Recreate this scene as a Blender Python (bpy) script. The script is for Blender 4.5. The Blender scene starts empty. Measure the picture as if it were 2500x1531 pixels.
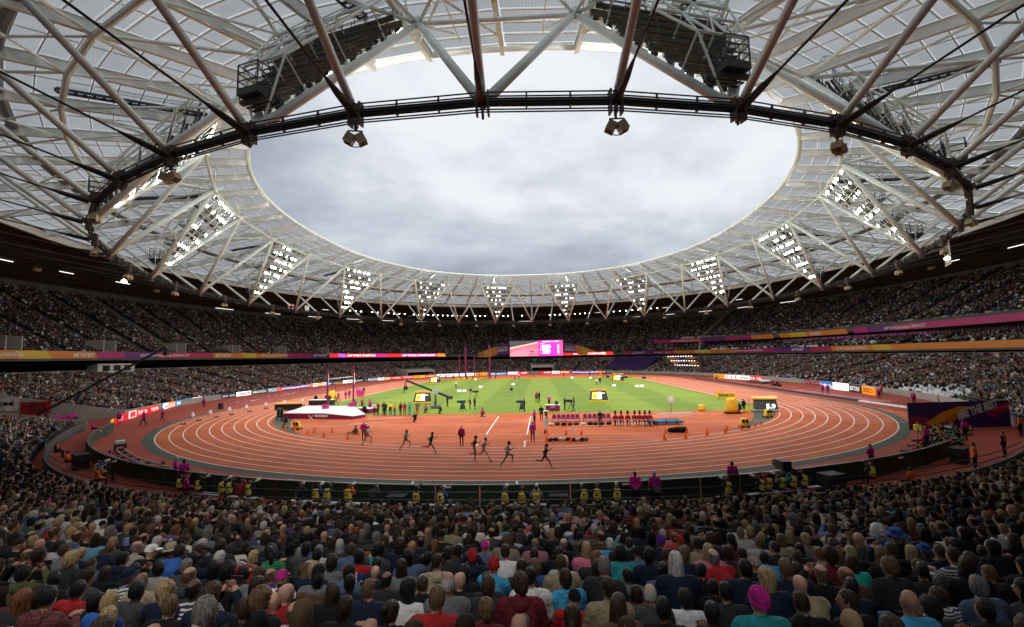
import bpy, bmesh, math, random
import numpy as np
from mathutils import Matrix, Vector
random.seed(7); RNG = np.random.default_rng(11)
SC = bpy.context.scene
COL = SC.collection
PI = math.pi

# ------------------------------------------------------------------ camera
cam_d = bpy.data.cameras.new('camera'); cam = bpy.data.objects.new('camera', cam_d); COL.objects.link(cam)
cam_d.sensor_width = 36; cam_d.lens = 16.746; cam_d.clip_start = .3; cam_d.clip_end = 3000
CR = (0.99812212, 0.05778773, -0.02031793); CU = (0.02545745, -0.08964055, 0.99564878); CF = (-0.05571497, 0.99429631, 0.09094335)
CPOS = (3.1467, -120.1666, 7.6878)
cam.matrix_world = Matrix(((CR[0], CU[0], -CF[0], CPOS[0]), (CR[1], CU[1], -CF[1], CPOS[1]), (CR[2], CU[2], -CF[2], CPOS[2]), (0, 0, 0, 1)))
SC.camera = cam
CP = np.array(CPOS); CRn, CUn, CFn = np.array(CR), np.array(CU), np.array(CF)

# ------------------------------------------------------------------ sky, sun, exposure
w = bpy.data.worlds.new('World'); SC.world = w; w.use_nodes = True
nt = w.node_tree; nt.nodes.clear()
def nd(t, typ, **k):
    n = t.nodes.new(typ)
    for a, b in k.items(): setattr(n, a, b)
    return n
SUN_EL, SUN_AZ = math.radians(60), math.radians(168)      # azimuth from +Y (the far end), towards +X
sky = nd(nt, 'ShaderNodeTexSky', sky_type='NISHITA', sun_disc=False, sun_elevation=SUN_EL, sun_rotation=SUN_AZ, dust_density=3.0)
geo = nd(nt, 'ShaderNodeTexCoord')
sep = nd(nt, 'ShaderNodeSeparateXYZ'); nt.links.new(geo.outputs['Generated'], sep.inputs[0])
zz = nd(nt, 'ShaderNodeMath', operation='MAXIMUM'); zz.inputs[1].default_value = .0; nt.links.new(sep.outputs[2], zz.inputs[0])
za = nd(nt, 'ShaderNodeMath', operation='ADD'); za.inputs[1].default_value = .22; nt.links.new(zz.outputs[0], za.inputs[0])
def wmath(op, a, b):
    n = nd(nt, 'ShaderNodeMath', operation=op)
    for i, v in enumerate((a, b)):
        if isinstance(v, (int, float)): n.inputs[i].default_value = v
        else: nt.links.new(v, n.inputs[i])
    return n.outputs[0]
cx, cy = wmath('DIVIDE', sep.outputs[0], za.outputs[0]), wmath('DIVIDE', sep.outputs[1], za.outputs[0])
cmb = nd(nt, 'ShaderNodeCombineXYZ'); nt.links.new(cx, cmb.inputs[0]); nt.links.new(cy, cmb.inputs[1]); cmb.inputs[2].default_value = 11.2
n1 = nd(nt, 'ShaderNodeTexNoise'); n1.inputs['Scale'].default_value = .68; n1.inputs['Detail'].default_value = 7; n1.inputs['Roughness'].default_value = .52; n1.inputs['Distortion'].default_value = .35
nt.links.new(cmb.outputs[0], n1.inputs['Vector'])
n2 = nd(nt, 'ShaderNodeTexNoise'); n2.inputs['Scale'].default_value = 2.2; n2.inputs['Detail'].default_value = 5; n2.inputs['Roughness'].default_value = .55
nt.links.new(cmb.outputs[0], n2.inputs['Vector'])
mixn = wmath('ADD', wmath('MULTIPLY', n1.outputs['Fac'], .72), wmath('MULTIPLY', n2.outputs['Fac'], .28))
ramp = nd(nt, 'ShaderNodeValToRGB'); ramp.color_ramp.interpolation = 'B_SPLINE'
els = ramp.color_ramp.elements
els[0].position = .35; els[0].color = (.21, .235, .275, 1)
els[1].position = .60; els[1].color = (.66, .675, .70, 1)
e = els.new(.44); e.color = (.315, .345, .395, 1)
e = els.new(.53); e.color = (.47, .50, .55, 1)
nt.links.new(mixn, ramp.inputs[0])
mx = nd(nt, 'ShaderNodeMix', data_type='RGBA'); mx.inputs['Factor'].default_value = .93
sk = nd(nt, 'ShaderNodeMix', data_type='RGBA', blend_type='MULTIPLY'); sk.inputs['Factor'].default_value = 1; sk.inputs['B'].default_value = (.07, .07, .07, 1)
nt.links.new(sky.outputs[0], sk.inputs['A']); nt.links.new(sk.outputs['Result'], mx.inputs['A']); nt.links.new(ramp.outputs[0], mx.inputs['B'])
bg = nd(nt, 'ShaderNodeBackground'); bg.inputs['Strength'].default_value = .96
ow = nd(nt, 'ShaderNodeOutputWorld'); nt.links.new(mx.outputs['Result'], bg.inputs[0]); nt.links.new(bg.outputs[0], ow.inputs[0])
sd = bpy.data.lights.new('sun', 'SUN'); sun = bpy.data.objects.new('sun', sd); COL.objects.link(sun)
sd.energy = 1.3; sd.angle = math.radians(35); sd.color = (1, .97, .93)
sun.rotation_euler = Vector((math.sin(SUN_AZ) * math.cos(SUN_EL), math.cos(SUN_AZ) * math.cos(SUN_EL), math.sin(SUN_EL))).to_track_quat('Z', 'Y').to_euler()
SC.view_settings.view_transform = 'Standard'; SC.view_settings.look = 'None'; SC.view_settings.exposure = .62; SC.view_settings.gamma = 1; SC.view_settings.use_curve_mapping = False
SC.render.engine = 'CYCLES'
cy_ = SC.cycles; cy_.use_denoising = True; cy_.max_bounces = 6; cy_.diffuse_bounces = 3; cy_.glossy_bounces = 2; cy_.transmission_bounces = 4; cy_.transparent_max_bounces = 6
cy_.sample_clamp_indirect = 4; cy_.sample_clamp_direct = 0; cy_.use_adaptive_sampling = True; cy_.adaptive_threshold = .02
cy_.caustics_reflective = False; cy_.caustics_refractive = False

# ------------------------------------------------------------------ materials
def lin(h):
    h = h.lstrip('#'); c = [int(h[i:i + 2], 16) / 255 for i in (0, 2, 4)]
    return tuple(((v + .055) / 1.055) ** 2.4 if v > .04045 else v / 12.92 for v in c)
MATS = {}
def M(name, rgb, rough=.6, var=.18, scale=3., bump=0., metal=0., emit=0., spec=.4, stretch=None, bd=.02):
    if name in MATS: return MATS[name]
    m = bpy.data.materials.new(name); m.use_nodes = True; t = m.node_tree; b = t.nodes['Principled BSDF']
    if isinstance(rgb, str): rgb = lin(rgb)
    b.inputs['Roughness'].default_value = rough; b.inputs['Metallic'].default_value = metal; b.inputs['Specular IOR Level'].default_value = spec
    b.inputs['Base Color'].default_value = (*rgb, 1)
    if var > 0 or bump > 0:
        tc = nd(t, 'ShaderNodeTexCoord'); nz = nd(t, 'ShaderNodeTexNoise'); nz.inputs['Scale'].default_value = scale; nz.inputs['Detail'].default_value = 4
        src = tc.outputs['Object']
        if stretch:
            mp = nd(t, 'ShaderNodeMapping'); mp.inputs['Scale'].default_value = stretch; t.links.new(src, mp.inputs[0]); src = mp.outputs[0]
        t.links.new(src, nz.inputs['Vector'])
        if var > 0:
            r = nd(t, 'ShaderNodeValToRGB'); r.color_ramp.elements[0].position = .3; r.color_ramp.elements[1].position = .7
            r.color_ramp.elements[0].color = (*[v * (1 - var) for v in rgb], 1); r.color_ramp.elements[1].color = (*[min(1, v * (1 + var)) for v in rgb], 1)
            t.links.new(nz.outputs['Fac'], r.inputs[0]); t.links.new(r.outputs[0], b.inputs['Base Color'])
        if bump > 0:
            bn = nd(t, 'ShaderNodeBump'); bn.inputs['Strength'].default_value = bump; bn.inputs['Distance'].default_value = bd
            t.links.new(nz.outputs['Fac'], bn.inputs['Height']); t.links.new(bn.outputs[0], b.inputs['Normal'])
    if emit > 0:
        b.inputs['Emission Color'].default_value = (*rgb, 1); b.inputs['Emission Strength'].default_value = emit
        m.cycles.emission_sampling = 'NONE'
    MATS[name] = m
    return m

# ------------------------------------------------------------------ mesh helpers
class MB:
    """collects boxes, bars, tubes, lathes and grids, builds ONE mesh object"""
    def __init__(s): s.v = []; s.f = []; s.m = []; s.uv = None
    def add(s, V, F, mi=0):
        o = len(s.v); s.v.extend(map(tuple, V)); s.f.extend(tuple(i + o for i in f) for f in F); s.m.extend([mi] * len(F)); return s
    def box(s, c, d, rz=0, mi=0, M3=None):
        x, y, z = d[0] / 2, d[1] / 2, d[2] / 2
        P = np.array([(-x, -y, -z), (x, -y, -z), (x, y, -z), (-x, y, -z), (-x, -y, z), (x, -y, z), (x, y, z), (-x, y, z)])
        if M3 is not None: P = P @ np.asarray(M3)      # rows of M3 = local axes
        elif rz:
            k, q = math.cos(rz), math.sin(rz); P = np.column_stack((P[:, 0] * k - P[:, 1] * q, P[:, 0] * q + P[:, 1] * k, P[:, 2]))
        return s.add(P + np.asarray(c), [(3, 2, 1, 0), (4, 5, 6, 7), (0, 1, 5, 4), (1, 2, 6, 5), (2, 3, 7, 6), (3, 0, 4, 7)], mi)
    def bar(s, a, b, w, h, mi=0, up=(0, 0, 1)):
        a, b = np.asarray(a, float), np.asarray(b, float); d = b - a; L = np.linalg.norm(d); d = d / L
        sd_ = np.cross(d, up); n = np.linalg.norm(sd_); sd_ = np.array((1, 0, 0)) if n < 1e-6 else sd_ / n
        return s.box((a + b) / 2, (L, w, h), M3=(d, sd_, np.cross(sd_, d)), mi=mi)
    def tube(s, a, b, r, n=6, r2=None, mi=0, caps=True):
        return s.poly([a, b], [r, r if r2 is None else r2], n, mi, caps)
    def poly(s, P, R, n=6, mi=0, caps=True, closed=False):
        P = np.asarray(P, float); k = len(P); R = [R] * k if np.isscalar(R) else R
        V = []; prev = None
        for i in range(k):
            if closed: d = P[(i + 1) % k] - P[i - 1]
            else: d = P[min(i + 1, k - 1)] - P[max(i - 1, 0)]
            d = d / (np.linalg.norm(d) + 1e-9)
            if prev is None:
                h = np.array((0, 0, 1.)) if abs(d[2]) < .9 else np.array((1., 0, 0)); u = np.cross(d, h)
            else: u = prev - d * np.dot(prev, d)
            u /= np.linalg.norm(u); prev = u; v_ = np.cross(d, u)
            for j in range(n):
                an = 2 * PI * j / n; V.append(P[i] + R[i] * (math.cos(an) * u + math.sin(an) * v_))
        F = []
        for i in range(k if closed else k - 1):
            i2 = (i + 1) % k
            for j in range(n): F.append((i * n + j, i * n + (j + 1) % n, i2 * n + (j + 1) % n, i2 * n + j))
        if caps and not closed: F.append(tuple(range(n))[::-1]); F.append(tuple(range((k - 1) * n, k * n)))
        return s.add(V, F, mi)
    def lathe(s, prof, c=(0, 0, 0), n=12, mi=0, axis=None):
        V = []; c = np.asarray(c, float)
        for r, z in prof:
            for j in range(n):
                a = 2 * PI * j / n; V.append((r * math.cos(a), r * math.sin(a), z))
        V = np.array(V)
        if axis is not None: V = V @ np.asarray(axis)
        F = []
        for i in range(len(prof) - 1):
            for j in range(n): F.append((i * n + j, i * n + (j + 1) % n, (i + 1) * n + (j + 1) % n, (i + 1) * n + j))
        F.append(tuple(range(n))[::-1]); F.append(tuple(range((len(prof) - 1) * n, len(prof) * n)))
        return s.add(V + c, F, mi)
    def grid(s, P, mi=0, closed=False):
        """P[i][j] rows of points -> quads"""
        P = np.asarray(P, float); a, b = P.shape[:2]
        F = []
        for i in range(a - 1):
            for j in range(b if closed else b - 1): F.append((i * b + j, i * b + (j + 1) % b, (i + 1) * b + (j + 1) % b, (i + 1) * b + j))
        return s.add(P.reshape(-1, 3), F, mi)
    def mesh(s, name, mats, smooth=False):
        me = bpy.data.meshes.new(name); me.from_pydata(s.v, [], s.f)
        for m in (mats if isinstance(mats, (list, tuple)) else [mats]): me.materials.append(m)
        if any(s.m): me.polygons.foreach_set('material_index', s.m)
        if smooth: me.polygons.foreach_set('use_smooth', [True] * len(s.f))
        me.update(); return me
    def build(s, name, mats, parent=None, smooth=False, loc=None):
        return ob(name, s.mesh(name, mats, smooth), parent, loc)
def ob(name, me, parent=None, loc=None, rz=0.):
    o = bpy.data.objects.new(name, me); COL.objects.link(o)
    if parent is not None: o.parent = parent
    if loc is not None: o.location = loc
    if rz: o.rotation_euler = (0, 0, rz)
    return o
def tag(o, label=None, cat=None, group=None, kind=None):
    if label: o['label'] = label
    if cat: o['category'] = cat
    if group: o['group'] = group
    if kind: o['kind'] = kind
    return o
def thing(name, label, cat, loc=(0, 0, 0), rz=0., group=None):
    o = bpy.data.objects.new(name, None); COL.objects.link(o); o.location = loc; o.rotation_euler = (0, 0, rz); o.empty_display_size = .2
    return tag(o, label, cat, group)
def nrmz(v): v = np.asarray(v, float); return v / (np.linalg.norm(v) + 1e-12)

# lettering: flat letter meshes from the built-in font, cached, then mapped on to any surface
TXT = {}
def text_arr(s, bold=0.0):
    """vertices (x, y) in units of cap height, left edge at 0, and faces"""
    k = (s, bold)
    if k in TXT: return TXT[k]
    cu = bpy.data.curves.new('lettering', 'FONT'); cu.body = s; cu.size = 1.0; cu.offset = bold; cu.resolution_u = 2
    o = bpy.data.objects.new('lettering', cu); COL.objects.link(o)
    dg = bpy.context.evaluated_depsgraph_get(); me = bpy.data.meshes.new_from_object(o.evaluated_get(dg))
    V = np.zeros(len(me.vertices) * 3); me.vertices.foreach_get('co', V); V = V.reshape(-1, 3)[:, :2]
    F = [tuple(p.vertices) for p in me.polygons]
    bpy.data.objects.remove(o); bpy.data.curves.remove(cu); bpy.data.meshes.remove(me)
    if len(V): V = V - np.array((V[:, 0].min(), 0)); V = V / .69
    TXT[k] = (V, F); return TXT[k]
def text_flat(mb, s, o, ux, uy, h, w=None, mi=0, bold=.02, center=False, slant=0.):
    """lay the string with cap height h at o along ux, up uy (width squeezed to w)"""
    V, F = text_arr(s, bold)
    if not len(V): return
    W = V[:, 0].max(); kx = h if w is None else w / W
    x = V[:, 0] * kx + V[:, 1] * h * slant; y = V[:, 1] * h
    if center: x = x - W * kx / 2
    P = np.asarray(o, float) + np.outer(x, ux) + np.outer(y, uy)
    mb.add(P, F, mi)

# ------------------------------------------------------------------ plan curves of the stadium
H0, R0, LW = 42.195, 36.5, 1.22
def sell(t, a, b, n=2., cyy=0.):
    sx, cx_ = np.sin(t), np.cos(t)
    return np.stack((a * np.sign(sx) * np.abs(sx) ** (2 / n), -b * np.sign(cx_) * np.abs(cx_) ** (2 / n) + cyy), -1)
def bowl(s, t):
    tm = (np.asarray(t) + PI) % (2 * PI) - PI; d = 2.3 * np.exp(-((tm + .66) / .34) ** 2) + 1.2 * np.exp(-((tm - .66) / .34) ** 2)      # the near corners come in towards the track
    return sell(t, 66 + s - d, 98 + s - d, 2.3)
def p3(P, z): return np.concatenate((P, np.broadcast_to(np.asarray(z, float)[..., None] if np.ndim(z) else np.full(P.shape[:-1] + (1,), z), P.shape[:-1] + (1,))), -1)
def even_t(f, n, t0=0., t1=2 * PI):
    """n parameters that are evenly spaced in arc length on the curve f(t)"""
    tt = np.linspace(t0, t1, 4001); P = f(tt); L = np.concatenate(([0], np.cumsum(np.linalg.norm(np.diff(P, axis=0), axis=1))))
    return np.interp(np.linspace(0, L[-1], n), L, tt), L[-1]
def oval(r, n=96):
    a = np.linspace(-PI / 2, PI / 2, n // 2)
    near = np.stack((r * np.sin(a), -H0 - r * np.cos(a)), -1); far = np.stack((r * np.sin(a[::-1]), H0 + r * np.cos(a[::-1])), -1)
    return np.concatenate((near, far))
def ring(name, r1, r2, z, mat, parent=None, n=160):
    mb = MB(); A, B_ = oval(r1, n), oval(r2, n); mb.grid([p3(A, z), p3(B_, z)][::1], closed=True); return mb.build(name, mat, parent)
def disc(name, P, z, mat, parent=None):
    mb = MB(); mb.add(p3(np.asarray(P, float), z), [tuple(range(len(P)))]); return mb.build(name, mat, parent)

def surf_mat(name, c1, c2, scale, fine, rough=.85, bump=.15):
    m = bpy.data.materials.new(name); m.use_nodes = True; t = m.node_tree; b = t.nodes['Principled BSDF']; b.inputs['Roughness'].default_value = rough; b.inputs['Specular IOR Level'].default_value = .25
    tc = nd(t, 'ShaderNodeTexCoord')
    a = nd(t, 'ShaderNodeTexNoise'); a.inputs['Scale'].default_value = scale; a.inputs['Detail'].default_value = 5; t.links.new(tc.outputs['Object'], a.inputs['Vector'])
    f = nd(t, 'ShaderNodeTexNoise'); f.inputs['Scale'].default_value = fine; f.inputs['Detail'].default_value = 3; t.links.new(tc.outputs['Object'], f.inputs['Vector'])
    ad = nd(t, 'ShaderNodeMath', operation='MULTIPLY_ADD'); ad.inputs[1].default_value = .35; t.links.new(f.outputs['Fac'], ad.inputs[0])
    mu = nd(t, 'ShaderNodeMath', operation='MULTIPLY'); mu.inputs[1].default_value = .65; t.links.new(a.outputs['Fac'], mu.inputs[0]); t.links.new(mu.outputs[0], ad.inputs[2])
    r = nd(t, 'ShaderNodeValToRGB'); r.color_ramp.elements[0].position = .36; r.color_ramp.elements[1].position = .64
    r.color_ramp.elements[0].color = (*c1, 1); r.color_ramp.elements[1].color = (*c2, 1); t.links.new(ad.outputs[0], r.inputs[0]); t.links.new(r.outputs[0], b.inputs['Base Color'])
    bp = nd(t, 'ShaderNodeBump'); bp.inputs['Strength'].default_value = bump; bp.inputs['Distance'].default_value = .01; t.links.new(f.outputs['Fac'], bp.inputs['Height']); t.links.new(bp.outputs[0], b.inputs['Normal'])
    return m
m_track = surf_mat('track_rubber', (.39, .080, .024), (.55, .126, .040), .22, 14)
m_floor = surf_mat('floor_rubber', (.25, .043, .025), (.34, .062, .035), .2, 10)
m_band = surf_mat('dark_green_rubber', (.060, .066, .052), (.082, .088, .070), .3, 14)
m_line = M('white_paint', (.80, .79, .76), .7, .08, 2)
m_conc = surf_mat('concrete', (.26, .25, .22), (.36, .345, .305), .35, 6)
m_concd = surf_mat('dark_concrete', (.06, .058, .055), (.10, .096, .09), .4, 5)
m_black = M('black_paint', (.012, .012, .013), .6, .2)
m_steel = M('cream_steel_paint', (.82, .90, .87), .45, .10, .6)
m_steel2 = M('grey_cream_beam_paint', (.70, .715, .68), .5, .10, .6)
m_dark = M('dark_grey_steel', (.045, .05, .055), .5, .25, 1.5)
m_cable = M('black_cable_sheath', (.020, .020, .022), .4, .2)
m_clamp = M('rusty_clamp_steel', (.11, .075, .06), .6, .35, 5)

# grass with mown stripes that run along the pitch
m_grass = bpy.data.materials.new('mown_grass'); m_grass.use_nodes = True
t = m_grass.node_tree; b = t.nodes['Principled BSDF']; b.inputs['Roughness'].default_value = .8; b.inputs['Specular IOR Level'].default_value = .2
tc = nd(t, 'ShaderNodeTexCoord'); sx = nd(t, 'ShaderNodeSeparateXYZ'); t.links.new(tc.outputs['Object'], sx.inputs[0])
def gmath(op, a, b_=0., c=None):
    n = nd(t, 'ShaderNodeMath', operation=op)
    for i, v in enumerate((a, b_) if c is None else (a, b_, c)):
        if isinstance(v, (int, float)): n.inputs[i].default_value = v
        else: t.links.new(v, n.inputs[i])
    return n.outputs[0]
st1 = gmath('SINE', gmath('MULTIPLY', sx.outputs[0], 2 * PI / 13.4)); st1 = gmath('MULTIPLY', st1, 6); st1 = gmath('MINIMUM', gmath('MAXIMUM', st1, -1), 1)
st2 = gmath('SINE', gmath('MULTIPLY', sx.outputs[1], 2 * PI / 11.)); st2 = gmath('MINIMUM', gmath('MAXIMUM', gmath('MULTIPLY', st2, 4), -1), 1)
gn = nd(t, 'ShaderNodeTexNoise'); gn.inputs['Scale'].default_value = 3; gn.inputs['Detail'].default_value = 6; t.links.new(tc.outputs['Object'], gn.inputs['Vector'])
gn2 = nd(t, 'ShaderNodeTexNoise'); gn2.inputs['Scale'].default_value = .12; gn2.inputs['Detail'].default_value = 4; t.links.new(tc.outputs['Object'], gn2.inputs['Vector'])
fac = gmath('ADD', gmath('MULTIPLY_ADD', st1, .12, .12), gmath('MULTIPLY', st2, .03))
fac = gmath('ADD', fac, gmath('MULTIPLY', gn.outputs['Fac'], .45)); fac = gmath('ADD', fac, gmath('MULTIPLY', gn2.outputs['Fac'], .35))
gr = nd(t, 'ShaderNodeValToRGB'); gr.color_ramp.elements[0].position = .25; gr.color_ramp.elements[1].position = .85
gr.color_ramp.elements[0].color = (.095, .165, .006, 1); gr.color_ramp.elements[1].color = (.21, .285, .022, 1); t.links.new(fac, gr.inputs[0]); t.links.new(gr.outputs[0], b.inputs['Base Color'])

# ------------------------------------------------------------------ ground, track, pitch
mb = MB(); mb.add([(-900, -900, -.012), (900, -900, -.012), (900, 900, -.012), (-900, 900, -.012)], [(0, 1, 2, 3)])
tag(mb.build('ground', surf_mat('asphalt', (.045, .045, .047), (.06, .06, .06), .2, 5)), kind='structure')
tt = np.linspace(0, 2 * PI, 200, endpoint=False)
tag(disc('stadium_floor', bowl(27, tt), 0, m_floor), kind='structure')
track = tag(ring('running_track', R0 - .4, R0 + 9 * LW + .03, .004, m_track), kind='structure')
A = np.array([(36.1, -67.5), (47.6, -67.5), (47.6, -36), (36.1, -36)]); disc('sprint_chute', A, .0025, m_track, track)
band = tag(ring('track_apron', R0 + 9 * LW + .03, R0 + 9 * LW + 1.0, .004, m_band), kind='structure')
tag(disc('infield_surface', oval(R0 - .4, 120), .0035, m_track), kind='structure')
# dark inner shoulders of the bend
for sgn in (-1, 1):
    a = np.linspace(math.radians(38), math.radians(78), 24) * sgn
    w_ = np.interp(np.abs(a), np.radians((38, 50, 66, 78)), (.15, 1.5, 2.8, 3.2))
    Q = np.concatenate((np.stack(((R0 - .45) * np.sin(a), -H0 - (R0 - .45) * np.cos(a)), -1), np.stack(((R0 - .45 - w_) * np.sin(a), -H0 - (R0 - .45 - w_) * np.cos(a)), -1)[::-1]))
    disc('inner_shoulder', Q, .0075, m_band, bpy.data.objects['infield_surface'])
# pitch: straight near and far edges, long sides along the straights
gp = [(-36, -54.2), (36, -54.2), (36.0, 47), (30, 49), (-30, 49), (-36.0, 47)]
mb = MB(); n_ = 30; xs = np.linspace(-34.6, 34.6, n_)
yn = np.full(n_, -54.2); yn = np.maximum(yn, -H0 - np.sqrt(np.maximum((R0 - 1.3) ** 2 - xs ** 2, 0)) + 0)
yf = np.full(n_, 51.5)
mb.grid([np.stack((xs, yn, np.full(n_, .008)), -1), np.stack((xs, yf, np.full(n_, .008)), -1)])
pitch = tag(mb.build('grass_pitch', m_grass), kind='structure')
# white kerb edge of the pitch sides and the javelin arcs
for k in range(10): ring('lane_line', R0 + k * LW - .045, R0 + k * LW + .045, .012, m_line, track)
for k in range(10):
    x = R0 + k * LW; mb = MB(); mb.add([(x - .03, -67 + 0, .0112), (x + .03, -67, .0112), (x + .03, -42.2, .0112), (x - .03, -42.2, .0112)], [(0, 1, 2, 3)]); mb.build('chute_line', m_line, track)
def gline(x0, y0, x1, y1, wd=.06, name='runway_line', par=None, z=.0125, mat=None):
    d = nrmz((x1 - x0, y1 - y0)); n = np.array((-d[1], d[0])) * wd / 2; mb = MB()
    mb.add([(x0 - n[0], y0 - n[1], z), (x1 - n[0], y1 - n[1], z), (x1 + n[0], y1 + n[1], z), (x0 + n[0], y0 + n[1], z)], [(0, 1, 2, 3)])
    return mb.build(name, mat or m_line, par or bpy.data.objects['infield_surface'])
for y, l, r in ((-56.6, -20, -2.6), (-57.8, -20, -2.6), (-63.7, -29, -2.4), (-64.9, -28.5, -2.4), (-72., -20, 20), (-75.4, 1.7, 14.5), (-75.4, -15, -2.6), (-57.6, 1.9, 28), (-63.9, 1.8, 29), (-65., 1.8, 28)): gline(l, y, r, y, .055)
gline(-2.4, -57.2, -2.4, -71.9, .13); gline(1.8, -57.6, 1.7, -72, .13); gline(1.6, -75.4, 1.65, -78.6, .13); gline(-2.6, -76.3, -2.6, -78.4, .13)
gline(36.5, -67, 47.5, -67, .06, 'chute_line', track, .0118)
for k in range(9):       # staggered start marks across the lanes on both sides of the bend
    for th0, dth in ((-63, 2.4), (-52, 2.0), (58, -1.5)):
        th = math.radians(th0 - (8 - k) * dth); r1, r2 = R0 + k * LW + .1, R0 + (k + 1) * LW - .1
        gline(r1 * math.sin(th), -H0 - r1 * math.cos(th), r2 * math.sin(th), -H0 - r2 * math.cos(th), .04, 'start_mark', track, .0132)
# apron gap at the finish of the bend: two white cross strips
for x in (-5.0, 1.5): gline(x, -H0 - 47.55, x + .12, -H0 - 48.5, .12, 'apron_mark', band, .0132)
# thin pitch markings
for y, l, r in ((6, -12, 16), (13, -20, 18)): gline(l, y, r, y, .06, 'sector_line', pitch, .0125, M('faded_white_paint', (.42, .5, .3), .8))
for s_ in (-1, 1): gline(s_ * 35.2, -45, s_ * 35.2, 46, .32, 'pitch_kerb', pitch, .0125, M('grey_white_kerb', (.5, .5, .47), .8))

# ------------------------------------------------------------------ stands
NT = 240
T_ALL = even_t(lambda q: bowl(20, q), NT + 1)[0][:-1]
def tilt(x): return -.009 * x
def sweep(mb, prof, T, closed=True, mi=0, tl=0.):
    """prof: list of (s, z); quads follow the bowl curve at offset s"""
    rows = []
    for s, z in prof:
        P = bowl(s, T); rows.append(np.column_stack((P, np.full(len(T), z) + tl * tilt(P[:, 0]))))
    return mb.grid(rows, mi, closed)
LOW = [(.9 + .75 * i, .22 + .230 * .75 * i) for i in range(32)]         # (s of the tread's front edge, tread height)
def steps(rows, depth):
    pr = []
    for s, z in rows: pr += [(s, z), (s + depth, z)]
    return pr
def t_of(x, y): tq = np.linspace(0, 2 * PI, 4000); P = bowl(4, tq); return float(tq[np.argmin(np.hypot(P[:, 0] - x, P[:, 1] - y))])
TG0, TG1 = t_of(-66, -56), t_of(-58, -69)          # open gangway in the left near corner
T_LOW = np.concatenate(([TG1], T_ALL[T_ALL > TG1], 2 * PI + T_ALL[T_ALL < TG0], [2 * PI + TG0]))
lower = thing('lower_stand', 'ring of concrete lower seating terrace around the running track', 'stand')
mb = MB(); sweep(mb, [(.9, 0)] + steps(LOW, .75), T_LOW, False); mb.build('terrace', m_concd, lower)
nr = (T_LOW > 2 * PI - 1.0) & (T_LOW < 2 * PI + .9)
for sel_, mt in ((nr, m_concd), (T_LOW <= 2 * PI - .98, m_conc), (T_LOW >= 2 * PI + .88, m_conc)):
    if sel_.sum() > 1: mb = MB(); sweep(mb, [(0., 0), (0., 1.0), (.14, 1.0), (.14, 0)], T_LOW[sel_], False); mb.build('front_wall', mt, lower)
mb = MB(); sweep(mb, [(24.9, 5.2), (24.9, 6.75), (25.1, 6.75), (25.1, 5.2)], T_ALL[(T_ALL > .5) & (T_ALL < 2 * PI - .5)], False); mb.build('rear_wall', m_conc, lower)
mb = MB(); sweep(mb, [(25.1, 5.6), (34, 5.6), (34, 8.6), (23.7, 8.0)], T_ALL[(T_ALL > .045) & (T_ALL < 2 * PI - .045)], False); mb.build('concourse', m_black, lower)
for ta in (TG0, TG1):
    for i in range(10):          # flank wall of the stand, one cast panel each
        q = [bowl(v, np.array(ta)) for v in (2.5 * i, 2.5 * i + 2.46)]; zz_ = [max(1.1, .95 + .23 * v) for v in (2.5 * i, 2.5 * i + 2.46)]; n = nrmz((q[1] - q[0])[::-1] * (1, -1)) * .12; mb = MB()
        V = [(*(q[0] - n), 0), (*(q[1] - n), 0), (*(q[1] - n), zz_[1]), (*(q[0] - n), zz_[0]), (*(q[0] + n), 0), (*(q[1] + n), 0), (*(q[1] + n), zz_[1]), (*(q[0] + n), zz_[0])]
        mb.add(V, [(0, 1, 2, 3), (7, 6, 5, 4), (3, 2, 6, 7), (0, 3, 7, 4), (1, 5, 6, 2)]); mb.build('flank_panel', m_conc, lower)
TW0, TW1 = .045, 2.29
T_E = np.concatenate(([TW1], T_ALL[(T_ALL > TW1) & (T_ALL < 2 * PI - .045)], [2 * PI - .045]))
T_W = np.concatenate(([TW0], T_ALL[(T_ALL > TW0) & (T_ALL < TW1)], [TW1]))
UPE = [(24.6 + .8 * i, 9.2 + .48 * i) for i in range(34)]
UPW = [(26.2 + .8 * i, 14.3 + .40 * i) for i in range(31)]
MID = [(24.6 + .8 * i, 8.9 + .24 * i) for i in range(8)]
upper = thing('upper_stand', 'steep dark upper seating terrace curving round three sides of the stadium', 'stand')
mb = MB(); sweep(mb, [(23.6, 9.2)] + steps(UPE, .8), T_E, False, tl=.3); mb.build('terrace', m_concd, upper)
mb = MB(); sweep(mb, [(23.55, 8.0), (23.55, 9.3), (24.5, 9.3)], T_E, False, tl=.9); mb.build('deck_front', m_concd, upper)
mb = MB(); sweep(mb, [(51.8, 0), (51.8, 28.5)], T_E, False); mb.build('back_wall', m_concd, upper)
west = thing('west_stand', 'two stacked upper seating tiers with hospitality boxes along one side', 'stand')
mb = MB(); sweep(mb, [(23.6, 8.9)] + steps(MID, .8) + [(31., 10.6)], T_W, False, tl=.3); mb.build('middle_terrace', m_concd, west)
mb = MB(); sweep(mb, [(25.2, 14.3)] + steps(UPW, .8), T_W, False); mb.build('upper_terrace', m_concd, west)
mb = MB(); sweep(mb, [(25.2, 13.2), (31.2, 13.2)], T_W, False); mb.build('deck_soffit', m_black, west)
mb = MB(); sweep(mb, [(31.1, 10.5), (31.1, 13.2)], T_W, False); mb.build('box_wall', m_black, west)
mb = MB(); sweep(mb, [(23.55, 7.4), (23.55, 9.0), (24.5, 9.0)], T_W, False, tl=.3); mb.build('deck_front', m_concd, west)
mb = MB(); sweep(mb, [(25.12, 12.7), (25.12, 14.4), (26.2, 14.4)], T_W, False); mb.build('upper_deck_front', m_concd, west)
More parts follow.
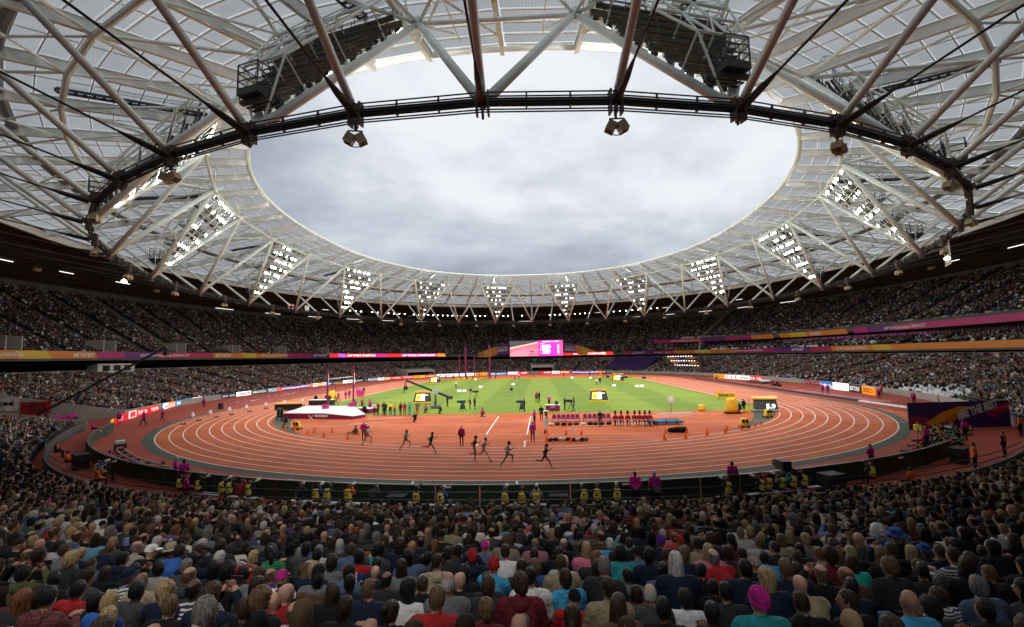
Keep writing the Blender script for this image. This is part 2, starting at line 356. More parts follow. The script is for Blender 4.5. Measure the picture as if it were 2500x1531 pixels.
mb = MB(); sweep(mb, [(51., 0), (51., 28.5)], T_W, False); mb.build('back_wall', m_concd, west)
for tw in (TW0, TW1):      # sloping concrete end wall where the tiers change
    mb = MB(); a, c = bowl(23.7, np.array(tw)), bowl(51, np.array(tw))
    d = nrmz(np.append(c - a, 0)); n = np.array((-d[1], d[0], 0)) * .3
    Q = [np.append(a, 8.4), np.append(c, 24.), np.append(c, 27.2), np.append(a + (c - a) * .08, 14.8), np.append(a + (c - a) * .0, 10.2)]
    mb.add([q - n for q in Q] + [q + n for q in Q], [(0, 1, 2, 3, 4), (9, 8, 7, 6, 5)] + [(i, (i + 5), (i + 1) % 5 + 5, (i + 1) % 5) for i in range(5)]); mb.build('end_wall', m_conc, west)

# aisle stairs and doorways
m_stair = surf_mat('pale_stair_concrete', (.17, .165, .15), (.24, .23, .21), .4, 5)
def stairs(rows, n_all, t0, t1, par, tl):
    ta, _ = even_t(lambda q: bowl(12, q), n_all + 1, 0, 2 * PI)
    for a in ta[:-1]:
        if not (t0 < a < t1) or (bowl(12, a)[1] < -70 and rows is LOW) or (rows is LOW and TG0 - .02 < a < TG1 + .02): continue
        d = bowl(14, a + .001) - bowl(14, a - .001); d /= np.linalg.norm(d); R_ = []
        for s, z in rows:
            for ds in (0, .75 if rows is LOW else .8): P = bowl(s + ds, a); R_.append([(*(P + d * e), z + .02 + tl * tilt(P[0])) for e in (-.6, .6)])
        mb = MB(); mb.grid(R_); mb.build('aisle_stair', m_stair, par)
stairs(LOW, 56, 0, 2 * PI, lower, 0.); stairs(UPE, 64, TW1 + .02, 2 * PI - .9, upper, .3); stairs(UPW, 64, 1.0, TW1 - .02, west, 0.)
VOM = [t_ for t_ in even_t(lambda q: bowl(30, q), 33)[0] if TW1 + .06 < t_ < 2 * PI - .95]
for t_ in VOM:
    P, Q_ = bowl(25.4, t_), bowl(30.4, t_); d = bowl(28, t_ + .001) - bowl(28, t_ - .001); d /= np.linalg.norm(d); o_ = nrmz(Q_ - P); z0 = 9.2 + .3 * tilt(P[0]); mb = MB()
    M3_ = ((*d, 0), (*o_, 0), (0, 0, 1)); c = np.array((*((P + Q_) / 2), z0)); mb.box(c + np.array((*d, 0)) * 1.6 + (0, 0, 1.7), (.25, 5., 4.0), M3=M3_); mb.box(c - np.array((*d, 0)) * 1.6 + (0, 0, 1.7), (.25, 5., 4.0), M3=M3_); mb.box(np.array((*Q_, z0 + 2.2)), (3.4, .3, 3.4), M3=M3_, mi=1); mb.build('doorway', [m_conc, m_black], upper)

# ------------------------------------------------------------------ roof
NK = 28
RINGZ = 23.4
def node(k): t_ = k * 2 * PI / NK; q = sell(np.array(t_), 74, 94, 2, 2.); return np.array((q[0], q[1], RINGZ))
def outn(k): t_ = k * 2 * PI / NK; return nrmz((math.sin(t_) / 74, -math.cos(t_) / 94, 0))
def top(k): t_ = k * 2 * PI / NK; q = sell(np.array(t_), 62, 81.5, 2, .5); return np.array((q[0], q[1], 37.6))
def roofp(u, k, dz=0.):
    """point of the roof skin: u = 0 inner edge, u = 1 outer edge beam; k in node units"""
    t_ = np.asarray(k * 2 * PI / NK); a, c = sell(t_, 55, 72.3, 2.25), sell(t_, 95, 111, 2.)
    q = a + (c - a) * u; return np.array((q[0], q[1], 41 + (33.6 - 41) * u + dz))
roof = thing('stadium_roof', 'translucent panelled stadium roof on cream steel rafters with oval opening', 'roof')

m_poly = bpy.data.materials.new('polycarbonate_sheet'); m_poly.use_nodes = True; t = m_poly.node_tree; t.nodes.clear()
uvn = nd(t, 'ShaderNodeUVMap'); uvn.uv_map = 'UVMap'
su = nd(t, 'ShaderNodeSeparateXYZ'); t.links.new(uvn.outputs[0], su.inputs[0])
wv = gmath('SINE', gmath('MULTIPLY', su.outputs[0], 2 * PI * 26)); wv = gmath('MULTIPLY_ADD', wv, .05, .40)
tcn = nd(t, 'ShaderNodeTexCoord'); nz = nd(t, 'ShaderNodeTexNoise'); nz.inputs['Scale'].default_value = .22; nz.inputs['Detail'].default_value = 5; t.links.new(tcn.outputs['Object'], nz.inputs['Vector'])
wv = gmath('MULTIPLY', wv, gmath('MULTIPLY_ADD', nz.outputs['Fac'], .5, .72))
cc = nd(t, 'ShaderNodeCombineXYZ'); [t.links.new(gmath('MULTIPLY', wv, f_), cc.inputs[i]) for i, f_ in enumerate((.93, .97, 1.0))]
tl_ = nd(t, 'ShaderNodeBsdfTranslucent'); t.links.new(cc.outputs[0], tl_.inputs[0])
df = nd(t, 'ShaderNodeBsdfDiffuse'); df.inputs[0].default_value = (.3, .31, .33, 1)
gl = nd(t, 'ShaderNodeBsdfTransparent'); gl.inputs[0].default_value = (.85, .88, .9, 1)
m1 = nd(t, 'ShaderNodeMixShader'); m1.inputs[0].default_value = .22; t.links.new(tl_.outputs[0], m1.inputs[1]); t.links.new(df.outputs[0], m1.inputs[2])
m2 = nd(t, 'ShaderNodeMixShader'); m2.inputs[0].default_value = .05; t.links.new(m1.outputs[0], m2.inputs[1]); t.links.new(gl.outputs[0], m2.inputs[2])
mo = nd(t, 'ShaderNodeOutputMaterial'); t.links.new(m2.outputs[0], mo.inputs[0])

NU = 17
US = np.linspace(0, 1, NU + 1)
def panel_mesh(name, quads):
    me = bpy.data.meshes.new(name); V = [tuple(p) for q in quads for p in q]; me.from_pydata(V, [], [(4 * i, 4 * i + 1, 4 * i + 2, 4 * i + 3) for i in range(len(quads))])
    uv = me.uv_layers.new(name='UVMap'); uv.data.foreach_set('uv', [c for _ in quads for c in (0, 0, 1, 0, 1, 1, 0, 1)]); me.materials.append(m_poly); me.update(); return me
pans = []
for j in range(2 * NK):
    k0, k1 = j / 2 + .012, j / 2 + .488
    for i in range(NU):
        q = [roofp(US[i] + .004, k0), roofp(US[i] + .004, k1), roofp(US[i + 1] - .004, k1), roofp(US[i + 1] - .004, k0)]
        if i % 2: q = [p - np.array((0, 0, .03)) for p in q]
        c = np.mean(q, 0); dv = c - CP; z_ = dv @ CFn
        on = z_ > 3 and abs(dv @ CRn / z_) < 1.15 and abs(dv @ CUn / z_) < .72
        pans.append((0 if on else 1, np.linalg.norm(dv), q))
pans.sort(key=lambda e: e[:2])
for e in pans[:290]: ob('panel', panel_mesh('panel', [e[2]]), roof)
o = ob('far_panels', panel_mesh('far_panels', [e[2] for e in pans[290:]]), roof); tag(o, kind='stuff')
for j in range(2 * NK):          # rafters: web and two flanges
    k = j / 2; a, c = roofp(-.005, k, -.55), roofp(1, k, -.55); mb = MB()
    mb.bar(a, c, .09, .80); mb.bar(a + (0, 0, -.15), c + (0, 0, -.15), .088, 1.1); mb.bar(a + (0, 0, -.70), c + (0, 0, -.72), .42, .07); mb.bar(a + (0, 0, .42), c + (0, 0, .42), .36, .06); mb.build('rafter', m_steel2, roof)
for i, u in enumerate(US):        # purlins, one run between neighbouring rafters each joined round the oval
    mb = MB()
    for j in range(2 * NK): mb.bar(roofp(u, j / 2 + .02, -.12), roofp(u, j / 2 + .48, -.12), .12, .16)
    tag(mb.build('purlin_ring', m_steel2, roof), kind='stuff')
mb = MB(); mb.poly([roofp(-.012, j / 4, -.35) for j in range(4 * NK)], .34, 8, closed=True); mb.build('edge_beam', m_steel, roof)
mb = MB()
for j in range(2 * NK): mb.bar(roofp(1.015, j / 2, -.9), roofp(1.015, j / 2 + .5, -.9), .5, 1.3)
mb.build('outer_beam', m_steel2, roof)
mb = MB(); mb.poly([roofp(.53, j / 2, -1.45) for j in range(2 * NK)], .30, 8, closed=True); mb.build('ring_tube', m_steel, roof)
mb = MB(); mb.poly([roofp(.80, j / 2, -1.3) for j in range(2 * NK)], .18, 7, closed=True); mb.build('ring_tube', m_steel, roof)
mb = MB(); mb.poly([roofp(.66, j / 4, -.1) for j in range(4 * NK)], .55, 8, closed=True); mb.build('gutter_pipe', M('grey_gutter_pipe', (.16, .17, .18), .35, .3, .8), roof)
for j in range(2 * NK):
    mb = MB(); mb.tube(roofp(.04, j / 2 + .25, -.2), roofp(.98, j / 2 + .25, -.2), .07, 5); mb.build('tie_rod', m_steel2, roof)
    e = .5 if j % 2 else -.5
    mb = MB(); mb.tube(roofp(.53, j / 2, -1.45), roofp(.10, j / 2 + e, -1.2), .12, 6); mb.build('brace', m_steel, roof)
    mb = MB(); mb.tube(roofp(.80, j / 2, -1.3), roofp(.53, j / 2 + e, -1.45), .12, 6); mb.build('brace', m_steel, roof)
for k in range(NK):
    T0, T1, N = top(k - .5), top(k + .5), node(k)
    mb = MB(); mb.tube(N, T0, .34, 10, .34); mb.build('prop', m_steel, roof, True)
    mb = MB(); mb.tube(N, T1, .34, 10, .34); mb.build('prop', m_steel, roof, True)
    mb = MB(); mb.tube(T0, T1, .20, 8); mb.build('chord_tube', m_steel, roof, True)
    mb = MB(); mb.lathe([(.05, -.5), (.5, -.45), (.56, 0), (.5, .45), (.05, .5)], T0, 10); mb.tube(T0, roofp(.17, k - .5, -.9), .16, 6); mb.tube(T0, roofp(.36, k - .5, -.9), .16, 6)
    mb.tube(T0, roofp(.12, k - .25, -1.), .12, 6); mb.tube(T0, roofp(.12, k - .75, -1.), .12, 6); mb.build('knuckle', m_steel, roof)
    for e in (-.5, .5):
        mb = MB(); mb.tube(T0 if e < 0 else T1, roofp(.53, k, -1.25), .17, 7); mb.build('brace', m_steel, roof)
    for h in (0, .5):
        N2 = node(k + h); n = outn(k + h); Q = N2 + n * 14.2 + np.array((0, 0, 11.2))
        mb = MB(); mb.tube(N2 + n * .6 + (0, 0, .55), Q, .27, 10, .25); mb.build('raker_strut', m_steel, roof, True)
        Q2 = N2 + n * 34 + np.array((0, 0, 6.4)); mb = MB(); S = N2 + n * .5; E1 = S + (Q2 - S) * .05; E2 = S + (Q2 - S) * .09
        mb.poly([S, E1, E2, Q2], [.26, .22, .075, .075], 8); mb.build('stay_cable', m_cable, roof)
    for h in (.25, .75):
        a = roofp(.53, k + (0 if h < .5 else .5) , -1.25); c = roofp(1., k + (.5 if h < .5 else 0), -1.2)
        mb = MB(); mb.tube(a, c, .15, 6); mb.build('brace', m_steel, roof)
# tension ring: ten cables and the clamps that hold them
tring = thing('tension_ring', 'oval ring of black steel cables clamped at regular nodes under roof', 'cable ring')
for i, (dr, dz) in enumerate([(.05, .66), (-.05, .46), (-.15, .22), (.1, .2), (-.1, .06), (.14, .04), (-.14, -.1), (.1, -.12), (-.05, -.40), (.05, -.62)]):
    mb = MB(); P = [node(j / 2) + outn(j / 2) * (dr + .1) + (0, 0, dz) for j in range(2 * NK)]; mb.poly(P, .05 if abs(dz) > .3 else .085, 8, closed=True); mb.build('ring_cable', m_cable, tring)
for j in range(2 * NK):
    N, n = node(j / 2), outn(j / 2); tg = np.cross(n, (0, 0, 1)); mb = MB()
    for q in (-.36, 0, .36): mb.box(N + tg * q + n * .0, (.12, .6, 1.5), M3=(tg, n, (0, 0, 1)))
    mb.box(N + n * .35 + (0, 0, .2), (.5, .6, .5), M3=(tg, nrmz(n + np.array((0, 0, .4))), nrmz(np.array((0, 0, 1)) - n * .4)))
    mb.tube(N + (0, 0, -.5) - n * .1, N + (0, 0, -.95) - n * .1, .09, 6); mb.build('clamp', m_clamp, tring)
    for f_ in (.33, .66):
        P = N + (node(j / 2 + .5) - N) * f_; d = nrmz(node(j / 2 + .5) - N); mb = MB(); mb.box(P + (0, 0, .55), (.10, .14, .32), M3=(d, np.cross((0, 0, 1), d), (0, 0, 1))); mb.box(P + (0, 0, .02), (.10, .5, .5), M3=(d, np.cross((0, 0, 1), d), (0, 0, 1))); mb.build('spacer', m_cable, tring)
# dark timber-brown soffit behind the translucent part, with strip lights
m_soff = surf_mat('brown_soffit_boards', (.055, .036, .022), (.085, .056, .035), .5, 3)
soff = thing('rear_soffit', 'dark brown sloping soffit behind the glazed roof above the upper seats', 'soffit')
TS = np.linspace(.045, 2 * PI - .045, 121)
def soffp(u, t_):
    a, c = sell(np.asarray(t_), 95.6, 111.6, 2.), sell(np.asarray(t_), 120, 152, 2.2); q = a + (c - a) * u
    return np.array((q[0], q[1], 33.0 + (27.4 - 33.0) * u))
for i in range(9):
    mb = MB(); u0, u1 = i / 9, (i + 1) / 9 - .012
    mb.grid([[soffp(u0, q) + (0, 0, .14) for q in TS], [soffp(u0, q) for q in TS], [soffp(u1, q) for q in TS], [soffp(u1, q) + (0, 0, .14) for q in TS]]); mb.build('soffit_band', m_soff, soff)
mb = MB(); mb.grid([[soffp(-.02, q) + (0, 0, .25) for q in TS], [soffp(1.02, q) + (0, 0, .25) for q in TS]]); mb.build('soffit_backing', m_black, soff)
m_tube = M('lit_strip_lamp', (1, .97, .9), .5, 0, emit=1.6)
for j in range(120):
    for u, l in ((.93, .0082), (.55, .004)):
        if u < .9 and j % 2: continue
        t0 = TS[j]; a, c = soffp(u, t0 + .002) - (0, 0, .12), soffp(u, t0 + .002 + 2 * PI * l) - (0, 0, .12)
        if a[1] < -60 or (a[1] > 15 and j % 3): continue
        mb = MB(); mb.bar(a, c, .16, .08); mb.build('strip_lamp', m_tube, soff)

# ------------------------------------------------------------------ people: pose -> one continuous body mesh
def loft(P, rx, ry, side=(1, 0, 0), n=10):
    P = np.asarray(P, float); k = len(P); V = []; F = []
    for i in range(k):
        d = nrmz(P[min(i + 1, k - 1)] - P[max(i - 1, 0)]); sd_ = np.asarray(side, float); sd_ = sd_ - d * (sd_ @ d)
        if np.linalg.norm(sd_) < 1e-3: sd_ = np.cross(d, (0, 1, 0))
        sd_ = nrmz(sd_); q = np.cross(d, sd_)
        for j in range(n):
            a = 2 * PI * j / n; V.append(P[i] + rx[i] * math.cos(a) * sd_ + ry[i] * math.sin(a) * q)
    for i in range(k - 1):
        for j in range(n): F.append((i * n + j, i * n + (j + 1) % n, (i + 1) * n + (j + 1) % n, (i + 1) * n + j))
    F.append(tuple(range(n))[::-1]); F.append(tuple(range((k - 1) * n, k * n)))
    return V, F
def capsule(a, b, ra, rb, n=9):
    a, b = np.asarray(a, float), np.asarray(b, float); d = nrmz(b - a)
    P = [a - d * ra * .9, a - d * ra * .5, a, (a + b) / 2, b, b + d * rb * .5, b + d * rb * .9]
    R = [ra * .35, ra * .85, ra, (ra + rb) / 2, rb, rb * .85, rb * .35]
    return loft(P, R, R, (1, .13, .07), n)
def ellipsoid(c, r, n=10, m=7):
    P = [(c[0], c[1], c[2] + r[2] * math.sin(-PI / 2 + PI * (i + .15) / (m - .7))) for i in range(m)]; k = [math.cos(-PI / 2 + PI * (i + .15) / (m - .7)) for i in range(m)]
    return loft(P, [r[0] * q for q in k], [r[1] * q for q in k], (1, 0, 0), n)
def mirror(p): return (-p[0], p[1], p[2])
STAND = dict(pel=(0, 0, .95), wai=(0, 0, 1.10), che=(0, .01, 1.30), nec=(0, 0, 1.46), hed=(0, .025, 1.63),
             sho=(.185, 0, 1.415), elb=(.245, -.03, 1.14), wri=(.25, .08, .91), hip=(.095, 0, .92), kne=(.11, .02, .50), ank=(.12, -.01, .09), toe=(.135, .15, .035))
SIT = dict(pel=(0, .0, .53), wai=(0, -.03, .68), che=(0, -.01, .87), nec=(0, .02, 1.04), hed=(0, .05, 1.20),
           sho=(.185, .0, .985), elb=(.245, .05, .72), wri=(.13, .30, .62), hip=(.10, .02, .52), kne=(.13, .43, .54), ank=(.13, .40, .10), toe=(.14, .56, .04))
def pose(base, yaw=0., pitch=0., fat=1., jac=0., **k):
    """joint lists for both sides; keys may end in L / R"""
    J = {}
    for key, v in base.items():
        if key in ('pel', 'wai', 'che', 'nec', 'hed'): J[key] = np.array(k.get(key, v), float)
        else:
            vv = k.get(key, v); J[key + 'R'] = np.array(k.get(key + 'R', vv), float); J[key + 'L'] = np.array(k.get(key + 'L', mirror(vv)), float)
    J['yaw'], J['pitch'], J['fat'], J['jac'] = math.radians(yaw), math.radians(pitch), fat, jac
    return J
def head_matrix(J):
    return Matrix.Translation(Vector(J['hed'])) @ Matrix.Rotation(J['yaw'], 4, 'Z') @ Matrix.Rotation(-J['pitch'], 4, 'X') @ Matrix.Diagonal((.95, .95, .91, 1))
SLOTS = ('skin', 'chest', 'belly', 'upper_arm', 'forearm', 'hand', 'pelvis', 'thigh', 'shin', 'shoe')
BODY = {}
def body(key, J, voxel=.017, tris=2600):
    if key in BODY: return BODY[key]
    V, F, bones = [], [], []
    def put(vf):
        o = len(V); V.extend(map(tuple, vf[0])); F.extend(tuple(i + o for i in f) for f in vf[1])
    f, jc = J['fat'], J['jac']; sd_ = nrmz(J['shoR'] - J['shoL']); up = nrmz(J['nec'] - J['pel'])
    pel, wai, che, nec = J['pel'], J['wai'], J['che'], J['nec']; shm = (J['shoR'] + J['shoL']) / 2
    put(loft([pel - up * .10, pel - up * .04, pel + up * .04, wai, che, shm - up * .015, shm + up * .045, nec],
             [.10, .165 * f, (.17 + jc) * f, (.152 + jc) * f, (.178 + jc) * f, .175 + jc, .11 + jc * .6, .06],
             [.08, .115 * f, (.122 + jc) * f, (.108 + jc) * f, (.118 + jc) * f, .098 + jc, .075 + jc * .6, .055], sd_, 14))
    for s_ in 'RL': put(capsule(nec - up * .035, J['sho' + s_] + up * .012, .062 + jc * .5, .056 + jc))
    bones += [(pel - up * .1, pel + up * .05, .14, 6), (pel + up * .07, wai, .13, 2), (wai + up * .06, che, .13, 1), (che, shm, .13, 1)]
    Hm = head_matrix(J); hc = J['hed']
    def hp(p): return np.array(Hm @ Vector(p))
    put(capsule(nec - up * .03, hp((0, -.01, -.06)), .056, .054)); bones.append((nec + up * .025, hp((0, -.01, -.06)), .05, 0))
    prof = [(-.128, .035, .018, .022), (-.118, .03, .036, .045), (-.09, .018, .054, .07), (-.05, .006, .066, .085), (0, 0, .073, .094), (.045, -.004, .075, .097), (.085, -.008, .064, .084), (.112, -.01, .04, .052), (.123, -.01, .015, .02)]
    PV, PF = loft([(0, y, z) for z, y, _, _ in prof], [a for _, _, a, _ in prof], [a for _, _, _, a in prof], (1, 0, 0), 14); put(([hp(v) for v in PV], PF))
    for sx_ in (-1, 1): EV, EF = ellipsoid((sx_ * .077, -.012, -.012), (.012, .02, .032), 7, 5); put(([hp(v) for v in EV], EF))
    NV, NF = loft([(0, .083, .03), (0, .1, -.005), (0, .112, -.03), (0, .09, -.045)], [.008, .012, .016, .01], [.008, .012, .012, .008], (1, 0, 0), 7); put(([hp(v) for v in NV], NF))
    bones.append((hp((0, 0, -.06)), hp((0, 0, .06)), .09, 0)); bones.append((hp((0, .09, 0)), hp((0, .1, -.04)), .02, 0))
    for s_ in 'RL':
        S, E_, W = J['sho' + s_], J['elb' + s_], J['wri' + s_]; d = nrmz(W - E_)
        put(capsule(S, E_, .062 + jc, .046 + jc)); put(capsule(E_, W, .045 + jc, .03 + jc * .8)); hnd = W + d * .06
        put(ellipsoid(hnd, (.036, .042, .04), 8, 6)); put(capsule(W, hnd, .027, .03))
        bones += [(S, E_, .055 + jc, 3), (E_, W - d * .02, .04 + jc, 4), (W + d * .035, hnd + d * .06, .035, 5)]
        h, k, a, to = J['hip' + s_], J['kne' + s_], J['ank' + s_], J['toe' + s_]
        put(capsule(h, k, .092 * f, .06)); put(capsule(k, a, .058, .042)); put(loft([a + nrmz(a - to) * .06 + (0, 0, -.02), a + (0, 0, -.01), (a + to) / 2 + (0, 0, .005), to, to + nrmz(to - a) * .05], [.03, .042, .046, .045, .025], [.035, .05, .04, .03, .018], (1, 0, 0), 8))
        bones += [(h, k, .085, 7), (k, a + (k - a) * .12, .055, 8), (a, to, .045, 9)]
    me = bpy.data.meshes.new('body'); me.from_pydata(V, [], F); o = bpy.data.objects.new('body', me); COL.objects.link(o)
    md = o.modifiers.new('r', 'REMESH'); md.mode = 'VOXEL'; md.voxel_size = voxel
    md = o.modifiers.new('s', 'SMOOTH'); md.factor = .5; md.iterations = 2
    md = o.modifiers.new('d', 'DECIMATE'); md.ratio = 1.
    dg = bpy.context.evaluated_depsgraph_get(); n0 = len(o.evaluated_get(dg).data.polygons) * 2
    md.ratio = min(1, tris / max(n0, 1)); dg = bpy.context.evaluated_depsgraph_get()
    res = bpy.data.meshes.new_from_object(o.evaluated_get(dg)); bpy.data.objects.remove(o); bpy.data.meshes.remove(me)
    # zones by nearest bone
    nv = len(res.vertices); C = np.zeros(nv * 3); res.vertices.foreach_get('co', C); C = C.reshape(-1, 3)
    cen = np.array([C[list(p.vertices)].mean(0) for p in res.polygons])
    best = np.full(len(cen), 1e9); zone = np.zeros(len(cen), int)
    for a, b_, r, zi in bones:
        ab = b_ - a; tq = np.clip(((cen - a) @ ab) / max(ab @ ab, 1e-9), 0, 1); dd = np.linalg.norm(cen - a - tq[:, None] * ab, axis=1) - r
        u = dd < best; best[u] = dd[u]; zone[u] = zi
    # fingers: four and a thumb on each hand, and eyes, appended to the same mesh
    ex = MB(); ex.v = [tuple(v) for v in C]; ex.f = [tuple(p.vertices) for p in res.polygons]; ex.m = zone.tolist()
    for s_, sg in (('R', 1), ('L', -1)):
        E_, W = J['elb' + s_], J['wri' + s_]; d = nrmz(W - E_); sd2 = nrmz(np.cross(d, (0, 0, 1)) if abs(d[2]) < .8 else np.cross(d, (0, 1, 0))); nn = np.cross(sd2, d)
        for i, (o_, l) in enumerate(((-.027, .062), (-.009, .072), (.009, .068), (.026, .05))):
            b0 = W + d * .085 + sd2 * o_; b1 = b0 + d * l * .55 - nn * .006; b2 = b1 + d * l * .35 - nn * .022; ex.poly([b0, b1, b2], [.0095, .009, .006], 4, 5)
        b0 = W + d * .04 + sd2 * .035 * sg; ex.poly([b0, b0 + d * .035 + sd2 * .02 * sg - nn * .01, b0 + d * .06 + sd2 * .02 * sg - nn * .022], [.011, .0095, .007], 4, 5)
    for sx_ in (-1, 1):
        EV, EF = ellipsoid((sx_ * .031, .083, .004), (.011, .006, .006), 6, 4); ex.add([hp(v) for v in EV], EF, 10)
        BV, BF = loft([(sx_ * .015, .09, .022), (sx_ * .032, .088, .027), (sx_ * .05, .078, .022)], [.004] * 3, [.004] * 3, (0, 0, 1), 4); ex.add([hp(v) for v in BV], BF, 10)
    MV, MF = loft([(-.022, .085, -.07), (0, .095, -.068), (.022, .085, -.07)], [.004] * 3, [.006] * 3, (0, 0, 1), 4); ex.add([hp(v) for v in MV], MF, 10)
    bpy.data.meshes.remove(res)
    m2 = bpy.data.meshes.new('person_' + key); m2.from_pydata(ex.v, [], ex.f)
    for _ in range(11): m2.materials.append(None)
    m2.polygons.foreach_set('material_index', ex.m); m2.polygons.foreach_set('use_smooth', [True] * len(ex.f)); m2.update()
    BODY[key] = (m2, Hm.copy(), J); return BODY[key]

SIT_POSES = ['sit_lap', 'sit_lookright', 'sit_lookleft', 'sit_clap', 'sit_phone', 'sit_lean', 'sit_arms', 'sit_slim']
body('sit_lap', pose(SIT, jac=.022))
body('sit_lookright', pose(SIT, yaw=-38, pitch=-4, jac=.02, wri=(.10, .26, .64), hed=(.012, .05, 1.20)))
body('sit_lookleft', pose(SIT, yaw=34, pitch=-6, jac=.025, fat=1.08, elbL=(-.27, .02, .71)))
body('sit_clap', pose(SIT, yaw=6, jac=.018, elb=(.23, .14, .76), wri=(.05, .34, .86)))
body('sit_phone', pose(SIT, pitch=4, jac=.02, elb=(.25, .22, .86), wri=(.09, .30, 1.10)))
body('sit_lean', pose(SIT, pitch=-8, jac=.024, wai=(0, .0, .68), che=(0, .09, .85), nec=(0, .18, .995), hed=(0, .25, 1.13), sho=(.185, .15, .94), elb=(.22, .32, .70), wri=(.06, .44, .66)))
body('sit_arms', pose(SIT, yaw=-14, jac=.028, fat=1.14, elb=(.26, .06, .74), wriR=(-.03, .2, .78), wriL=(.03, .22, .75)))
body('sit_slim', pose(SIT, yaw=14, pitch=2, jac=.008, fat=.9, hed=(0, .045, 1.17), nec=(0, .02, 1.02)))
body('stand_easy', pose(STAND, jac=.02))
body('stand_slim', pose(STAND, jac=.006, fat=.95, wri=(.2, .16, .96), elb=(.25, 0, 1.13)))
body('stand_back', pose(STAND, jac=.03, fat=1.05, elb=(.25, -.1, 1.14), wri=(.06, -.17, .98)))
body('stand_hips', pose(STAND, jac=.01, elb=(.36, -.06, 1.18), wri=(.17, .02, 1.02)))
body('stand_fold', pose(STAND, jac=.015, elb=(.25, .06, 1.16), wriR=(-.06, .2, 1.18), wriL=(.06, .22, 1.14), yaw=25))
body('walk', pose(STAND, jac=.02, kneR=(.1, .2, .5), ankR=(.1, .26, .1), toeR=(.1, .41, .06), kneL=(-.1, -.03, .49), ankL=(-.1, -.32, .16), toeL=(-.1, -.22, .04), wriR=(.24, -.1, .92), wriL=(-.24, .2, .95)))
body('camera_man', pose(STAND, jac=.02, pitch=6, elb=(.26, .1, 1.2), wri=(.12, .28, 1.42), kneR=(.18, .1, .5), ankR=(.2, .04, .09), toeR=(.22, .19, .035)))
body('run_reach', pose(STAND, jac=.0, fat=1.0, pitch=2, wai=(0, .03, 1.10), che=(0, .08, 1.29), nec=(0, .12, 1.46), hed=(0, .16, 1.62), sho=(.17, .1, 1.41), elbR=(.25, -.13, 1.24), wriR=(.2, -.02, 1.05), elbL=(-.23, .25, 1.2), wriL=(-.12, .42, 1.34),
    kneR=(.09, .28, .58), ankR=(.09, .46, .14), toeR=(.09, .61, .07), kneL=(-.09, -.22, .56), ankL=(-.09, -.64, .62), toeL=(-.09, -.76, .52)))
body('run_drive', pose(STAND, jac=.0, fat=1.0, wai=(0, .03, 1.10), che=(0, .07, 1.29), nec=(0, .11, 1.46), hed=(0, .15, 1.62), sho=(.17, .08, 1.41), elbR=(.24, .2, 1.2), wriR=(.14, .4, 1.3), elbL=(-.25, -.15, 1.22), wriL=(-.2, -.05, 1.03),
    kneR=(.09, -.18, .53), ankR=(.09, -.5, .17), toeR=(.09, -.41, .05), kneL=(-.09, .38, .78), ankL=(-.09, .32, .37), toeL=(-.09, .45, .29)))
body('run_fold', pose(STAND, jac=.0, fat=1.0, wai=(0, .02, 1.10), che=(0, .06, 1.29), nec=(0, .09, 1.46), hed=(0, .13, 1.62), sho=(.17, .06, 1.41), elbR=(.25, -.17, 1.2), wriR=(.2, .06, 1.08), elbL=(-.24, .16, 1.18), wriL=(-.12, .34, 1.26),
    kneR=(.09, .10, .50), ankR=(.09, .02, .10), toeR=(.09, .16, .03), kneL=(-.09, .08, .52), ankL=(-.09, -.36, .50), toeL=(-.09, -.45, .38)))
SITB = dict(SIT)
body('bench_shoot', pose(SIT, jac=.02, pitch=2, elb=(.27, .13, .84), wri=(.08, .24, 1.12)))
body('kneel', pose(SIT, jac=.025, pitch=-5, pel=(0, 0, .42), wai=(0, .03, .57), che=(0, .08, .75), nec=(0, .12, .92), hed=(0, .17, 1.07), sho=(.185, .1, .86), elb=(.25, .22, .66), wri=(.1, .42, .72), hip=(.1, .02, .4), kneR=(.14, .36, .46), ankR=(.14, .34, .09), toeR=(.14, .49, .035), kneL=(-.14, .28, .09), ankL=(-.14, -.12, .09), toeL=(-.14, -.26, .05)))
body('floor_sit', pose(SIT, jac=.02, pel=(0, 0, .12), wai=(0, -.05, .27), che=(0, -.06, .45), nec=(0, -.03, .61), hed=(0, 0, .77), sho=(.185, -.04, .555), elb=(.24, .1, .34), wri=(.1, .32, .3), hip=(.1, .02, .12), kne=(.14, .44, .2), ank=(.14, .82, .09), toe=(.15, .92, .16)))

# ------------------------------------------------------------------ hair and hats in head coordinates
def hair_shell(scale=(1.1, 1.08, 1.07), front=.055, side=-.005, back=-.06, jitter=.006, topcut=9., seed=1, nx=22, nz=16):
    rg = np.random.default_rng(seed); V, F, keep = [], [], []
    for i in range(nz):
        ph = -PI * .36 + (PI * .86) * i / (nz - 1)
        for j in range(nx):
            a = 2 * PI * j / nx; cp_ = abs(math.cos(ph)) ** .68; x, y, z = .075 * cp_ * math.cos(a), .097 * cp_ * math.sin(a), .123 * math.sin(ph)
            q = 1 + jitter * 10 * (rg.random() - .5); V.append((x * scale[0] * q, y * scale[1] * q - .004, z * scale[2] * q))
    V = np.array(V)
    def lim(y): return np.interp(y, (-.1, -.03, .02, .045, .1), (back, back * .7 + side * .3, side, (side + front) / 2 + .02, front))
    for i in range(nz - 1):
        for j in range(nx):
            q = (i * nx + j, i * nx + (j + 1) % nx, (i + 1) * nx + (j + 1) % nx, (i + 1) * nx + j); c = V[list(q)].mean(0)
            if c[2] > lim(c[1]) and c[2] < topcut: F.append(q)
    if topcut > 1: V = np.vstack((V, (0, -.008, .123 * scale[2] * 1.02))); F += [((nz - 1) * nx + j, (nz - 1) * nx + (j + 1) % nx, len(V) - 1) for j in range(nx)]
    return V, F
HAIR = {}
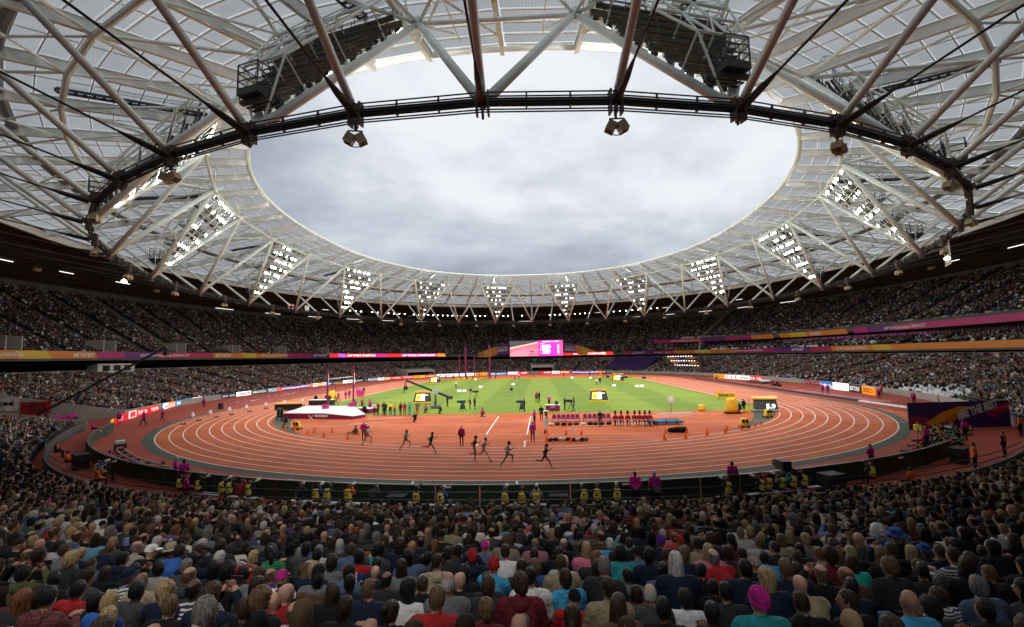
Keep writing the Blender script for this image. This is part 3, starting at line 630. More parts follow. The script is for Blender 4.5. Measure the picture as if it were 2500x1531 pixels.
def hair(style):
    if style in HAIR: return HAIR[style]
    mb = MB(); rough = []
    if style == 'short': mb.add(*hair_shell(seed=1))
    elif style == 'crop': mb.add(*hair_shell((1.05, 1.05, 1.045), .06, .005, -.05, .002, seed=2))
    elif style == 'balding': mb.add(*hair_shell((1.09, 1.08, 1.05), .2, .0, -.06, .004, topcut=.082, seed=3))
    elif style == 'curly': mb.add(*hair_shell((1.42, 1.3, 1.28), .05, -.05, -.11, .012, seed=4))
    elif style == 'full': mb.add(*hair_shell((1.2, 1.16, 1.13), .05, -.04, -.10, .007, seed=5))
    elif style in ('long', 'bob', 'wavy'):
        mb.add(*hair_shell((1.16, 1.14, 1.1), .055, -.05, -.10, .004, seed=6)); low = {'long': -.36, 'bob': -.16, 'wavy': -.27}[style]
        V, F = [], []; nz_, nx_ = 8, 13; rg = np.random.default_rng(8)
        for i in range(nz_):
            z = .02 + (low - .02) * i / (nz_ - 1); wd = np.interp(z, (low, -.15, .02), (.062 if style != 'bob' else .085, .098, .088)); dp = np.interp(z, (-.36, -.12, .02), (.075, .10, .108))
            for j in range(nx_):
                a = PI + PI * (j / (nx_ - 1)) * 1.16 - PI * .08; q = 1 + (.05 if style == 'wavy' else .02) * math.sin(i * 2.1 + j * 1.7) + .03 * (rg.random() - .5)
                V.append((wd * math.cos(a) * q, dp * math.sin(a) * q - .004, z))
        F = [(i * nx_ + j, i * nx_ + j + 1, (i + 1) * nx_ + j + 1, (i + 1) * nx_ + j) for i in range(nz_ - 1) for j in range(nx_ - 1)]; mb.add(V, F)
        mb.add(*loft([(0, -.06, low + .06), (0, -.05, low + .01), (0, -.045, low - .01)], [.06, .05, .02], [.04, .03, .01], (1, 0, 0), 8))
    elif style == 'ponytail':
        mb.add(*hair_shell((1.09, 1.08, 1.06), .05, -.03, -.09, .003, seed=9)); mb.add(*loft([(0, -.10, .04), (0, -.15, .03), (0, -.165, -.04), (0, -.15, -.14), (0, -.14, -.2)], [.018, .03, .036, .03, .006], [.018, .026, .03, .026, .006], (1, 0, 0), 8))
    elif style == 'bun':
        mb.add(*hair_shell((1.1, 1.09, 1.07), .05, -.03, -.09, .003, seed=10)); mb.add(*ellipsoid((0, -.115, .07), (.042, .036, .042), 9, 7))
    elif style == 'cap':
        V, F = hair_shell((1.15, 1.13, 1.1), .03, .03, .02, .0, seed=11); mb.add(V, F)
        mb.grid([[(.07 * math.cos(a), .085 * math.sin(a), .045) for a in np.linspace(.25, PI - .25, 9)], [(.078 * math.cos(a), .085 + .085 * math.sin(a), .028) for a in np.linspace(.1, PI - .1, 9)]])
        mb.grid([[(.078 * math.cos(a), .085 + .085 * math.sin(a), .026) for a in np.linspace(.1, PI - .1, 9)], [(.07 * math.cos(a), .085 * math.sin(a), .040) for a in np.linspace(.25, PI - .25, 9)]])
    elif style == 'beanie': mb.add(*hair_shell((1.2, 1.17, 1.2), .03, -.02, -.03, .003, seed=12))
    elif style == 'hat':
        mb.lathe([(.165, .035), (.155, .03), (.095, .045), (.098, .055), (.092, .12), (.075, .14), (.04, .132), (.0, .128)], n=16)
        mb.v = [(x * .92, y * 1.08 - .005, z) for x, y, z in mb.v]
    elif style == 'helmet_hat': mb.add(*hair_shell((1.14, 1.12, 1.16), .03, .0, -.02, .0, seed=13))
    elif style == 'bearskin':
        mb.add(*loft([(0, .005, .0), (0, .01, .06), (0, .005, .2), (0, -.005, .32), (0, -.01, .40), (0, -.01, .44)], [.085, .112, .125, .122, .095, .04], [.1, .125, .135, .13, .1, .045], (1, 0, 0), 14))
    elif style == 'wig': mb.add(*hair_shell((1.75, 1.6, 1.5), .06, -.07, -.12, .02, seed=14))
    me = mb.mesh('hair_' + style, [None], True); HAIR[style] = me; return me
HOOD = MB()
HOOD.add(*loft([(-.12, .05, -.18), (-.12, -.06, -.155), (0, -.125, -.15), (.12, -.06, -.155), (.12, .05, -.18)], [.022, .045, .06, .045, .022], [.02, .035, .04, .035, .02], (0, 0, 1), 8)); HOOD.add(*ellipsoid((0, -.13, -.20), (.10, .045, .085), 10, 7))
HOOD = HOOD.mesh('hood', [None], True)

# ------------------------------------------------------------------ cloth, skin and hair colours
SKINS = [M('skin_' + n, c, .55, .08, 8, spec=.35) for n, c in (('pale', (.52, .30, .21)), ('light', (.46, .25, .17)), ('tan', (.36, .19, .12)), ('brown', (.22, .11, .065)), ('dark', (.11, .055, .035)))]
CLO = {}
def cloth(name, rgb):
    if name not in CLO: CLO[name] = M(name + '_cloth', rgb, .85, .3, 9, .9, spec=.2, bd=.06)
    return CLO[name]
CL = dict(black=(.009, .009, .011), charcoal=(.024, .025, .028), navy=(.010, .015, .036), dark_grey=(.05, .052, .056), grey=(.14, .14, .145), light_grey=(.38, .38, .38), white=(.66, .65, .64), red=(.34, .018, .02), maroon=(.12, .012, .02),
          blue=(.03, .10, .36), sky_blue=(.05, .30, .52), denim=(.07, .11, .2), teal=(.02, .22, .23), olive=(.07, .08, .03), green=(.03, .17, .06), lime=(.28, .48, .04), purple=(.10, .02, .2), magenta=(.48, .02, .23), pink=(.58, .16, .24), beige=(.36, .29, .2), brown=(.10, .055, .03),
          orange=(.75, .13, .02), yellow=(.75, .62, .10), gold=(.72, .42, .03), lilac=(.4, .34, .5), khaki=(.28, .22, .13), turquoise=(.03, .42, .38))
CW = dict(black=25, charcoal=18, navy=16, dark_grey=9, grey=5, light_grey=2.5, white=2.4, red=3.5, maroon=3.5, blue=2, sky_blue=1.0, denim=4, teal=.8, olive=3, green=1.2, purple=.8, pink=.8, beige=2.5, brown=3, lilac=.4, khaki=2, turquoise=.3, orange=.4, lime=.3)
HC = dict(black=(.008, .007, .007), dark_brown=(.022, .013, .008), brown=(.05, .028, .016), light_brown=(.12, .07, .036), blonde=(.36, .25, .12), grey=(.16, .15, .14), white=(.46, .44, .42), ginger=(.17, .06, .022))
HW = dict(black=15, dark_brown=30, brown=24, light_brown=12, blonde=8, grey=6, white=3, ginger=3)
HM = {k: M(k + '_hair', v, .5, .7, 16, 1., spec=.35, stretch=(3, 3, .5), bd=.03) for k, v in HC.items()}
m_eye = M('eye_dark', (.02, .012, .01), .3, 0)
m_shoe = M('dark_shoe', (.02, .02, .022), .5, .2)
def pattern_cloth(name, c1, c2, sc, both):
    m = bpy.data.materials.new(name + '_cloth'); m.use_nodes = True; t = m.node_tree; b = t.nodes['Principled BSDF']; b.inputs['Roughness'].default_value = .85
    tc = nd(t, 'ShaderNodeTexCoord'); w1 = nd(t, 'ShaderNodeTexWave', bands_direction='Z', wave_profile='SIN'); w1.inputs['Scale'].default_value = sc; w1.inputs['Distortion'].default_value = 1.2; w1.inputs['Detail Scale'].default_value = .6; t.links.new(tc.outputs['Object'], w1.inputs[0]); fac = w1.outputs['Fac']
    if both:
        w2 = nd(t, 'ShaderNodeTexWave', bands_direction='X', wave_profile='SIN'); w2.inputs['Scale'].default_value = sc; t.links.new(tc.outputs['Object'], w2.inputs[0]); mu = nd(t, 'ShaderNodeMath', operation='MULTIPLY'); t.links.new(fac, mu.inputs[0]); t.links.new(w2.outputs['Fac'], mu.inputs[1]); fac = mu.outputs[0]
    r = nd(t, 'ShaderNodeValToRGB'); r.color_ramp.elements[0].position = .4; r.color_ramp.elements[1].position = .55; r.color_ramp.elements[0].color = (*c1, 1); r.color_ramp.elements[1].color = (*c2, 1); t.links.new(fac, r.inputs[0]); t.links.new(r.outputs[0], b.inputs['Base Color']); CLO[name] = m
for nm_, c1_, c2_, sc_, bo_ in (('striped', (.6, .58, .55), (.02, .025, .05), 9., False), ('checked', (.22, .2, .18), (.42, .4, .36), 14., True), ('plaid', (.09, .02, .02), (.2, .05, .04), 8., True)):
    pattern_cloth(nm_, c1_, c2_, sc_, bo_); CL[nm_] = c2_
def pick(d): k = list(d); return random.choices(k, [d[q] for q in k])[0]
def person(posekey, loc, rz, label, group, top='black', legs='charcoal', hairstyle='short', haircol='dark_brown', skin=1, scale=1., arms=None, forearm=None, belly=None, thigh=None, shin=None, shoe=None, hatmat=None, hood=False, name='person', cat='person'):
    me, Hm, J = BODY[posekey]; o = ob(name, me, None, loc, rz); o.scale = (scale,) * 3
    if group == 'spectators in the nearest rows': o.rotation_euler = (random.gauss(0, .05), random.gauss(0, .05), rz)
    tp = cloth(top, CL[top]) if isinstance(top, str) else top; lg = cloth(legs, CL[legs]); sk_ = SKINS[skin]
    cm = lambda v, d: d if v is None else (sk_ if v == 'skin' else cloth(v, CL[v]))
    mats = [sk_, tp, cm(belly, tp), cm(arms, tp), cm(forearm, cm(arms, tp)), sk_, lg, cm(thigh, lg), cm(shin, cm(thigh, lg)), cm(shoe, m_shoe) if shoe else m_shoe, m_eye]
    for sl, m in zip(o.material_slots, mats): sl.link = 'OBJECT'; sl.material = m
    if hairstyle != 'bald':
        h = ob('hair' if hairstyle not in ('cap', 'hat', 'beanie', 'bearskin', 'wig', 'helmet_hat') else 'hat', hair(hairstyle), o); h.matrix_local = Hm
        h.material_slots[0].link = 'OBJECT'; h.material_slots[0].material = hatmat or HM[haircol]
    if hood:
        h = ob('hood', HOOD, o); h.matrix_local = Matrix.Translation(Vector(J['hed'])); h.material_slots[0].link = 'OBJECT'; h.material_slots[0].material = tp
    return tag(o, label, cat, group)

# ------------------------------------------------------------------ spectators: seat places
ORD = ['first', 'second', 'third', 'fourth', 'fifth', 'sixth', 'seventh', 'eighth', 'ninth', 'tenth', 'eleventh', 'twelfth', 'thirteenth', 'fourteenth', 'fifteenth', 'sixteenth', 'seventeenth', 'eighteenth', 'nineteenth', 'twentieth',
       'twenty-first', 'twenty-second', 'twenty-third', 'twenty-fourth', 'twenty-fifth', 'twenty-sixth', 'twenty-seventh', 'twenty-eighth', 'twenty-ninth', 'thirtieth']
def places(rows, t0, t1, pitch, tier, aisle_n, tl=0.):
    out = []
    _, Lr = even_t(lambda q: bowl(12, q), 2, 0, 2 * PI)
    ta, _ = even_t(lambda q: bowl(12, q), aisle_n + 1, 0, 2 * PI)
    for i, (s, z) in enumerate(rows):
        f = lambda q: bowl(s + .42, q); _, L = even_t(f, 2, t0, t1); n = int(L / pitch); tq, _ = even_t(f, n, t0, t1)
        P = f(tq); N = np.stack((np.sin(tq) * 1., -np.cos(tq) * 1.), -1)
        e = 1e-3; dP = f(tq + e) - f(tq - e); dP /= np.linalg.norm(dP, axis=1)[:, None]; N = np.stack((-dP[:, 1], dP[:, 0]), -1)     # inward normal
        # aisles
        dt = np.abs((tq[:, None] - ta[None, :] + PI) % (2 * PI) - PI).min(1); spd = L / (t1 - t0)
        ok = (dt * spd > .85) | ((tier == 0) & (P[:, 1] < -70))
        if tier == 0: tm = tq % (2 * PI); ok &= ~((tm > TG0 - .012) & (tm < TG1 + .012))
        out.append(np.column_stack((P, np.full(n, z) + tl * tilt(P[:, 0]), N, np.full(n, i), np.full(n, tier), np.arange(n)))[ok])
    return np.concatenate(out)
PL = np.concatenate((places(LOW, 0, 2 * PI, .485, 0, 56), places(UPE, TW1 + .02, 2 * PI - .9, .52, 1, 64, .3), places(UPW, 1.05, TW1 - .02, .52, 2, 64), places(MID, 1.05, TW1 - .02, .52, 3, 64, .3)))
PL[:, :2] += RNG.normal(0, .035, (len(PL), 2))
D = PL[:, :3] + (0, 0, 1.1) - CP; dep = D @ CFn; uu, vv = D @ CRn / dep, D @ CUn / dep
vis = (dep > 4.1) & (np.abs(uu) < 1.09 + .5 / np.maximum(dep, .1)) & (np.abs(vv) < .67 + .5 / np.maximum(dep, .1)); PL, dep = PL[vis], dep[vis]; D = D[vis]; uu = uu[vis]; vv = vv[vis]
tier = PL[:, 6].astype(int); row = PL[:, 5].astype(int)
# openings in the lower tier where nobody sits (tunnel mouths and the empty purple block)
def blocked(x, y, z):
    q = np.zeros(len(x), bool)
    for (x0, x1, y0, y1, z0, z1) in HOLES: q |= (x > x0) & (x < x1) & (y > y0) & (y < y1) & (z > z0) & (z < z1)
    return q
HOLES = [(-56, -45, 66, 120, -1, 4.0), (-3, 12, 85, 120, -1, 4.6), (0, 0, 0, 0, 0, 0)]
hol = blocked(PL[:, 0], PL[:, 1], PL[:, 2]) & (tier == 0)
tpar = np.arctan2(np.sign(PL[:, 0]) * (np.abs(PL[:, 0]) / (66 + PL[:, 2] * 4.3)) ** 1.15, -np.sign(PL[:, 1]) * (np.abs(PL[:, 1]) / (98 + PL[:, 2] * 4.3)) ** 1.15) % (2 * PI)
hol |= (tier == 0) & (tpar > 2.46) & (tpar < 2.73) & (row > 1) & (row < 27)
for t_ in VOM: P = bowl(28, t_); hol |= (tier == 1) & (np.hypot(PL[:, 0] - P[0], PL[:, 1] - P[1]) < 2.6) & (row < 8)
empty_p = np.select([tier == 3, tier == 2, tier == 1], [.35, .25, .04], .03)
west_low = (tier == 0) & (PL[:, 0] > 25) & (PL[:, 1] > -70)
cl = np.sin(PL[:, 0] * .31 + PL[:, 5] * .8) * np.sin(PL[:, 1] * .23 + PL[:, 5] * .5)       # empty seats come in patches
empty_p = np.where(west_low, np.clip(.10 + .35 * (cl > .55) + .25 * ((row > 26)), 0, .7), empty_p); empty_p = np.where(tier == 3, np.clip(.15 + .6 * (cl > .1), 0, .9), empty_p)
blk = (PL[:, 0] > 55) & (np.abs(PL[:, 1] + 42) < 9) & (row < 5) & (tier == 0); empty_p = np.where(blk, .9, empty_p)
emp = (RNG.random(len(PL)) < empty_p) & (dep > 24)
occ = ~emp & ~hol
order = np.argsort(dep); near_ix = [i for i in order if occ[i] and abs(uu[i]) < 1.08 and vv[i] > -.70][:215]
near_set = np.zeros(len(PL), bool); near_set[near_ix] = True
FOC = np.array((4., -82.))       # the runners everybody watches
def facing(P, N, mixf):
    to = FOC - P; to /= np.linalg.norm(to, axis=1)[:, None] + 1e-9; d = N * (1 - mixf) + to * mixf; return np.arctan2(-d[:, 0], d[:, 1])

# the 300 nearest spectators, one object each
HS = dict(short=27, crop=13, balding=8, curly=3, full=17, long=5, bob=7, wavy=5, ponytail=6, bun=2.5, cap=4, beanie=1.5, bald=5, hat=.8)
HN = dict(short='short', crop='cropped', balding='balding', curly='curly', full='thick', long='long', bob='bobbed', wavy='wavy', ponytail='ponytailed', bun='bunned', bald='bald')
seatno = {}
for i in near_ix: seatno.setdefault(row[i], []).append((uu[i], i))
rank = {}
for r_, l in seatno.items():
    for q, (_, i) in enumerate(sorted(l)): rank[i] = q
used = set(); CAPC = ['white', 'navy', 'black', 'grey', 'beige', 'red', 'magenta']
SPECIAL = {}
def near_at(u, v): return min((i for i in near_ix if i not in SPECIAL), key=lambda i: ((D[i] + (0, 0, .1)) @ CRn / dep[i] - u) ** 2 + ((D[i] + (0, 0, .1)) @ CUn / dep[i] - v) ** 2)
def px(x, y): return (x - 1250) / 1163., (765.5 - y) / 1163.
for x, y, kw in ((860, 1385, dict(flag=1, top='red', hs='short', hc='black')), (940, 1385, dict(flag=1, top='navy', hs='crop', hc='dark_brown')), (370, 1430, dict(top='beige', hs='balding', hc='grey')), (445, 1400, dict(top='dark_grey', hs='short', hc='grey')),
                 (545, 1375, dict(top='black', hs='full', hc='white')), (610, 1370, dict(top='red', hs='bob', hc='blonde', hood=True)), (330, 1345, dict(top='black', hs='cap', hc='brown', cap='white')), (395, 1350, dict(top='blue', hs='short', hc='dark_brown')),
                 (1590, 1340, dict(top='navy', hs='beanie', cap='purple', hc='brown')), (1510, 1320, dict(top='sky_blue', hs='short', hc='white')), (1875, 1345, dict(top='sky_blue', hs='short', hc='dark_brown', hood=True)), (1720, 1365, dict(top='pink', hs='long', hc='blonde')),
                 (2175, 1325, dict(top='blue', hs='wig', hc='white', cap='white')), (2240, 1310, dict(top='black', hs='hat', cap='blue', hc='brown')), (2265, 1295, dict(top='charcoal', hs='hat', cap='blue', hc='brown')), (1880, 1480, dict(top='teal', hs='beanie', cap='magenta', hc='brown')),
                 (2100, 1390, dict(top='turquoise', hs='long', hc='brown')), (1080, 1400, dict(top='beige', hs='crop', hc='dark_brown', hood=True)), (985, 1430, dict(top='white', hs='long', hc='black')), (1240, 1380, dict(top='white', hs='crop', hc='dark_brown', text='PORTUGAL')),
                 (1400, 1400, dict(top='sky_blue', hs='full', hc='dark_brown')), (1340, 1450, dict(top='red', hs='cap', cap='black', hc='black')), (770, 1350, dict(top='light_grey', hs='short', hc='grey')), (835, 1300, dict(top='denim', hs='short', hc='brown')), (860, 1310, dict(top='teal', hs='bob', hc='brown')),
                 (1100, 1470, dict(top='grey', hs='balding', hc='white')), (430, 1290, dict(top='dark_grey', hs='hat', cap='beige', hc='grey')), (155, 1440, dict(top='red', hs='short', hc='black', hood=True)), (2340, 1340, dict(top='lime', hs='full', hc='dark_brown'))):
    i = near_at(*px(x, y)); SPECIAL[i] = kw
m_flag = [cloth('flag_blue', (.015, .03, .16)), cloth('flag_white', (.6, .6, .6)), cloth('flag_red', (.42, .015, .03))]
def flag_cape(o):
    nx, nz = 30, 24; V, F, Mi = [], [], []
    for i in range(nz + 1):
        for j in range(nx + 1):
            a = -1.25 + 2.5 * j / nx; z = 1.03 - .56 * i / nz; k = 1 + .25 * (i / nz) + .03 * math.sin(j * .9 + i * .3); rad = np.interp(i / nz, (0, .12, 1), (.17, .225, .25))
            V.append((rad * math.sin(a) * k * 1.05, -.01 - (.16 * math.cos(a)) * k * (.8 if i < 2 else 1), z - .10 * abs(math.sin(a)) ** 2))
    for i in range(nz):
        for j in range(nx):
            F.append((i * (nx + 1) + j, (i + 1) * (nx + 1) + j, (i + 1) * (nx + 1) + j + 1, i * (nx + 1) + j + 1)); x, y = (i + .5) / nz * 2 - 1, (j + .5) / nx * 2 - 1
            ax, ay = abs(x), abs(y); dg = abs(ax - ay)
            Mi.append(2 if min(ax, ay) < .13 else 1 if min(ax, ay) < .23 else 2 if dg < .07 else 1 if dg < .2 else 0)
    me = bpy.data.meshes.new('flag'); me.from_pydata(V, [], F); [me.materials.append(m) for m in m_flag]; me.polygons.foreach_set('material_index', Mi); me.polygons.foreach_set('use_smooth', [True] * len(F)); ob('flag_cape', me, o)
POSEW = dict(sit_lap=30, sit_lookright=14, sit_lookleft=14, sit_clap=8, sit_phone=5, sit_lean=12, sit_arms=10, sit_slim=12)
for i in near_ix:
    kw = SPECIAL.get(i, {}); pk = 'sit_lap' if kw.get('flag') or kw.get('text') else pick(POSEW); tp = kw.get('top') or (random.choice(['striped', 'checked', 'plaid']) if random.random() < .06 else pick(CW)); hs = kw.get('hs') or pick(HS); hc = kw.get('hc') or pick(HW)
    if hs in ('balding', 'bald') and 'hc' not in kw: hc = random.choice(['grey', 'white', 'grey', 'light_brown'])
    sk_ = random.choices(range(5), (38, 34, 12, 9, 5))[0]
    if sk_ >= 3 and 'hc' not in kw: hc = 'black'
    hatm = None
    if hs in ('cap', 'beanie', 'hat'): cc_ = kw.get('cap') or random.choice(CAPC); hatm = cloth(cc_, CL[cc_])
    if hs == 'wig': hatm = cloth('white', CL['white'])
    hd = kw.get('hood', random.random() < .2 and hs not in ('long', 'wavy'))
    P = PL[i]; mixf = .38 if abs(P[0]) > 6 else .15; rz = float(facing(P[None, :2], P[None, 3:5], mixf)[0]) + random.gauss(0, .12)
    what = {'cap': cc_ + ' cap' if hatm else '', 'beanie': cc_ + ' beanie' if hatm else '', 'hat': cc_ + ' brimmed hat' if hatm else '', 'wig': 'curly white wig'}.get(hs) or (('bald head' if hs == 'bald' else HN.get(hs, 'short') + ' ' + hc.replace('_', ' ') + ' hair'))
    lab = f"spectator, {tp.replace('_', ' ')} top, {what}, {ORD[row[i]]} row, {ORD[rank[i]] if rank[i] < 30 else str(rank[i] + 1) + 'th'} from left"
    o = person(pk, (P[0], P[1], P[2]), rz, lab, 'spectators in the nearest rows', tp, random.choice(['charcoal', 'denim', 'navy', 'black', 'khaki']), hs, hc, sk_, random.gauss(1., .055), hatmat=hatm, hood=hd,
               forearm='skin' if (tp in ('white', 'sky_blue', 'denim', 'light_grey', 'grey') and random.random() < .4 and not kw) else None)
    if kw.get('flag'): flag_cape(o); o['label'] = f"spectator draped in a red, white and blue flag, {'with short black hair' if hc == 'black' else 'with cropped brown hair'}"
    if kw.get('text'):
        mb = MB(); text_flat(mb, kw['text'], (-.11, -.158, .84), (1, 0, 0), (0, .08, 1), .034, .22); mb.build('back_print', cloth('maroon', CL['maroon']), o)
    if pk == 'sit_phone':
        mb = MB(); mb.box((0, .42, 1.19), (.15, .012, .075)); mb.build('phone', m_black, o)

# everyone else: one crowd object, people set on their seats
def inst_mat(name, attr, rough=.8):
    m = bpy.data.materials.new(name); m.use_nodes = True; t = m.node_tree; b = t.nodes['Principled BSDF']; b.inputs['Roughness'].default_value = rough; b.inputs['Specular IOR Level'].default_value = .2
    a = nd(t, 'ShaderNodeAttribute', attribute_type='INSTANCER', attribute_name=attr); t.links.new(a.outputs['Color'], b.inputs['Base Color']); return m
im = {k: inst_mat('crowd_' + k, k) for k in ('skin', 'shirt', 'hair')}; im_leg = M('crowd_trousers', (.025, .027, .035), .8, .2)
def reduced(key, style, tris, name, cut_legs=False):
    me, Hm, J = BODY[key]; bm_ = bmesh.new(); bm_.from_mesh(me); hm = hair(style) if style != 'bald' else None
    mp = [0, 1, 1, 1, 1, 0, 3, 3, 3, 3, 3]
    for f in bm_.faces: f.material_index = mp[f.material_index]
    n0 = len(bm_.faces)
    if hm:
        tmp = hm.copy(); tmp.transform(Hm); bm_.from_mesh(tmp); bm_.faces.ensure_lookup_table()
        for f in bm_.faces[n0:]: f.material_index = 2
        bpy.data.meshes.remove(tmp)
    bmesh.ops.triangulate(bm_, faces=bm_.faces); r = bpy.data.meshes.new(name); bm_.to_mesh(r); bm_.free()
    for m in (im['skin'], im['shirt'], im['hair'], im_leg): r.materials.append(m)
    o = bpy.data.objects.new(name, r); COL.objects.link(o); md = o.modifiers.new('d', 'DECIMATE'); md.ratio = min(1, tris / len(r.polygons))
    dg = bpy.context.evaluated_depsgraph_get(); r2 = bpy.data.meshes.new_from_object(o.evaluated_get(dg)); bpy.data.objects.remove(o); r2.name = name; return r2
tcol = bpy.data.collections.new('crowd_figures')
combos = [('sit_lap', 'short'), ('sit_lap', 'long'), ('sit_lookright', 'full'), ('sit_lookleft', 'balding'), ('sit_clap', 'bob'), ('sit_lean', 'short'), ('sit_arms', 'crop'), ('sit_slim', 'wavy'), ('sit_slim', 'ponytail'), ('sit_lookright', 'bob'), ('sit_phone', 'full'), ('sit_arms', 'cap'), ('sit_lap', 'bald')]
NMID = len(combos)
for q, (a, s_) in enumerate(combos): tcol.objects.link(bpy.data.objects.new('crowd_figure_%02d' % q, reduced(a, s_, 620, 'crowd_figure')))
for q, (a, s_) in enumerate([('sit_lap', 'short'), ('sit_lookright', 'bob'), ('sit_clap', 'full'), ('sit_lean', 'long')]): tcol.objects.link(bpy.data.objects.new('crowd_figure_%02d' % (NMID + q), reduced(a, s_, 110, 'crowd_figure_far')))
def scatter(name, P, coll, attrs, idx, rz, scl):
    me = bpy.data.meshes.new(name); me.from_pydata(P.tolist(), [], [])
    for an, arr in attrs.items():
        a = me.attributes.new(an, 'FLOAT_COLOR', 'POINT'); a.data.foreach_set('color', np.column_stack((arr, np.ones(len(arr)))).astype(np.float32).ravel())
    a = me.attributes.new('pick', 'INT', 'POINT'); a.data.foreach_set('value', idx.astype(np.int32))
    a = me.attributes.new('turn', 'FLOAT_VECTOR', 'POINT'); a.data.foreach_set('vector', np.column_stack((np.zeros((len(P), 2)), rz)).astype(np.float32).ravel())
    a = me.attributes.new('size', 'FLOAT', 'POINT'); a.data.foreach_set('value', scl.astype(np.float32))
    o = ob(name, me); g = bpy.data.node_groups.new(name + '_nodes', 'GeometryNodeTree')
    g.interface.new_socket('Geometry', in_out='INPUT', socket_type='NodeSocketGeometry'); g.interface.new_socket('Geometry', in_out='OUTPUT', socket_type='NodeSocketGeometry')
    gi, go = g.nodes.new('NodeGroupInput'), g.nodes.new('NodeGroupOutput'); ip = g.nodes.new('GeometryNodeInstanceOnPoints'); ci = g.nodes.new('GeometryNodeCollectionInfo')
    ci.inputs['Collection'].default_value = coll; ci.inputs['Separate Children'].default_value = True; ci.inputs['Reset Children'].default_value = True
    def na(n_, ty): q = g.nodes.new('GeometryNodeInputNamedAttribute'); q.data_type = ty; q.inputs['Name'].default_value = n_; return q.outputs['Attribute']
    L = g.links.new; L(gi.outputs[0], ip.inputs['Points']); L(ci.outputs[0], ip.inputs['Instance']); ip.inputs['Pick Instance'].default_value = True
    L(na('pick', 'INT'), ip.inputs['Instance Index']); e2r = g.nodes.new('FunctionNodeEulerToRotation'); L(na('turn', 'FLOAT_VECTOR'), e2r.inputs[0]); L(e2r.outputs[0], ip.inputs['Rotation']); L(na('size', 'FLOAT'), ip.inputs['Scale']); L(ip.outputs[0], go.inputs[0])
    md = o.modifiers.new('people', 'NODES'); md.node_group = g; return o
sel = np.where(occ & ~near_set)[0]; n = len(sel)
ck = list(CW); shirts = np.array([CL[k] for k in ck])[RNG.choice(len(ck), n, p=np.array([CW[k] for k in ck]) / sum(CW.values()))] * RNG.uniform(.75, 1.3, (n, 1))
shirts = shirts * .72 + shirts.mean(1, keepdims=True) * np.array((.31, .28, .25))
shirts *= .62; br = RNG.random(n) < np.where(tier[sel] == 0, .11, .05); shirts[br] = np.array([(.6, .6, .58), (.5, .45, .4), (.42, .04, .04), (.14, .2, .38), (.55, .48, .4)])[RNG.integers(0, 5, br.sum())]
hk = list(HW); hairs = np.array([HC[k] for k in hk])[RNG.choice(len(hk), n, p=np.array([HW[k] for k in hk]) / sum(HW.values()))]
skins = np.array([(.48, .27, .19), (.42, .23, .155), (.34, .18, .115), (.17, .08, .045), (.075, .036, .022)])[RNG.choice(5, n, p=(.4, .33, .13, .09, .05))]
far = dep[sel] > 42; hairs *= .75; skins *= .85; idx = np.where(far, NMID + RNG.integers(0, 4, n), RNG.integers(0, NMID, n))
rz = facing(PL[sel, :2], PL[sel, 3:5], .3) + RNG.normal(0, .2, n)
crowd = scatter('crowd', PL[sel, :3], tcol, dict(shirt=shirts, hair=hairs, skin=skins), idx, rz, RNG.normal(1., .05, n))
tag(crowd, 'packed crowd of seated spectators filling the stands', None, None, 'stuff')
# seats: tip-up shells; all near ones, and the empty ones elsewhere
sm = MB(); sm.box((0, -.05, .42), (.44, .42, .05)); sm.box((0, -.27, .66), (.44, .05, .46)); sm.box((0, -.2, .2), (.06, .06, .42))
scol = bpy.data.collections.new('seat_shells'); sme = sm.mesh('seat_shell', inst_mat('seat_plastic', 'shell', .45)); scol.objects.link(bpy.data.objects.new('seat_shell', sme))
ss = np.where((emp & ~hol) | (dep < 16))[0]; n = len(ss)
shell = np.where((PL[ss, 0] > 20)[:, None] & (dep[ss] > 20)[:, None] & (tier[ss] != 2)[:, None], np.array((.62, .62, .62)), np.array((.03, .03, .034)))
shell[(dep[ss] < 16) & (RNG.random(n) < .12)] = (.06, .22, .36); shell[(dep[ss] < 16) & (RNG.random(n) < .25)] = (.09, .012, .02); shell[tier[ss] == 2] = (.035, .02, .075)
lf = (PL[ss, 0] < -20) & (dep[ss] > 20); shell[lf] = (.5, .5, .5)
P = PL[ss, :3].copy(); P[:, :2] -= PL[ss, 3:5] * .04
seats = scatter('stadium_seats', P, scol, dict(shell=shell), np.zeros(n), np.arctan2(-PL[ss, 3], PL[ss, 4]), np.ones(n)); tag(seats, 'rows of plastic tip-up seats in the stands', None, None, 'stuff')
print('crowd', len(sel), 'seats', n, 'near', len(near_ix), 'near depth', dep[near_ix[-1]])

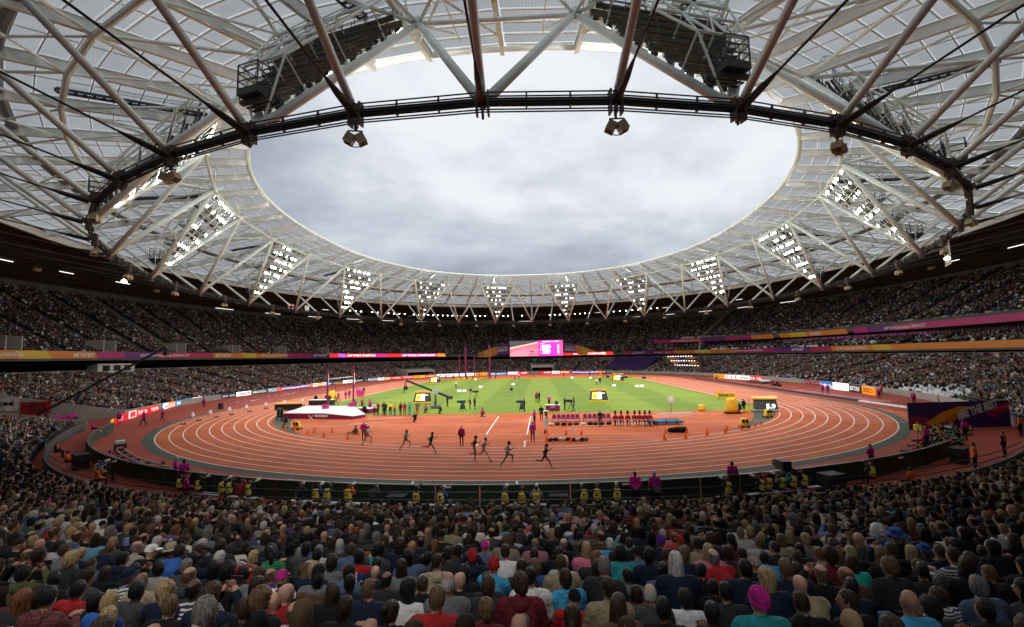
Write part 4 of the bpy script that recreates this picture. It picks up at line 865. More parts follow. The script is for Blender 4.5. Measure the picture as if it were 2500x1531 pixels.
# ------------------------------------------------------------------ floodlight towers in every second bay of the props
m_lens = M('lit_floodlight_lens', (1., .96, .86), .3, 0, emit=30.)
m_lens0 = M('unlit_floodlight_lens', (.25, .26, .27), .15, 0)
m_hous = M('floodlight_housing', (.05, .052, .055), .5, .2)
def lamp_mesh(lit):
    mb = MB(); mb.lathe([(.14, .28), (.24, .16), (.32, 0), (.33, -.03)], n=10, mi=0); mb.lathe([(.30, -.036), (.27, -.05)], n=10, mi=1); return mb.mesh('floodlight', [m_hous, m_lens if lit else m_lens0])
LAMP = {True: lamp_mesh(True), False: lamp_mesh(False)}
m_lens = M('dim_floodlight_lens', (1., .97, .9), .3, 0, emit=5.); LAMP[2] = lamp_mesh(True)
TNAME = {1: 'over the near seats, right of the centre', 3: 'over the right-hand near corner', 5: 'on the right beside the hanging truss frame', 7: 'on the right, second from the truss frame', 9: 'on the right, third from the truss frame', 11: 'on the right of the far end', 13: 'just right of the screen', 15: 'just left of the screen', 17: 'on the left of the far end', 19: 'on the left, third from the near corner', 21: 'on the left, second from the near corner', 23: 'on the left nearest the cable bend', 25: 'over the left-hand near corner', 27: 'over the near seats, left of the centre'}
for k in range(1, NK, 2):
    N, T0, T1 = node(k), top(k - .5), top(k + .5); C = (T0 + T1) / 2; ex = nrmz(T1 - T0); ey = nrmz(C - N); hh = np.linalg.norm(C - N); W_ = np.linalg.norm(T1 - T0); on = outn(k); en = nrmz(np.cross(ex, ey)); en = en if en @ on < 0 else -en
    tw = thing('floodlight_tower', 'triangular floodlight tower ' + TNAME[k], 'floodlight tower', tuple(N), 0, 'floodlight towers under the roof'); N0 = N.copy()
    def pt(f, x, d=0.): return N + ey * hh * f + ex * (W_ * f * x * .5) + en * d - N0      # x in -1..1 across the bay at height f
    mb = MB(); FR = [.13, .33, .55, .78, .985]
    for f in FR: mb.tube(pt(f, -1), pt(f, 1), .085, 6)
    for a, c in zip(FR[:-1], FR[1:]):
        n_ = max(2, int(round(W_ * c / 3.2)))
        for q in range(n_): mb.tube(pt(c, -1 + 2 * q / n_), pt(a, -1 + 2 * (q + .5) / n_), .06, 5); mb.tube(pt(a, -1 + 2 * (q + .5) / n_), pt(c, -1 + 2 * (q + 1) / n_), .06, 5)
    mb.build('front_frame', m_steel, tw)
    mb = MB(); RR = [.30, .55, .8, 1.02]; dd = -2.9; xs_ = (-.92, -.3, .3, .92)
    for i, f in enumerate(RR):
        mb.tube(pt(f, -.92, dd), pt(f, .92, dd), .11, 6)
        for x in xs_:
            mb.tube(pt(f, x, dd), pt(min(.985, f), x, 0), .075, 5)
            if i: mb.tube(pt(RR[i - 1], x, dd), pt(f, x, dd), .10, 6)
        if i:
            for x0, x1 in zip(xs_[:-1], xs_[1:]): mb.tube(pt(RR[i - 1], x0, dd), pt(f, x1, dd), .07, 5)
    for x in (-.92, .92): mb.tube(pt(.30, x, dd), pt(.06, x, 0), .09, 5)
    mb.build('rear_truss', m_steel, tw)
    near = np.linalg.norm(N - CP) < 80
    lit_p = .6 if not 10 < k < 18 else .34
    rows = [.19, .30, .41, .52, .63, .74, .85, .96]; rg = random.Random(k)
    bank = MB(); lamps = []
    for f in rows:
        wv_ = W_ * f * .80; bank.bar(pt(f, -.86, -.55), pt(f, .86, -.55), .34, .42)
        n_ = max(2, int(wv_ / .86)); lump = rg.random() < .8
        for q in range(n_):
            x = -.84 + 1.68 * (q + .5) / n_; P = pt(f, x, -.12); aim = nrmz(np.array((rg.uniform(-25, 25), rg.uniform(-40, 40), 0)) - (P + N0)); ax = nrmz(np.cross(aim, (0, 0, 1))); on_ = rg.random() < (lit_p if lump else .2); o = ob('lamp', LAMP[2 if on_ and (10 < k < 18 or rg.random() < .3) else on_], tw)
            lamps.append(o); o.matrix_local = Matrix.Translation(Vector(P)) @ Matrix((tuple(ax), tuple(np.cross(-aim, ax)), tuple(-aim))).transposed().to_4x4()
    rail = bank.build('lamp_rail', m_hous, tw)
    for o in lamps: o.parent = rail
    cw = MB()
    for f in rows[::1] if near else rows[::2]:
        a, c = pt(f, -.88, -.9), pt(f, .88, -.9); oo = np.array((on[0], on[1], 0)); dn = np.array((0, 0, -.75))
        m_ = (a + c) / 2 + oo * .6 + dn; L_ = np.linalg.norm(c - a); [cw.box(m_ + oo * q, (L_, .26, .08), M3=(ex, oo, (0, 0, 1))) for q in (-.45, 0, .45)]; cw.box(m_ + oo * .68 + (0, 0, .10), (L_, .05, .26), M3=(ex, oo, (0, 0, 1)))
        for hz in (.55, 1.1): cw.bar(a + oo * 1.26 + dn + (0, 0, hz), c + oo * 1.26 + dn + (0, 0, hz), .05, .05)
        n_ = max(2, int(L_ / 1.3))
        for q in range(n_ + 1): P = a + (c - a) * q / n_ + dn; cw.bar(P + oo * 1.26, P + oo * 1.26 + (0, 0, 1.1), .05, .05); cw.bar(P - oo * .05, P - oo * .05 + (0, 0, 1.4), .07, .07)
    cw.build('catwalk', m_dark, tw)
    cg = MB(); P = pt(.16, .0, -1.6) + np.array((0, 0, -.2)); s0 = .9
    cg.box(P, (1.9, 1.7, .5), M3=(ex, np.array((on[0], on[1], 0)), (0, 0, 1)))
    for sx_ in (-s0, s0):
        for sy_ in (-.8, .8): cg.bar(P + ex * sx_ + on * sy_, P + ex * sx_ + on * sy_ + (0, 0, 2.0), .08, .08)
        for hz in (.8, 1.4, 2.0): cg.bar(P + ex * sx_ - on * .8 + (0, 0, hz), P + ex * sx_ + on * .8 + (0, 0, hz), .06, .06)
    for sy_ in (-.8, .8):
        for hz in (.8, 1.4, 2.0): cg.bar(P - ex * s0 + on * sy_ + (0, 0, hz), P + ex * s0 + on * sy_ + (0, 0, hz), .06, .06)
    cg.build('cage', m_dark, tw)
    st = MB(); a = pt(.97, .35, -1.8); c = a + on * 13 + (0, 0, -1.6)
    for q in (-.45, .45):
        st.bar(a + ex * q, c + ex * q, .07, .30)
        for hz in (.55, 1.1): st.bar(a + ex * q + (0, 0, hz), c + ex * q + (0, 0, hz), .045, .045)
    for q in range(18): st.bar(a + (c - a) * q / 17 - ex * .45, a + (c - a) * q / 17 + ex * .45, .30, .05)
    st.build('access_stair', m_dark, tw)
    ld = bpy.data.lights.new('floodlight_beam', 'SPOT'); ld.energy = 20000; ld.spot_size = math.radians(150); ld.spot_blend = 1.; ld.shadow_soft_size = 1.5; ld.color = (1, .96, .88)
    lo = bpy.data.objects.new('floodlight_beam', ld); COL.objects.link(lo); lo.parent = tw; lo.location = tuple(pt(.8, 0, .9)); lo.rotation_euler = Vector(-(np.array((0, -8., 0)) - (pt(.8, 0, .9) + N0))).to_track_quat('Z', 'Y').to_euler()

# ------------------------------------------------------------------ loudspeaker clusters hung from the ring between the props
m_wood = M('tan_speaker_cabinet', (.36, .26, .14), .6, .15, 4); m_grille = M('olive_speaker_grille', (.20, .19, .12), .8, .1)
m_rimw = M('cream_cabinet_edge', (.6, .52, .38), .6, .1)
def speaker_parts():
    yk = MB(); yk.bar((-.06, 0, -.1), (-.06, 0, -1.0), .12, .12); yk.bar((-.62, 0, -1.0), (.62, 0, -1.0), .12, .10)
    for x in (-.6, .6): yk.bar((x, 0, -1.0), (x, 0, -2.0), .07, .1)
    yk.poly([(.95 * math.sin(a), .0, -1.55 - .95 * math.cos(a)) for a in np.linspace(-.95, .95, 9)], .05, 5)
    cab = []
    for sg in (-1, 1):
        c = MB(); R_ = np.array(((math.cos(.5 * sg), 0, math.sin(.5 * sg)), (0, 1, 0), (-math.sin(.5 * sg), 0, math.cos(.5 * sg)))); cen = np.array((.48 * sg, .0, -1.75))
        c.box(cen, (.78, .95, .80), M3=R_, mi=0); c.box(cen - R_[2] * .405, (.70, .86, .02), M3=R_, mi=1)
        for e in (-1, 1): c.box(cen - R_[2] * .42 + R_[0] * .37 * e, (.05, .96, .06), M3=R_, mi=2); c.box(cen - R_[2] * .42 + R_[1] * .46 * e, (.78, .05, .06), M3=R_, mi=2)
        cab.append(c.mesh('cabinet', [m_wood, m_grille, m_rimw]))
    return yk.mesh('yoke', m_dark), cab
YK, CAB = speaker_parts()
for k in range(NK):
    kk = k + .5; N, n = node(kk), outn(kk); side = 'left' if N[0] < 0 else 'right'; fr = 'near' if N[1] < 0 else 'far'; j = (k if N[0] > 0 else NK - 1 - k)
    s_ = thing('speaker_cluster', f'pair of tan loudspeakers under the cable ring, {ORD[j]} from the near centre on the {side}', 'loudspeaker', tuple(N + (0, 0, -.35)), math.atan2(n[0], -n[1]) * -1 + PI / 2 * 0, 'loudspeakers hung from the cable ring')
    s_.rotation_euler = (0, 0, math.atan2(n[1], n[0]) + PI / 2 + random.uniform(-.5, .5)); s_.scale = (.72,) * 3; ob('yoke', YK, s_); ob('cabinet', CAB[0], s_); ob('cabinet', CAB[1], s_)
# second row of loudspeakers hanging from the brown soffit
for k in range(20):
    t_ = .95 + k * (2 * PI - 1.9) / 19; P = soffp(.50, t_) - np.array((0, 0, 1.2)); mb = MB()
    s_ = thing('rear_loudspeaker', f'tan rear loudspeaker under the brown soffit, {ORD[k]} counting from the near right', 'loudspeaker', tuple(P), t_ + PI, 'loudspeakers under the soffit')
    mb.bar((0, 0, .1), (0, 0, 1.4), .1, .1); mb.build('hanger', m_dark, s_); mb = MB(); mb.add(*loft([(-.9, 0, .05), (-.5, 0, -.12), (0, 0, -.18), (.5, 0, -.12), (.9, 0, .05)], [.35, .42, .45, .42, .35], [.4, .45, .48, .45, .4], (0, 0, 1), 8)); mb.build('cabinet', m_wood, s_)
# white box truss hanging in the ring at the right, and a goal-like frame near the screen
mb = MB(); N = node(4.5) + outn(4.5) * .3 + (0, 0, -.2); ex = np.cross(outn(4.5), (0, 0, 1))
tr = thing('hanging_truss', 'white lattice truss frame hanging in the cable ring', 'truss', tuple(N))
for q in range(4):
    mb = MB(); b0 = ex * (-1.2 + .8 * q)
    for e in (-.16, .16):
        mb.tube(b0 + ex * e + (0, 0, .3), b0 + ex * e + (0, 0, -3.4), .035, 5)
    for i in range(9): mb.tube(b0 + ex * .16 * (-1) ** i + (0, 0, .2 - .4 * i), b0 - ex * .16 * (-1) ** i + (0, 0, -.2 - .4 * i), .025, 4)
    mb.build('lattice_leg', m_line, tr)
mb = MB(); mb.bar(ex * -1.5 + (0, 0, .3), ex * 1.5 + (0, 0, .3), .12, .12); mb.bar(ex * -1.5 + (0, 0, -3.4), ex * 1.5 + (0, 0, -3.4), .1, .1); mb.build('cross_bar', m_line, tr)
# ring-side lamp bars at the far end and the two warm lamps at the sides
m_warm = M('warm_lit_lamp', (1, .82, .5), .4, 0, emit=18)
BULB = MB(); BULB.lathe([(.02, .2), (.2, .12), (.24, 0), (.2, -.08), (.02, -.1)], n=8); BULB = BULB.mesh('bulb', M('cool_lit_bulb', (1, .98, .92), .4, 0, emit=16))
for q, (k0, k1, nb) in enumerate(((11.2, 12.7, 12), (12.8, 13.6, 8), (13.7, 15.3, 16), (15.5, 16.7, 12), (16.9, 18.2, 12))):
    lb = thing('lamp_bar', f'dark bar of round white lamps under the far roof, {ORD[q]} from the right', 'lamp bar', (0, 0, 0), 0, 'lamp bars at the far end'); PP = [node(k_) + outn(k_) * 17 + (0, 0, 4.6 ) for k_ in np.linspace(k0, k1, nb)]
    mb = MB(); mb.poly(PP, .14, 5); mb.build('rail', m_dark, lb)
    for P in PP:
        if random.random() < .8: ob('bulb', BULB, lb, tuple(P + (0, 0, -.25) - 0))
for k_, sd_ in ((4.9, 'right'), (23.2, 'left')):
    wl = thing('warm_lamp', f'single warm glowing lamp below the cable ring at the {sd_} side', 'lamp', tuple(node(k_) + outn(k_) * 2.5 + (0, 0, -1.6))); mb = MB(); mb.lathe([(.05, .5), (.3, .3), (.42, 0), (.3, -.1), (.02, -.12)], n=10); mb.build('bulb', m_warm, wl); mb = MB(); mb.bar((0, 0, .4), (0, 0, 1.6), .08, .08); mb.build('hanger', m_dark, wl)

# ------------------------------------------------------------------ printed and LED ribbons round the tiers
RIB = {k: M('ribbon_' + k, c, .5, .06, 2) for k, c in dict(magenta=(.34, .007, .11), purple=(.10, .010, .13), orange=(.52, .16, .010), yellow=(.52, .33, .015), crimson=(.36, .010, .05), letter=(.62, .6, .58)).items()}
LED = {k: M('led_' + k, c, .4, 0, emit=e_) for k, c, e_ in (('red', (.8, .02, .03), .9), ('magenta', (.62, .02, .22), .8), ('violet', (.5, .1, .75), .8), ('orange', (.85, .25, .03), .8), ('letter', (.9, .9, .9), 1.0))}
def ribbon_path(s, z, bulge=.25):
    tq = np.linspace(2 * PI - .7, .45, 3600); P = bowl(s, tq); Q = np.column_stack((P, z + tilt(P[:, 0]) + bulge * np.abs(P[:, 0]) / 88)); L = np.concatenate(([0], np.cumsum(np.linalg.norm(np.diff(P, axis=0), axis=1)))); return Q, L
def along(path, a, v, off=0.):
    Q, L = path; a = np.asarray(a, float); P = np.stack([np.interp(a, L, Q[:, i]) for i in range(3)], -1); P2 = np.stack([np.interp(a + .5, L, Q[:, i]) for i in range(2)], -1) - np.stack([np.interp(a - .5, L, Q[:, i]) for i in range(2)], -1)
    n = np.stack((P2[..., 1], -P2[..., 0]), -1); n /= np.linalg.norm(n, axis=-1)[..., None] + 1e-9; P[..., 2] += v; P[..., :2] += n * np.asarray(off)[..., None] if np.ndim(off) else n * off; return P
def ribbon(name, label, path, h, segs, texts, thick=.25):
    th_ = thing(name, label, 'banner')
    for a0, a1, col, slant, kind in segs:
        n_ = max(2, int((a1 - a0) / 2.5)); mat = (LED if kind else RIB)[col]
        bot = np.linspace(a0, a1, n_); tp = np.linspace(a0 - slant, a1 - slant, n_)
        mb = MB(); mb.grid([along(path, tp, h, -thick), along(path, tp, h, 0), along(path, bot, 0, 0), along(path, bot, 0, -thick)]); mb.build('section', mat, th_)
    for a, txt, ch, w_, kind, sl in texts:
        V, F = text_arr(txt, .018); W0 = V[:, 0].max(); kx = w_ / W0; mb = MB(); mb.add(along(path, a + V[:, 0] * kx + V[:, 1] * ch * sl, V[:, 1] * ch + (h - ch) / 2, .03), F); mb.build('lettering', (LED if kind else RIB)['letter'], th_)
# the ribbon faces the pitch: the outward offset sign is negative towards the stand
pE = ribbon_path(23.4, 8.1); pW = ribbon_path(25.0, 13.15, 0.)
S = lambda *a: [(a[i], a[i + 2], a[i + 1], 1.0, 0) for i in range(0, len(a) - 2, 2)]
segsL = S(20., 'magenta', 43., 'orange', 58., 'yellow', 64.5, 'orange', 75.5, 'magenta', 83, 'purple', 93, 'crimson', 112.5, 'orange', 125, 'yellow', 131, 'orange', 146, 'magenta', 158, 'purple', 166.5)
segsF = [(167.2, 172, 'red', 0, 1), (172, 176, 'violet', .8, 1), (176, 191, 'red', .8, 1), (191, 198, 'magenta', .8, 1), (198, 205, 'red', .5, 1), (205, 224, 'magenta', .5, 1), (224, 228, 'orange', .5, 1)]
ribbon('left_ribbon_banner', 'long magenta, orange and yellow printed ribbon along the left tier edge', pE, 1.42, segsL, [(45.5, 'IAAF World Championships LONDON 2017', .55, 13.5, 0, 0), (69.5, '#BE THE NEXT', .75, 5., 0, .15), (87, 'IAAF World Championships LONDON 2017', .55, 16, 0, 0), (113, '#BE THE BEST', .75, 6.5, 0, .15), (133, 'IAAF World Championships LONDON 2017', .55, 13, 0, 0), (158.5, '#BE THE NEXT', .75, 7, 0, .15)])
ribbon('far_led_ribbon', 'bright red LED ribbon with white letters at the left of the screen', pE, 1.42, segsF, [(176.5, 'IAAF WORLD CHAMPIONSHIPS', .85, 17, 1, .2), (205.5, 'IAAF WORLD CHAMPIONSHIPS', .85, 17, 1, .2)])
ribbon('right_led_ribbon', 'bright red LED ribbon with white letters at the right of the screen', pE, 1.42, [(286, 291, 'red', 0, 1), (291, 307, 'red', .6, 1), (307, 309, 'orange', .6, 1), (309, 312.5, 'red', .6, 1)], [(292.5, 'IAAF WORLD CHAMPIONSHIPS', .85, 16, 1, .2)])
ribbon('right_ribbon_banner', 'long purple, orange and yellow printed ribbon along the lower right tier edge', pE, 1.42, S(318, 'crimson', 322, 'purple', 336, 'crimson', 344, 'orange', 354, 'yellow', 362, 'orange', 374, 'magenta', 394, 'purple', 410, 'crimson', 419, 'orange', 435, 'yellow', 441, 'orange', 492), [(322, '#BE THE NEXT', .75, 6, 0, .15), (333, 'IAAF World Championships LONDON 2017', .5, 10.5, 0, 0), (353.5, '#BE THE BEST', .75, 5.5, 0, .15), (373.5, 'IAAF World Championships LONDON 2017', .55, 14, 0, 0), (401, '#BE THE NEXT', .8, 5.5, 0, .15), (420.5, 'IAAF World Championships LONDON 2017', .65, 12, 0, 0)])
ribbon('upper_ribbon_banner', 'magenta and orange printed ribbon along the upper right tier edge', pW, 1.45, S(337.5, 'magenta', 352, 'crimson', 362, 'purple', 374, 'magenta', 381) + S(381.8, 'magenta', 387, 'orange', 397.5) + S(400.5, 'orange', 405, 'yellow', 413, 'orange', 430) + S(432.5, 'magenta', 438, 'purple', 447, 'magenta', 496), [(346, 'IAAF World Championships LONDON 2017', .6, 14, 0, 0), (414, '#BE THE NEXT', .8, 5.2, 0, .15), (443.5, 'IAAF World Championships LONDON 2017', .75, 13, 0, 0)])
# seat-front parapets of the right upper tier
for a in np.arange(350, 490, 8.): 
    mb = MB(); q = np.linspace(a, a + 6.6, 4); mb.grid([along(pW, q, 1.55, -1.6), along(pW, q, 2.5, -1.6), along(pW, q, 2.5, -1.8), along(pW, q, 1.55, -1.8)]); mb.build('parapet', m_conc, west)
m_glass = M('dark_box_glazing', (.02, .022, .025), .08, .1, .3, spec=.8)
for a in np.arange(338, 490, 3.2):
    mb = MB(); q = np.linspace(a, a + 2.9, 2); mb.grid([along(pW, q, -2.2, -5.5), along(pW, q, -.4, -5.5), along(pW, q, -.4, -5.6), along(pW, q, -2.2, -5.6)]); mb.build('pane', m_glass, west)
    mb = MB(); mb.bar(along(pW, a + 3.05, -2.3, -5.4), along(pW, a + 3.05, -.3, -5.4), .12, .12); mb.build('mullion', m_steel2, west)

# ------------------------------------------------------------------ big screen with its printed wings at the far end
scr = thing('video_screen', 'large video screen showing the track bend beside a magenta results list', 'screen', (1.45, 118.2, 0)); m_bez = m_black
mb = MB(); mb.box((0, .5, 11.75), (27.2, .9, 8.4)); mb.build('casing', m_bez, scr)
SE = lambda n_, c, e_=1.: M('screen_' + n_, c, .5, .05, .4, emit=e_)
mb = MB(); mb.box((-6.0, 0., 11.75), (14.2, .06, 7.7)); mb.build('track_picture', SE('track', (.55, .13, .2), 1.1), scr)
mb = MB(); mb.add([(-13.1, -.05, 15.6), (-13.1, -.05, 12.4), (1.0, -.05, 15.0), (1.0, -.05, 15.6)], [(0, 1, 2, 3)]); mb.build('picture_crowd', SE('crowd', (.09, .08, .09), .7), scr)
mb = MB(); mb.add([(-13.1, -.06, 12.4), (-13.1, -.06, 11.6), (1.0, -.06, 14.4), (1.0, -.06, 15.0)], [(0, 1, 2, 3)]); mb.build('picture_board', SE('board', (.75, .55, .4), .8), scr)
mb = MB()
for i in range(9):
    P = []
    for a in np.linspace(0, 1, 10): P.append((-13. + i * 1.05 + 7.5 * a ** 1.7, -.08, 7.95 + (3.9 - .1 * i) * a ** .75))
    P = np.array(P); mb.grid([P, P + (.14 - .0 * i, 0, .0)])
mb.build('picture_lane_lines', SE('white', (.85, .8, .8), .9), scr)
mb = MB(); mb.box((-2.2, -.08, 10.4), (2.6, .02, .5)); mb.box((-2.6, -.08, 9.2), (1.8, .02, .3)); mb.build('picture_runners', SE('dark', (.1, .02, .03), .5), scr)
for i, c in enumerate(((.62, .02, .36), (.66, .03, .48), (.70, .04, .56), (.60, .03, .52), (.68, .04, .40), (.72, .08, .30))):
    mb = MB(); mb.box((1.15 + 2.03 * (i + .5), -.005 * i, 11.75), (2.03, .07, 7.7)); mb.build('list_background', SE('m%d' % i, c, 1.0), scr)
mb = MB(); text_flat(mb, '200 METRES WOMEN', (7.2, -.09, 14.75), (1, 0, 0), (0, 0, 1), .55, 8.5, center=True); text_flat(mb, 'START LIST', (2.0, -.09, 13.9), (1, 0, 0), (0, 0, 1), .4, 2.4)
rg = random.Random(5)
for i in range(7):
    z = 13.0 - i * .66; text_flat(mb, str(i + 2), (2.0, -.09, z), (1, 0, 0), (0, 0, 1), .42); mb.box((4.9 + rg.uniform(-.3, .3), -.09, z + .2), (4.2 + rg.uniform(-.7, .5), .01, .36)); mb.box((11.0, -.09, z + .2), (.9, .01, .36))
mb.build('list_lettering', SE('letter', (.95, .92, .95), 1.), scr)
for sg, nm in ((-1, 'left'), (1, 'right')):
    wg = thing('screen_wing_banner', f'printed purple and orange wing banner at the {nm} of the video screen', 'banner', (1.45, 118.0, 0), 0, 'banners beside the video screen')
    X = lambda x: sg * x
    for x0, x1, t0, t1, b0, b1, col in ((13.8, 19.5, 14.6, 13.2, 9.2, 9.0, 'purple'), (19.5, 22.5, 13.2, 12.2, 9.0, 8.0, 'orange'), (22.5, 26.0, 12.2, 11.0, 8.0, 7.8, 'yellow'), (26, 30.0, 11.0, 9.5, 7.8, 7.9, 'orange')):
        mb = MB(); q = [(X(x0), 0, b0), (X(x1), 0, b1), (X(x1), 0, t1), (X(x0), 0, t0)]; q2 = [(a, .3, c) for a, _, c in q]; mb.add(q + q2, [(0, 1, 2, 3), (7, 6, 5, 4), (0, 4, 5, 1), (1, 5, 6, 2), (2, 6, 7, 3), (3, 7, 4, 0)]); mb.build('section', RIB[col], wg)
    mb = MB(); x_ = 14.3 if sg > 0 else -19.2; text_flat(mb, 'IAAF World Championships', (x_, -.03, 12.), (1, 0, -.06 * sg), (0, 0, 1), .55, 5., ); text_flat(mb, 'LONDON 2017', (x_, -.03, 10.4), (1, 0, -.08 * sg), (0, 0, 1), 1.1, 5.); mb.build('lettering', RIB['letter'], wg)

# ------------------------------------------------------------------ advertising boards round the track
BP = np.array([(-46.9, -66.9), (-53.6, -58), (-56.2, -52.5), (-59.2, -44.9), (-62.7, -36.7), (-65, -28.6), (-65.2, -20), (-65, -12), (-64.7, 19), (-61.5, 42), (-56, 56), (-48, 68), (-38.9, 76), (-24, 85), (-2.9, 91), (15, 89), (29, 83)], float)
for _ in range(2):
    A, B_ = BP[:-1] * .75 + BP[1:] * .25, BP[:-1] * .25 + BP[1:] * .75; BP = np.concatenate(([BP[0]], np.stack((A, B_), 1).reshape(-1, 2), [BP[-1]]))
pB = (np.column_stack((BP, np.full(len(BP), .08))), np.concatenate(([0], np.cumsum(np.linalg.norm(np.diff(BP, axis=0), axis=1)))))
AD = {}
def admat(c, e_=.55):
    k = (c, e_)
    if k not in AD: AD[k] = M('board_' + c.strip('#'), c, .45, .04, 2, emit=e_)
    return AD[k]
def board(path, a0, a1, bgc, fg, txt, label, h=1.05, tw=.8, th=.45, e_=.5, extra=None, sl=0., group='advertising boards round the track'):
    t_ = thing('advertising_board', label, 'advertising board', (0, 0, 0), 0, group); n_ = max(3, int((a1 - a0) / 2)); q = np.linspace(a0 + .04, a1 - .04, n_)
    mb = MB(); mb.grid([along(path, q, 0, -.25), along(path, q, h, -.12), along(path, q, h, 0), along(path, q, 0, 0)]); pnl = mb.build('panel', admat(bgc, e_), t_)
    if txt:
        for li, (s_, yf) in enumerate([(txt, .28)] if isinstance(txt, str) else txt):
            V, F = text_arr(s_, .02); w_ = (a1 - a0) * tw; kx = w_ / V[:, 0].max(); c = h * (th if isinstance(txt, str) else th * .62); y0 = (h - c) / 2 if isinstance(txt, str) else h * yf
            mb = MB(); mb.add(along(path, a0 + (a1 - a0) * (1 - tw) / 2 + V[:, 0] * kx + V[:, 1] * c * sl, V[:, 1] * c + y0, .03), F); mb.build('lettering', admat(fg, e_), pnl)
    if extra:
        for (f0, f1, y0, y1, c) in extra:
            mb = MB(); q = np.linspace(a0 + (a1 - a0) * f0, a0 + (a1 - a0) * f1, 3); mb.grid([along(path, q, h * y1, .018), along(path, q, h * y0, .018)]); mb.build('colour_patch', admat(c, e_), pnl)
    return t_
B1 = [(0, 2.3, '#1a2a48', '#c0c8d8', 'uk', 'dark blue board, first round the near left bend'), (2.3, 5.1, '#d9a81c', '#3a2a08', 'H', 'yellow board at the near left bend'), (7.3, 14.3, '#c81e2c', '#f4f0ee', 'IAAF.ORG', 'red board with white web address beside the framed logo'), (14.3, 17.2, '#e8e2dc', '#e0661c', None, 'white framed orange logo board between red boards'),
      (17.2, 21.5, '#d81f26', '#ffffff', 'TOYOTA', 'red board with white car maker name next to the framed logo'), (22.2, 26, '#d81f26', '#ffffff', 'TOYOTA', 'red board with white car maker name before the white board'), (28.3, 30.7, '#f0f0f0', '#30508a', 'asics', 'small white board before the orange board'), (30.7, 33.8, '#ec7a2a', '#fff2e0', 'EUROVISION', 'orange board before the light blue board'),
      (33.8, 41, '#2a86c8', '#ffffff', 'MONDO', 'light blue board with white letters'), (41, 44.4, '#f2f2f2', '#c0203a', 'IAAF', 'white board with red federation letters'), (44.4, 50.3, '#24406e', '#ffffff', [('LOTTERY FUNDED', .55), ('uk sport', .15)], 'navy board with two lines of white letters'), (50.3, 55.6, '#22242a', '#b8bcc4', 'asics  asics', 'black board with two small names'),
      (55.6, 61, '#f6f6f6', '#2a2a2a', 'LONDON', 'bright white board with small black letters'), (61, 67.5, '#23332f', '#d8e0dc', 'MARATHON', 'dark green board with pale letters'), (67.5, 72.4, '#34506e', '#e6eef4', [('BRITISH', .55), ('ATHLETICS', .12)], 'slate blue board with two lines of letters'), (72.4, 90.3, '#5a2a78', '#ffffff', 'IAAF World Championships LONDON 2017', 'long purple and orange championship board on the left straight'),
      (90.3, 93, '#f0f0f0', '#2050a0', 'VTB', 'small white board after the purple board'), (93, 95.8, '#f08a2a', '#fff4e0', 'QNB', 'small orange board after the purple board'), (95.8, 97.9, '#d8dce4', '#30508a', 'tk', 'small pale board before the navy one'), (97.9, 100.9, '#2a4674', '#f0f4f8', 'sport', 'small navy board on the far left straight'), (100.9, 107, '#20222a', '#a8acb4', 'asics', 'black board behind the vault uprights'), (107.5, 114.4, '#f8f8f8', '#202020', 'LONDON', 'bright white board behind the vault uprights'),
      (114.4, 120.6, '#2c3038', '#d0d4da', 'MARATHON', 'dark board with pale letters beyond the vault'), (120.6, 126.1, '#34506e', '#e6eef4', [('BRITISH', .55), ('ATHLETICS', .12)], 'slate blue board on the far left bend'), (126.1, 129.4, '#f0f0f2', '#2a4a90', 'VTB', 'white board on the far left bend'), (129.4, 132.4, '#f0862a', '#fff2e0', 'QNB', 'orange board on the far left bend'), (132.4, 138, '#e02028', '#ffffff', 'TOYOTA', 'red car maker board, first of two at far left'), (138, 143.6, '#e02028', '#ffffff', 'TOYOTA', 'red car maker board, second of two at far left'),
      (143.6, 148.8, '#e8b020', '#c02818', 'SPIKES', 'yellow board with red letters at the far end'), (148.8, 154, '#d21f2c', '#ffffff', 'IAAF.ORG', 'red web address board at the far end'), (154, 162, '#f8f8f8', '#5a6470', 'TDK', 'white board with grey letters, first of two'), (162, 171.2, '#f8f8f8', '#5a6470', 'TDK', 'white board with grey letters, second of two'), (171.2, 176.6, '#f0982a', '#5a3408', 'SEIKO', 'orange clock maker board at the far end'), (177.5, 185.7, '#2c4c8c', '#ffffff', 'uk sport', 'blue board near the far tunnel'),
      (185.7, 190, '#f0f0f0', '#c02030', 'IAAF', 'white board near the far tunnel'), (190, 194.7, '#d82430', '#ffffff', 'IAAF', 'red board beside the far tunnel'), (199.6, 205, '#c41f30', '#ffffff', 'IAAF.ORG', 'red board just right of the far tunnel'), (205, 208.5, '#e8e8ea', '#304a80', 'VTB', 'white board right of the far tunnel'), (208.5, 212.7, '#e8642a', '#ffe8d8', 'QNB', 'orange board right of the far tunnel'), (212.7, 226.9, '#54287a', '#ffffff', 'IAAF World Championships LONDON 2017', 'purple and orange championship board at the far end')]
for a0, a1, bc, fc, tx, lb in B1:
    ex_ = None
    if 'championship' in lb: ex_ = [(0, .06, 0, 1, '#e8662a'), (.06, .12, 0, .5, '#d8402a'), (.92, 1, 0, 1, '#e8762a'), (.86, .92, .4, 1, '#c83a30')]
    if 'framed' in lb and tx is None: ex_ = [(.15, .85, .12, .88, '#d8343a'), (.3, .7, .25, .75, '#f08a2a')]
    if 'light blue' in lb: ex_ = [(.12, .26, .1, .2, '#e8f4ff'), (.3, .88, .1, .18, '#9ed0f0')]
    board(pB, a0, a1, bc, fc, tx, lb, .98 if a0 < 150 else 1.15, .8, .5, .5, ex_)
pR1 = (np.array([(56.1, 29.8, .08), (59.2, 19.3, .08), (61.4, 9.6, .08)]), np.array([0, 10.95, 20.9]))
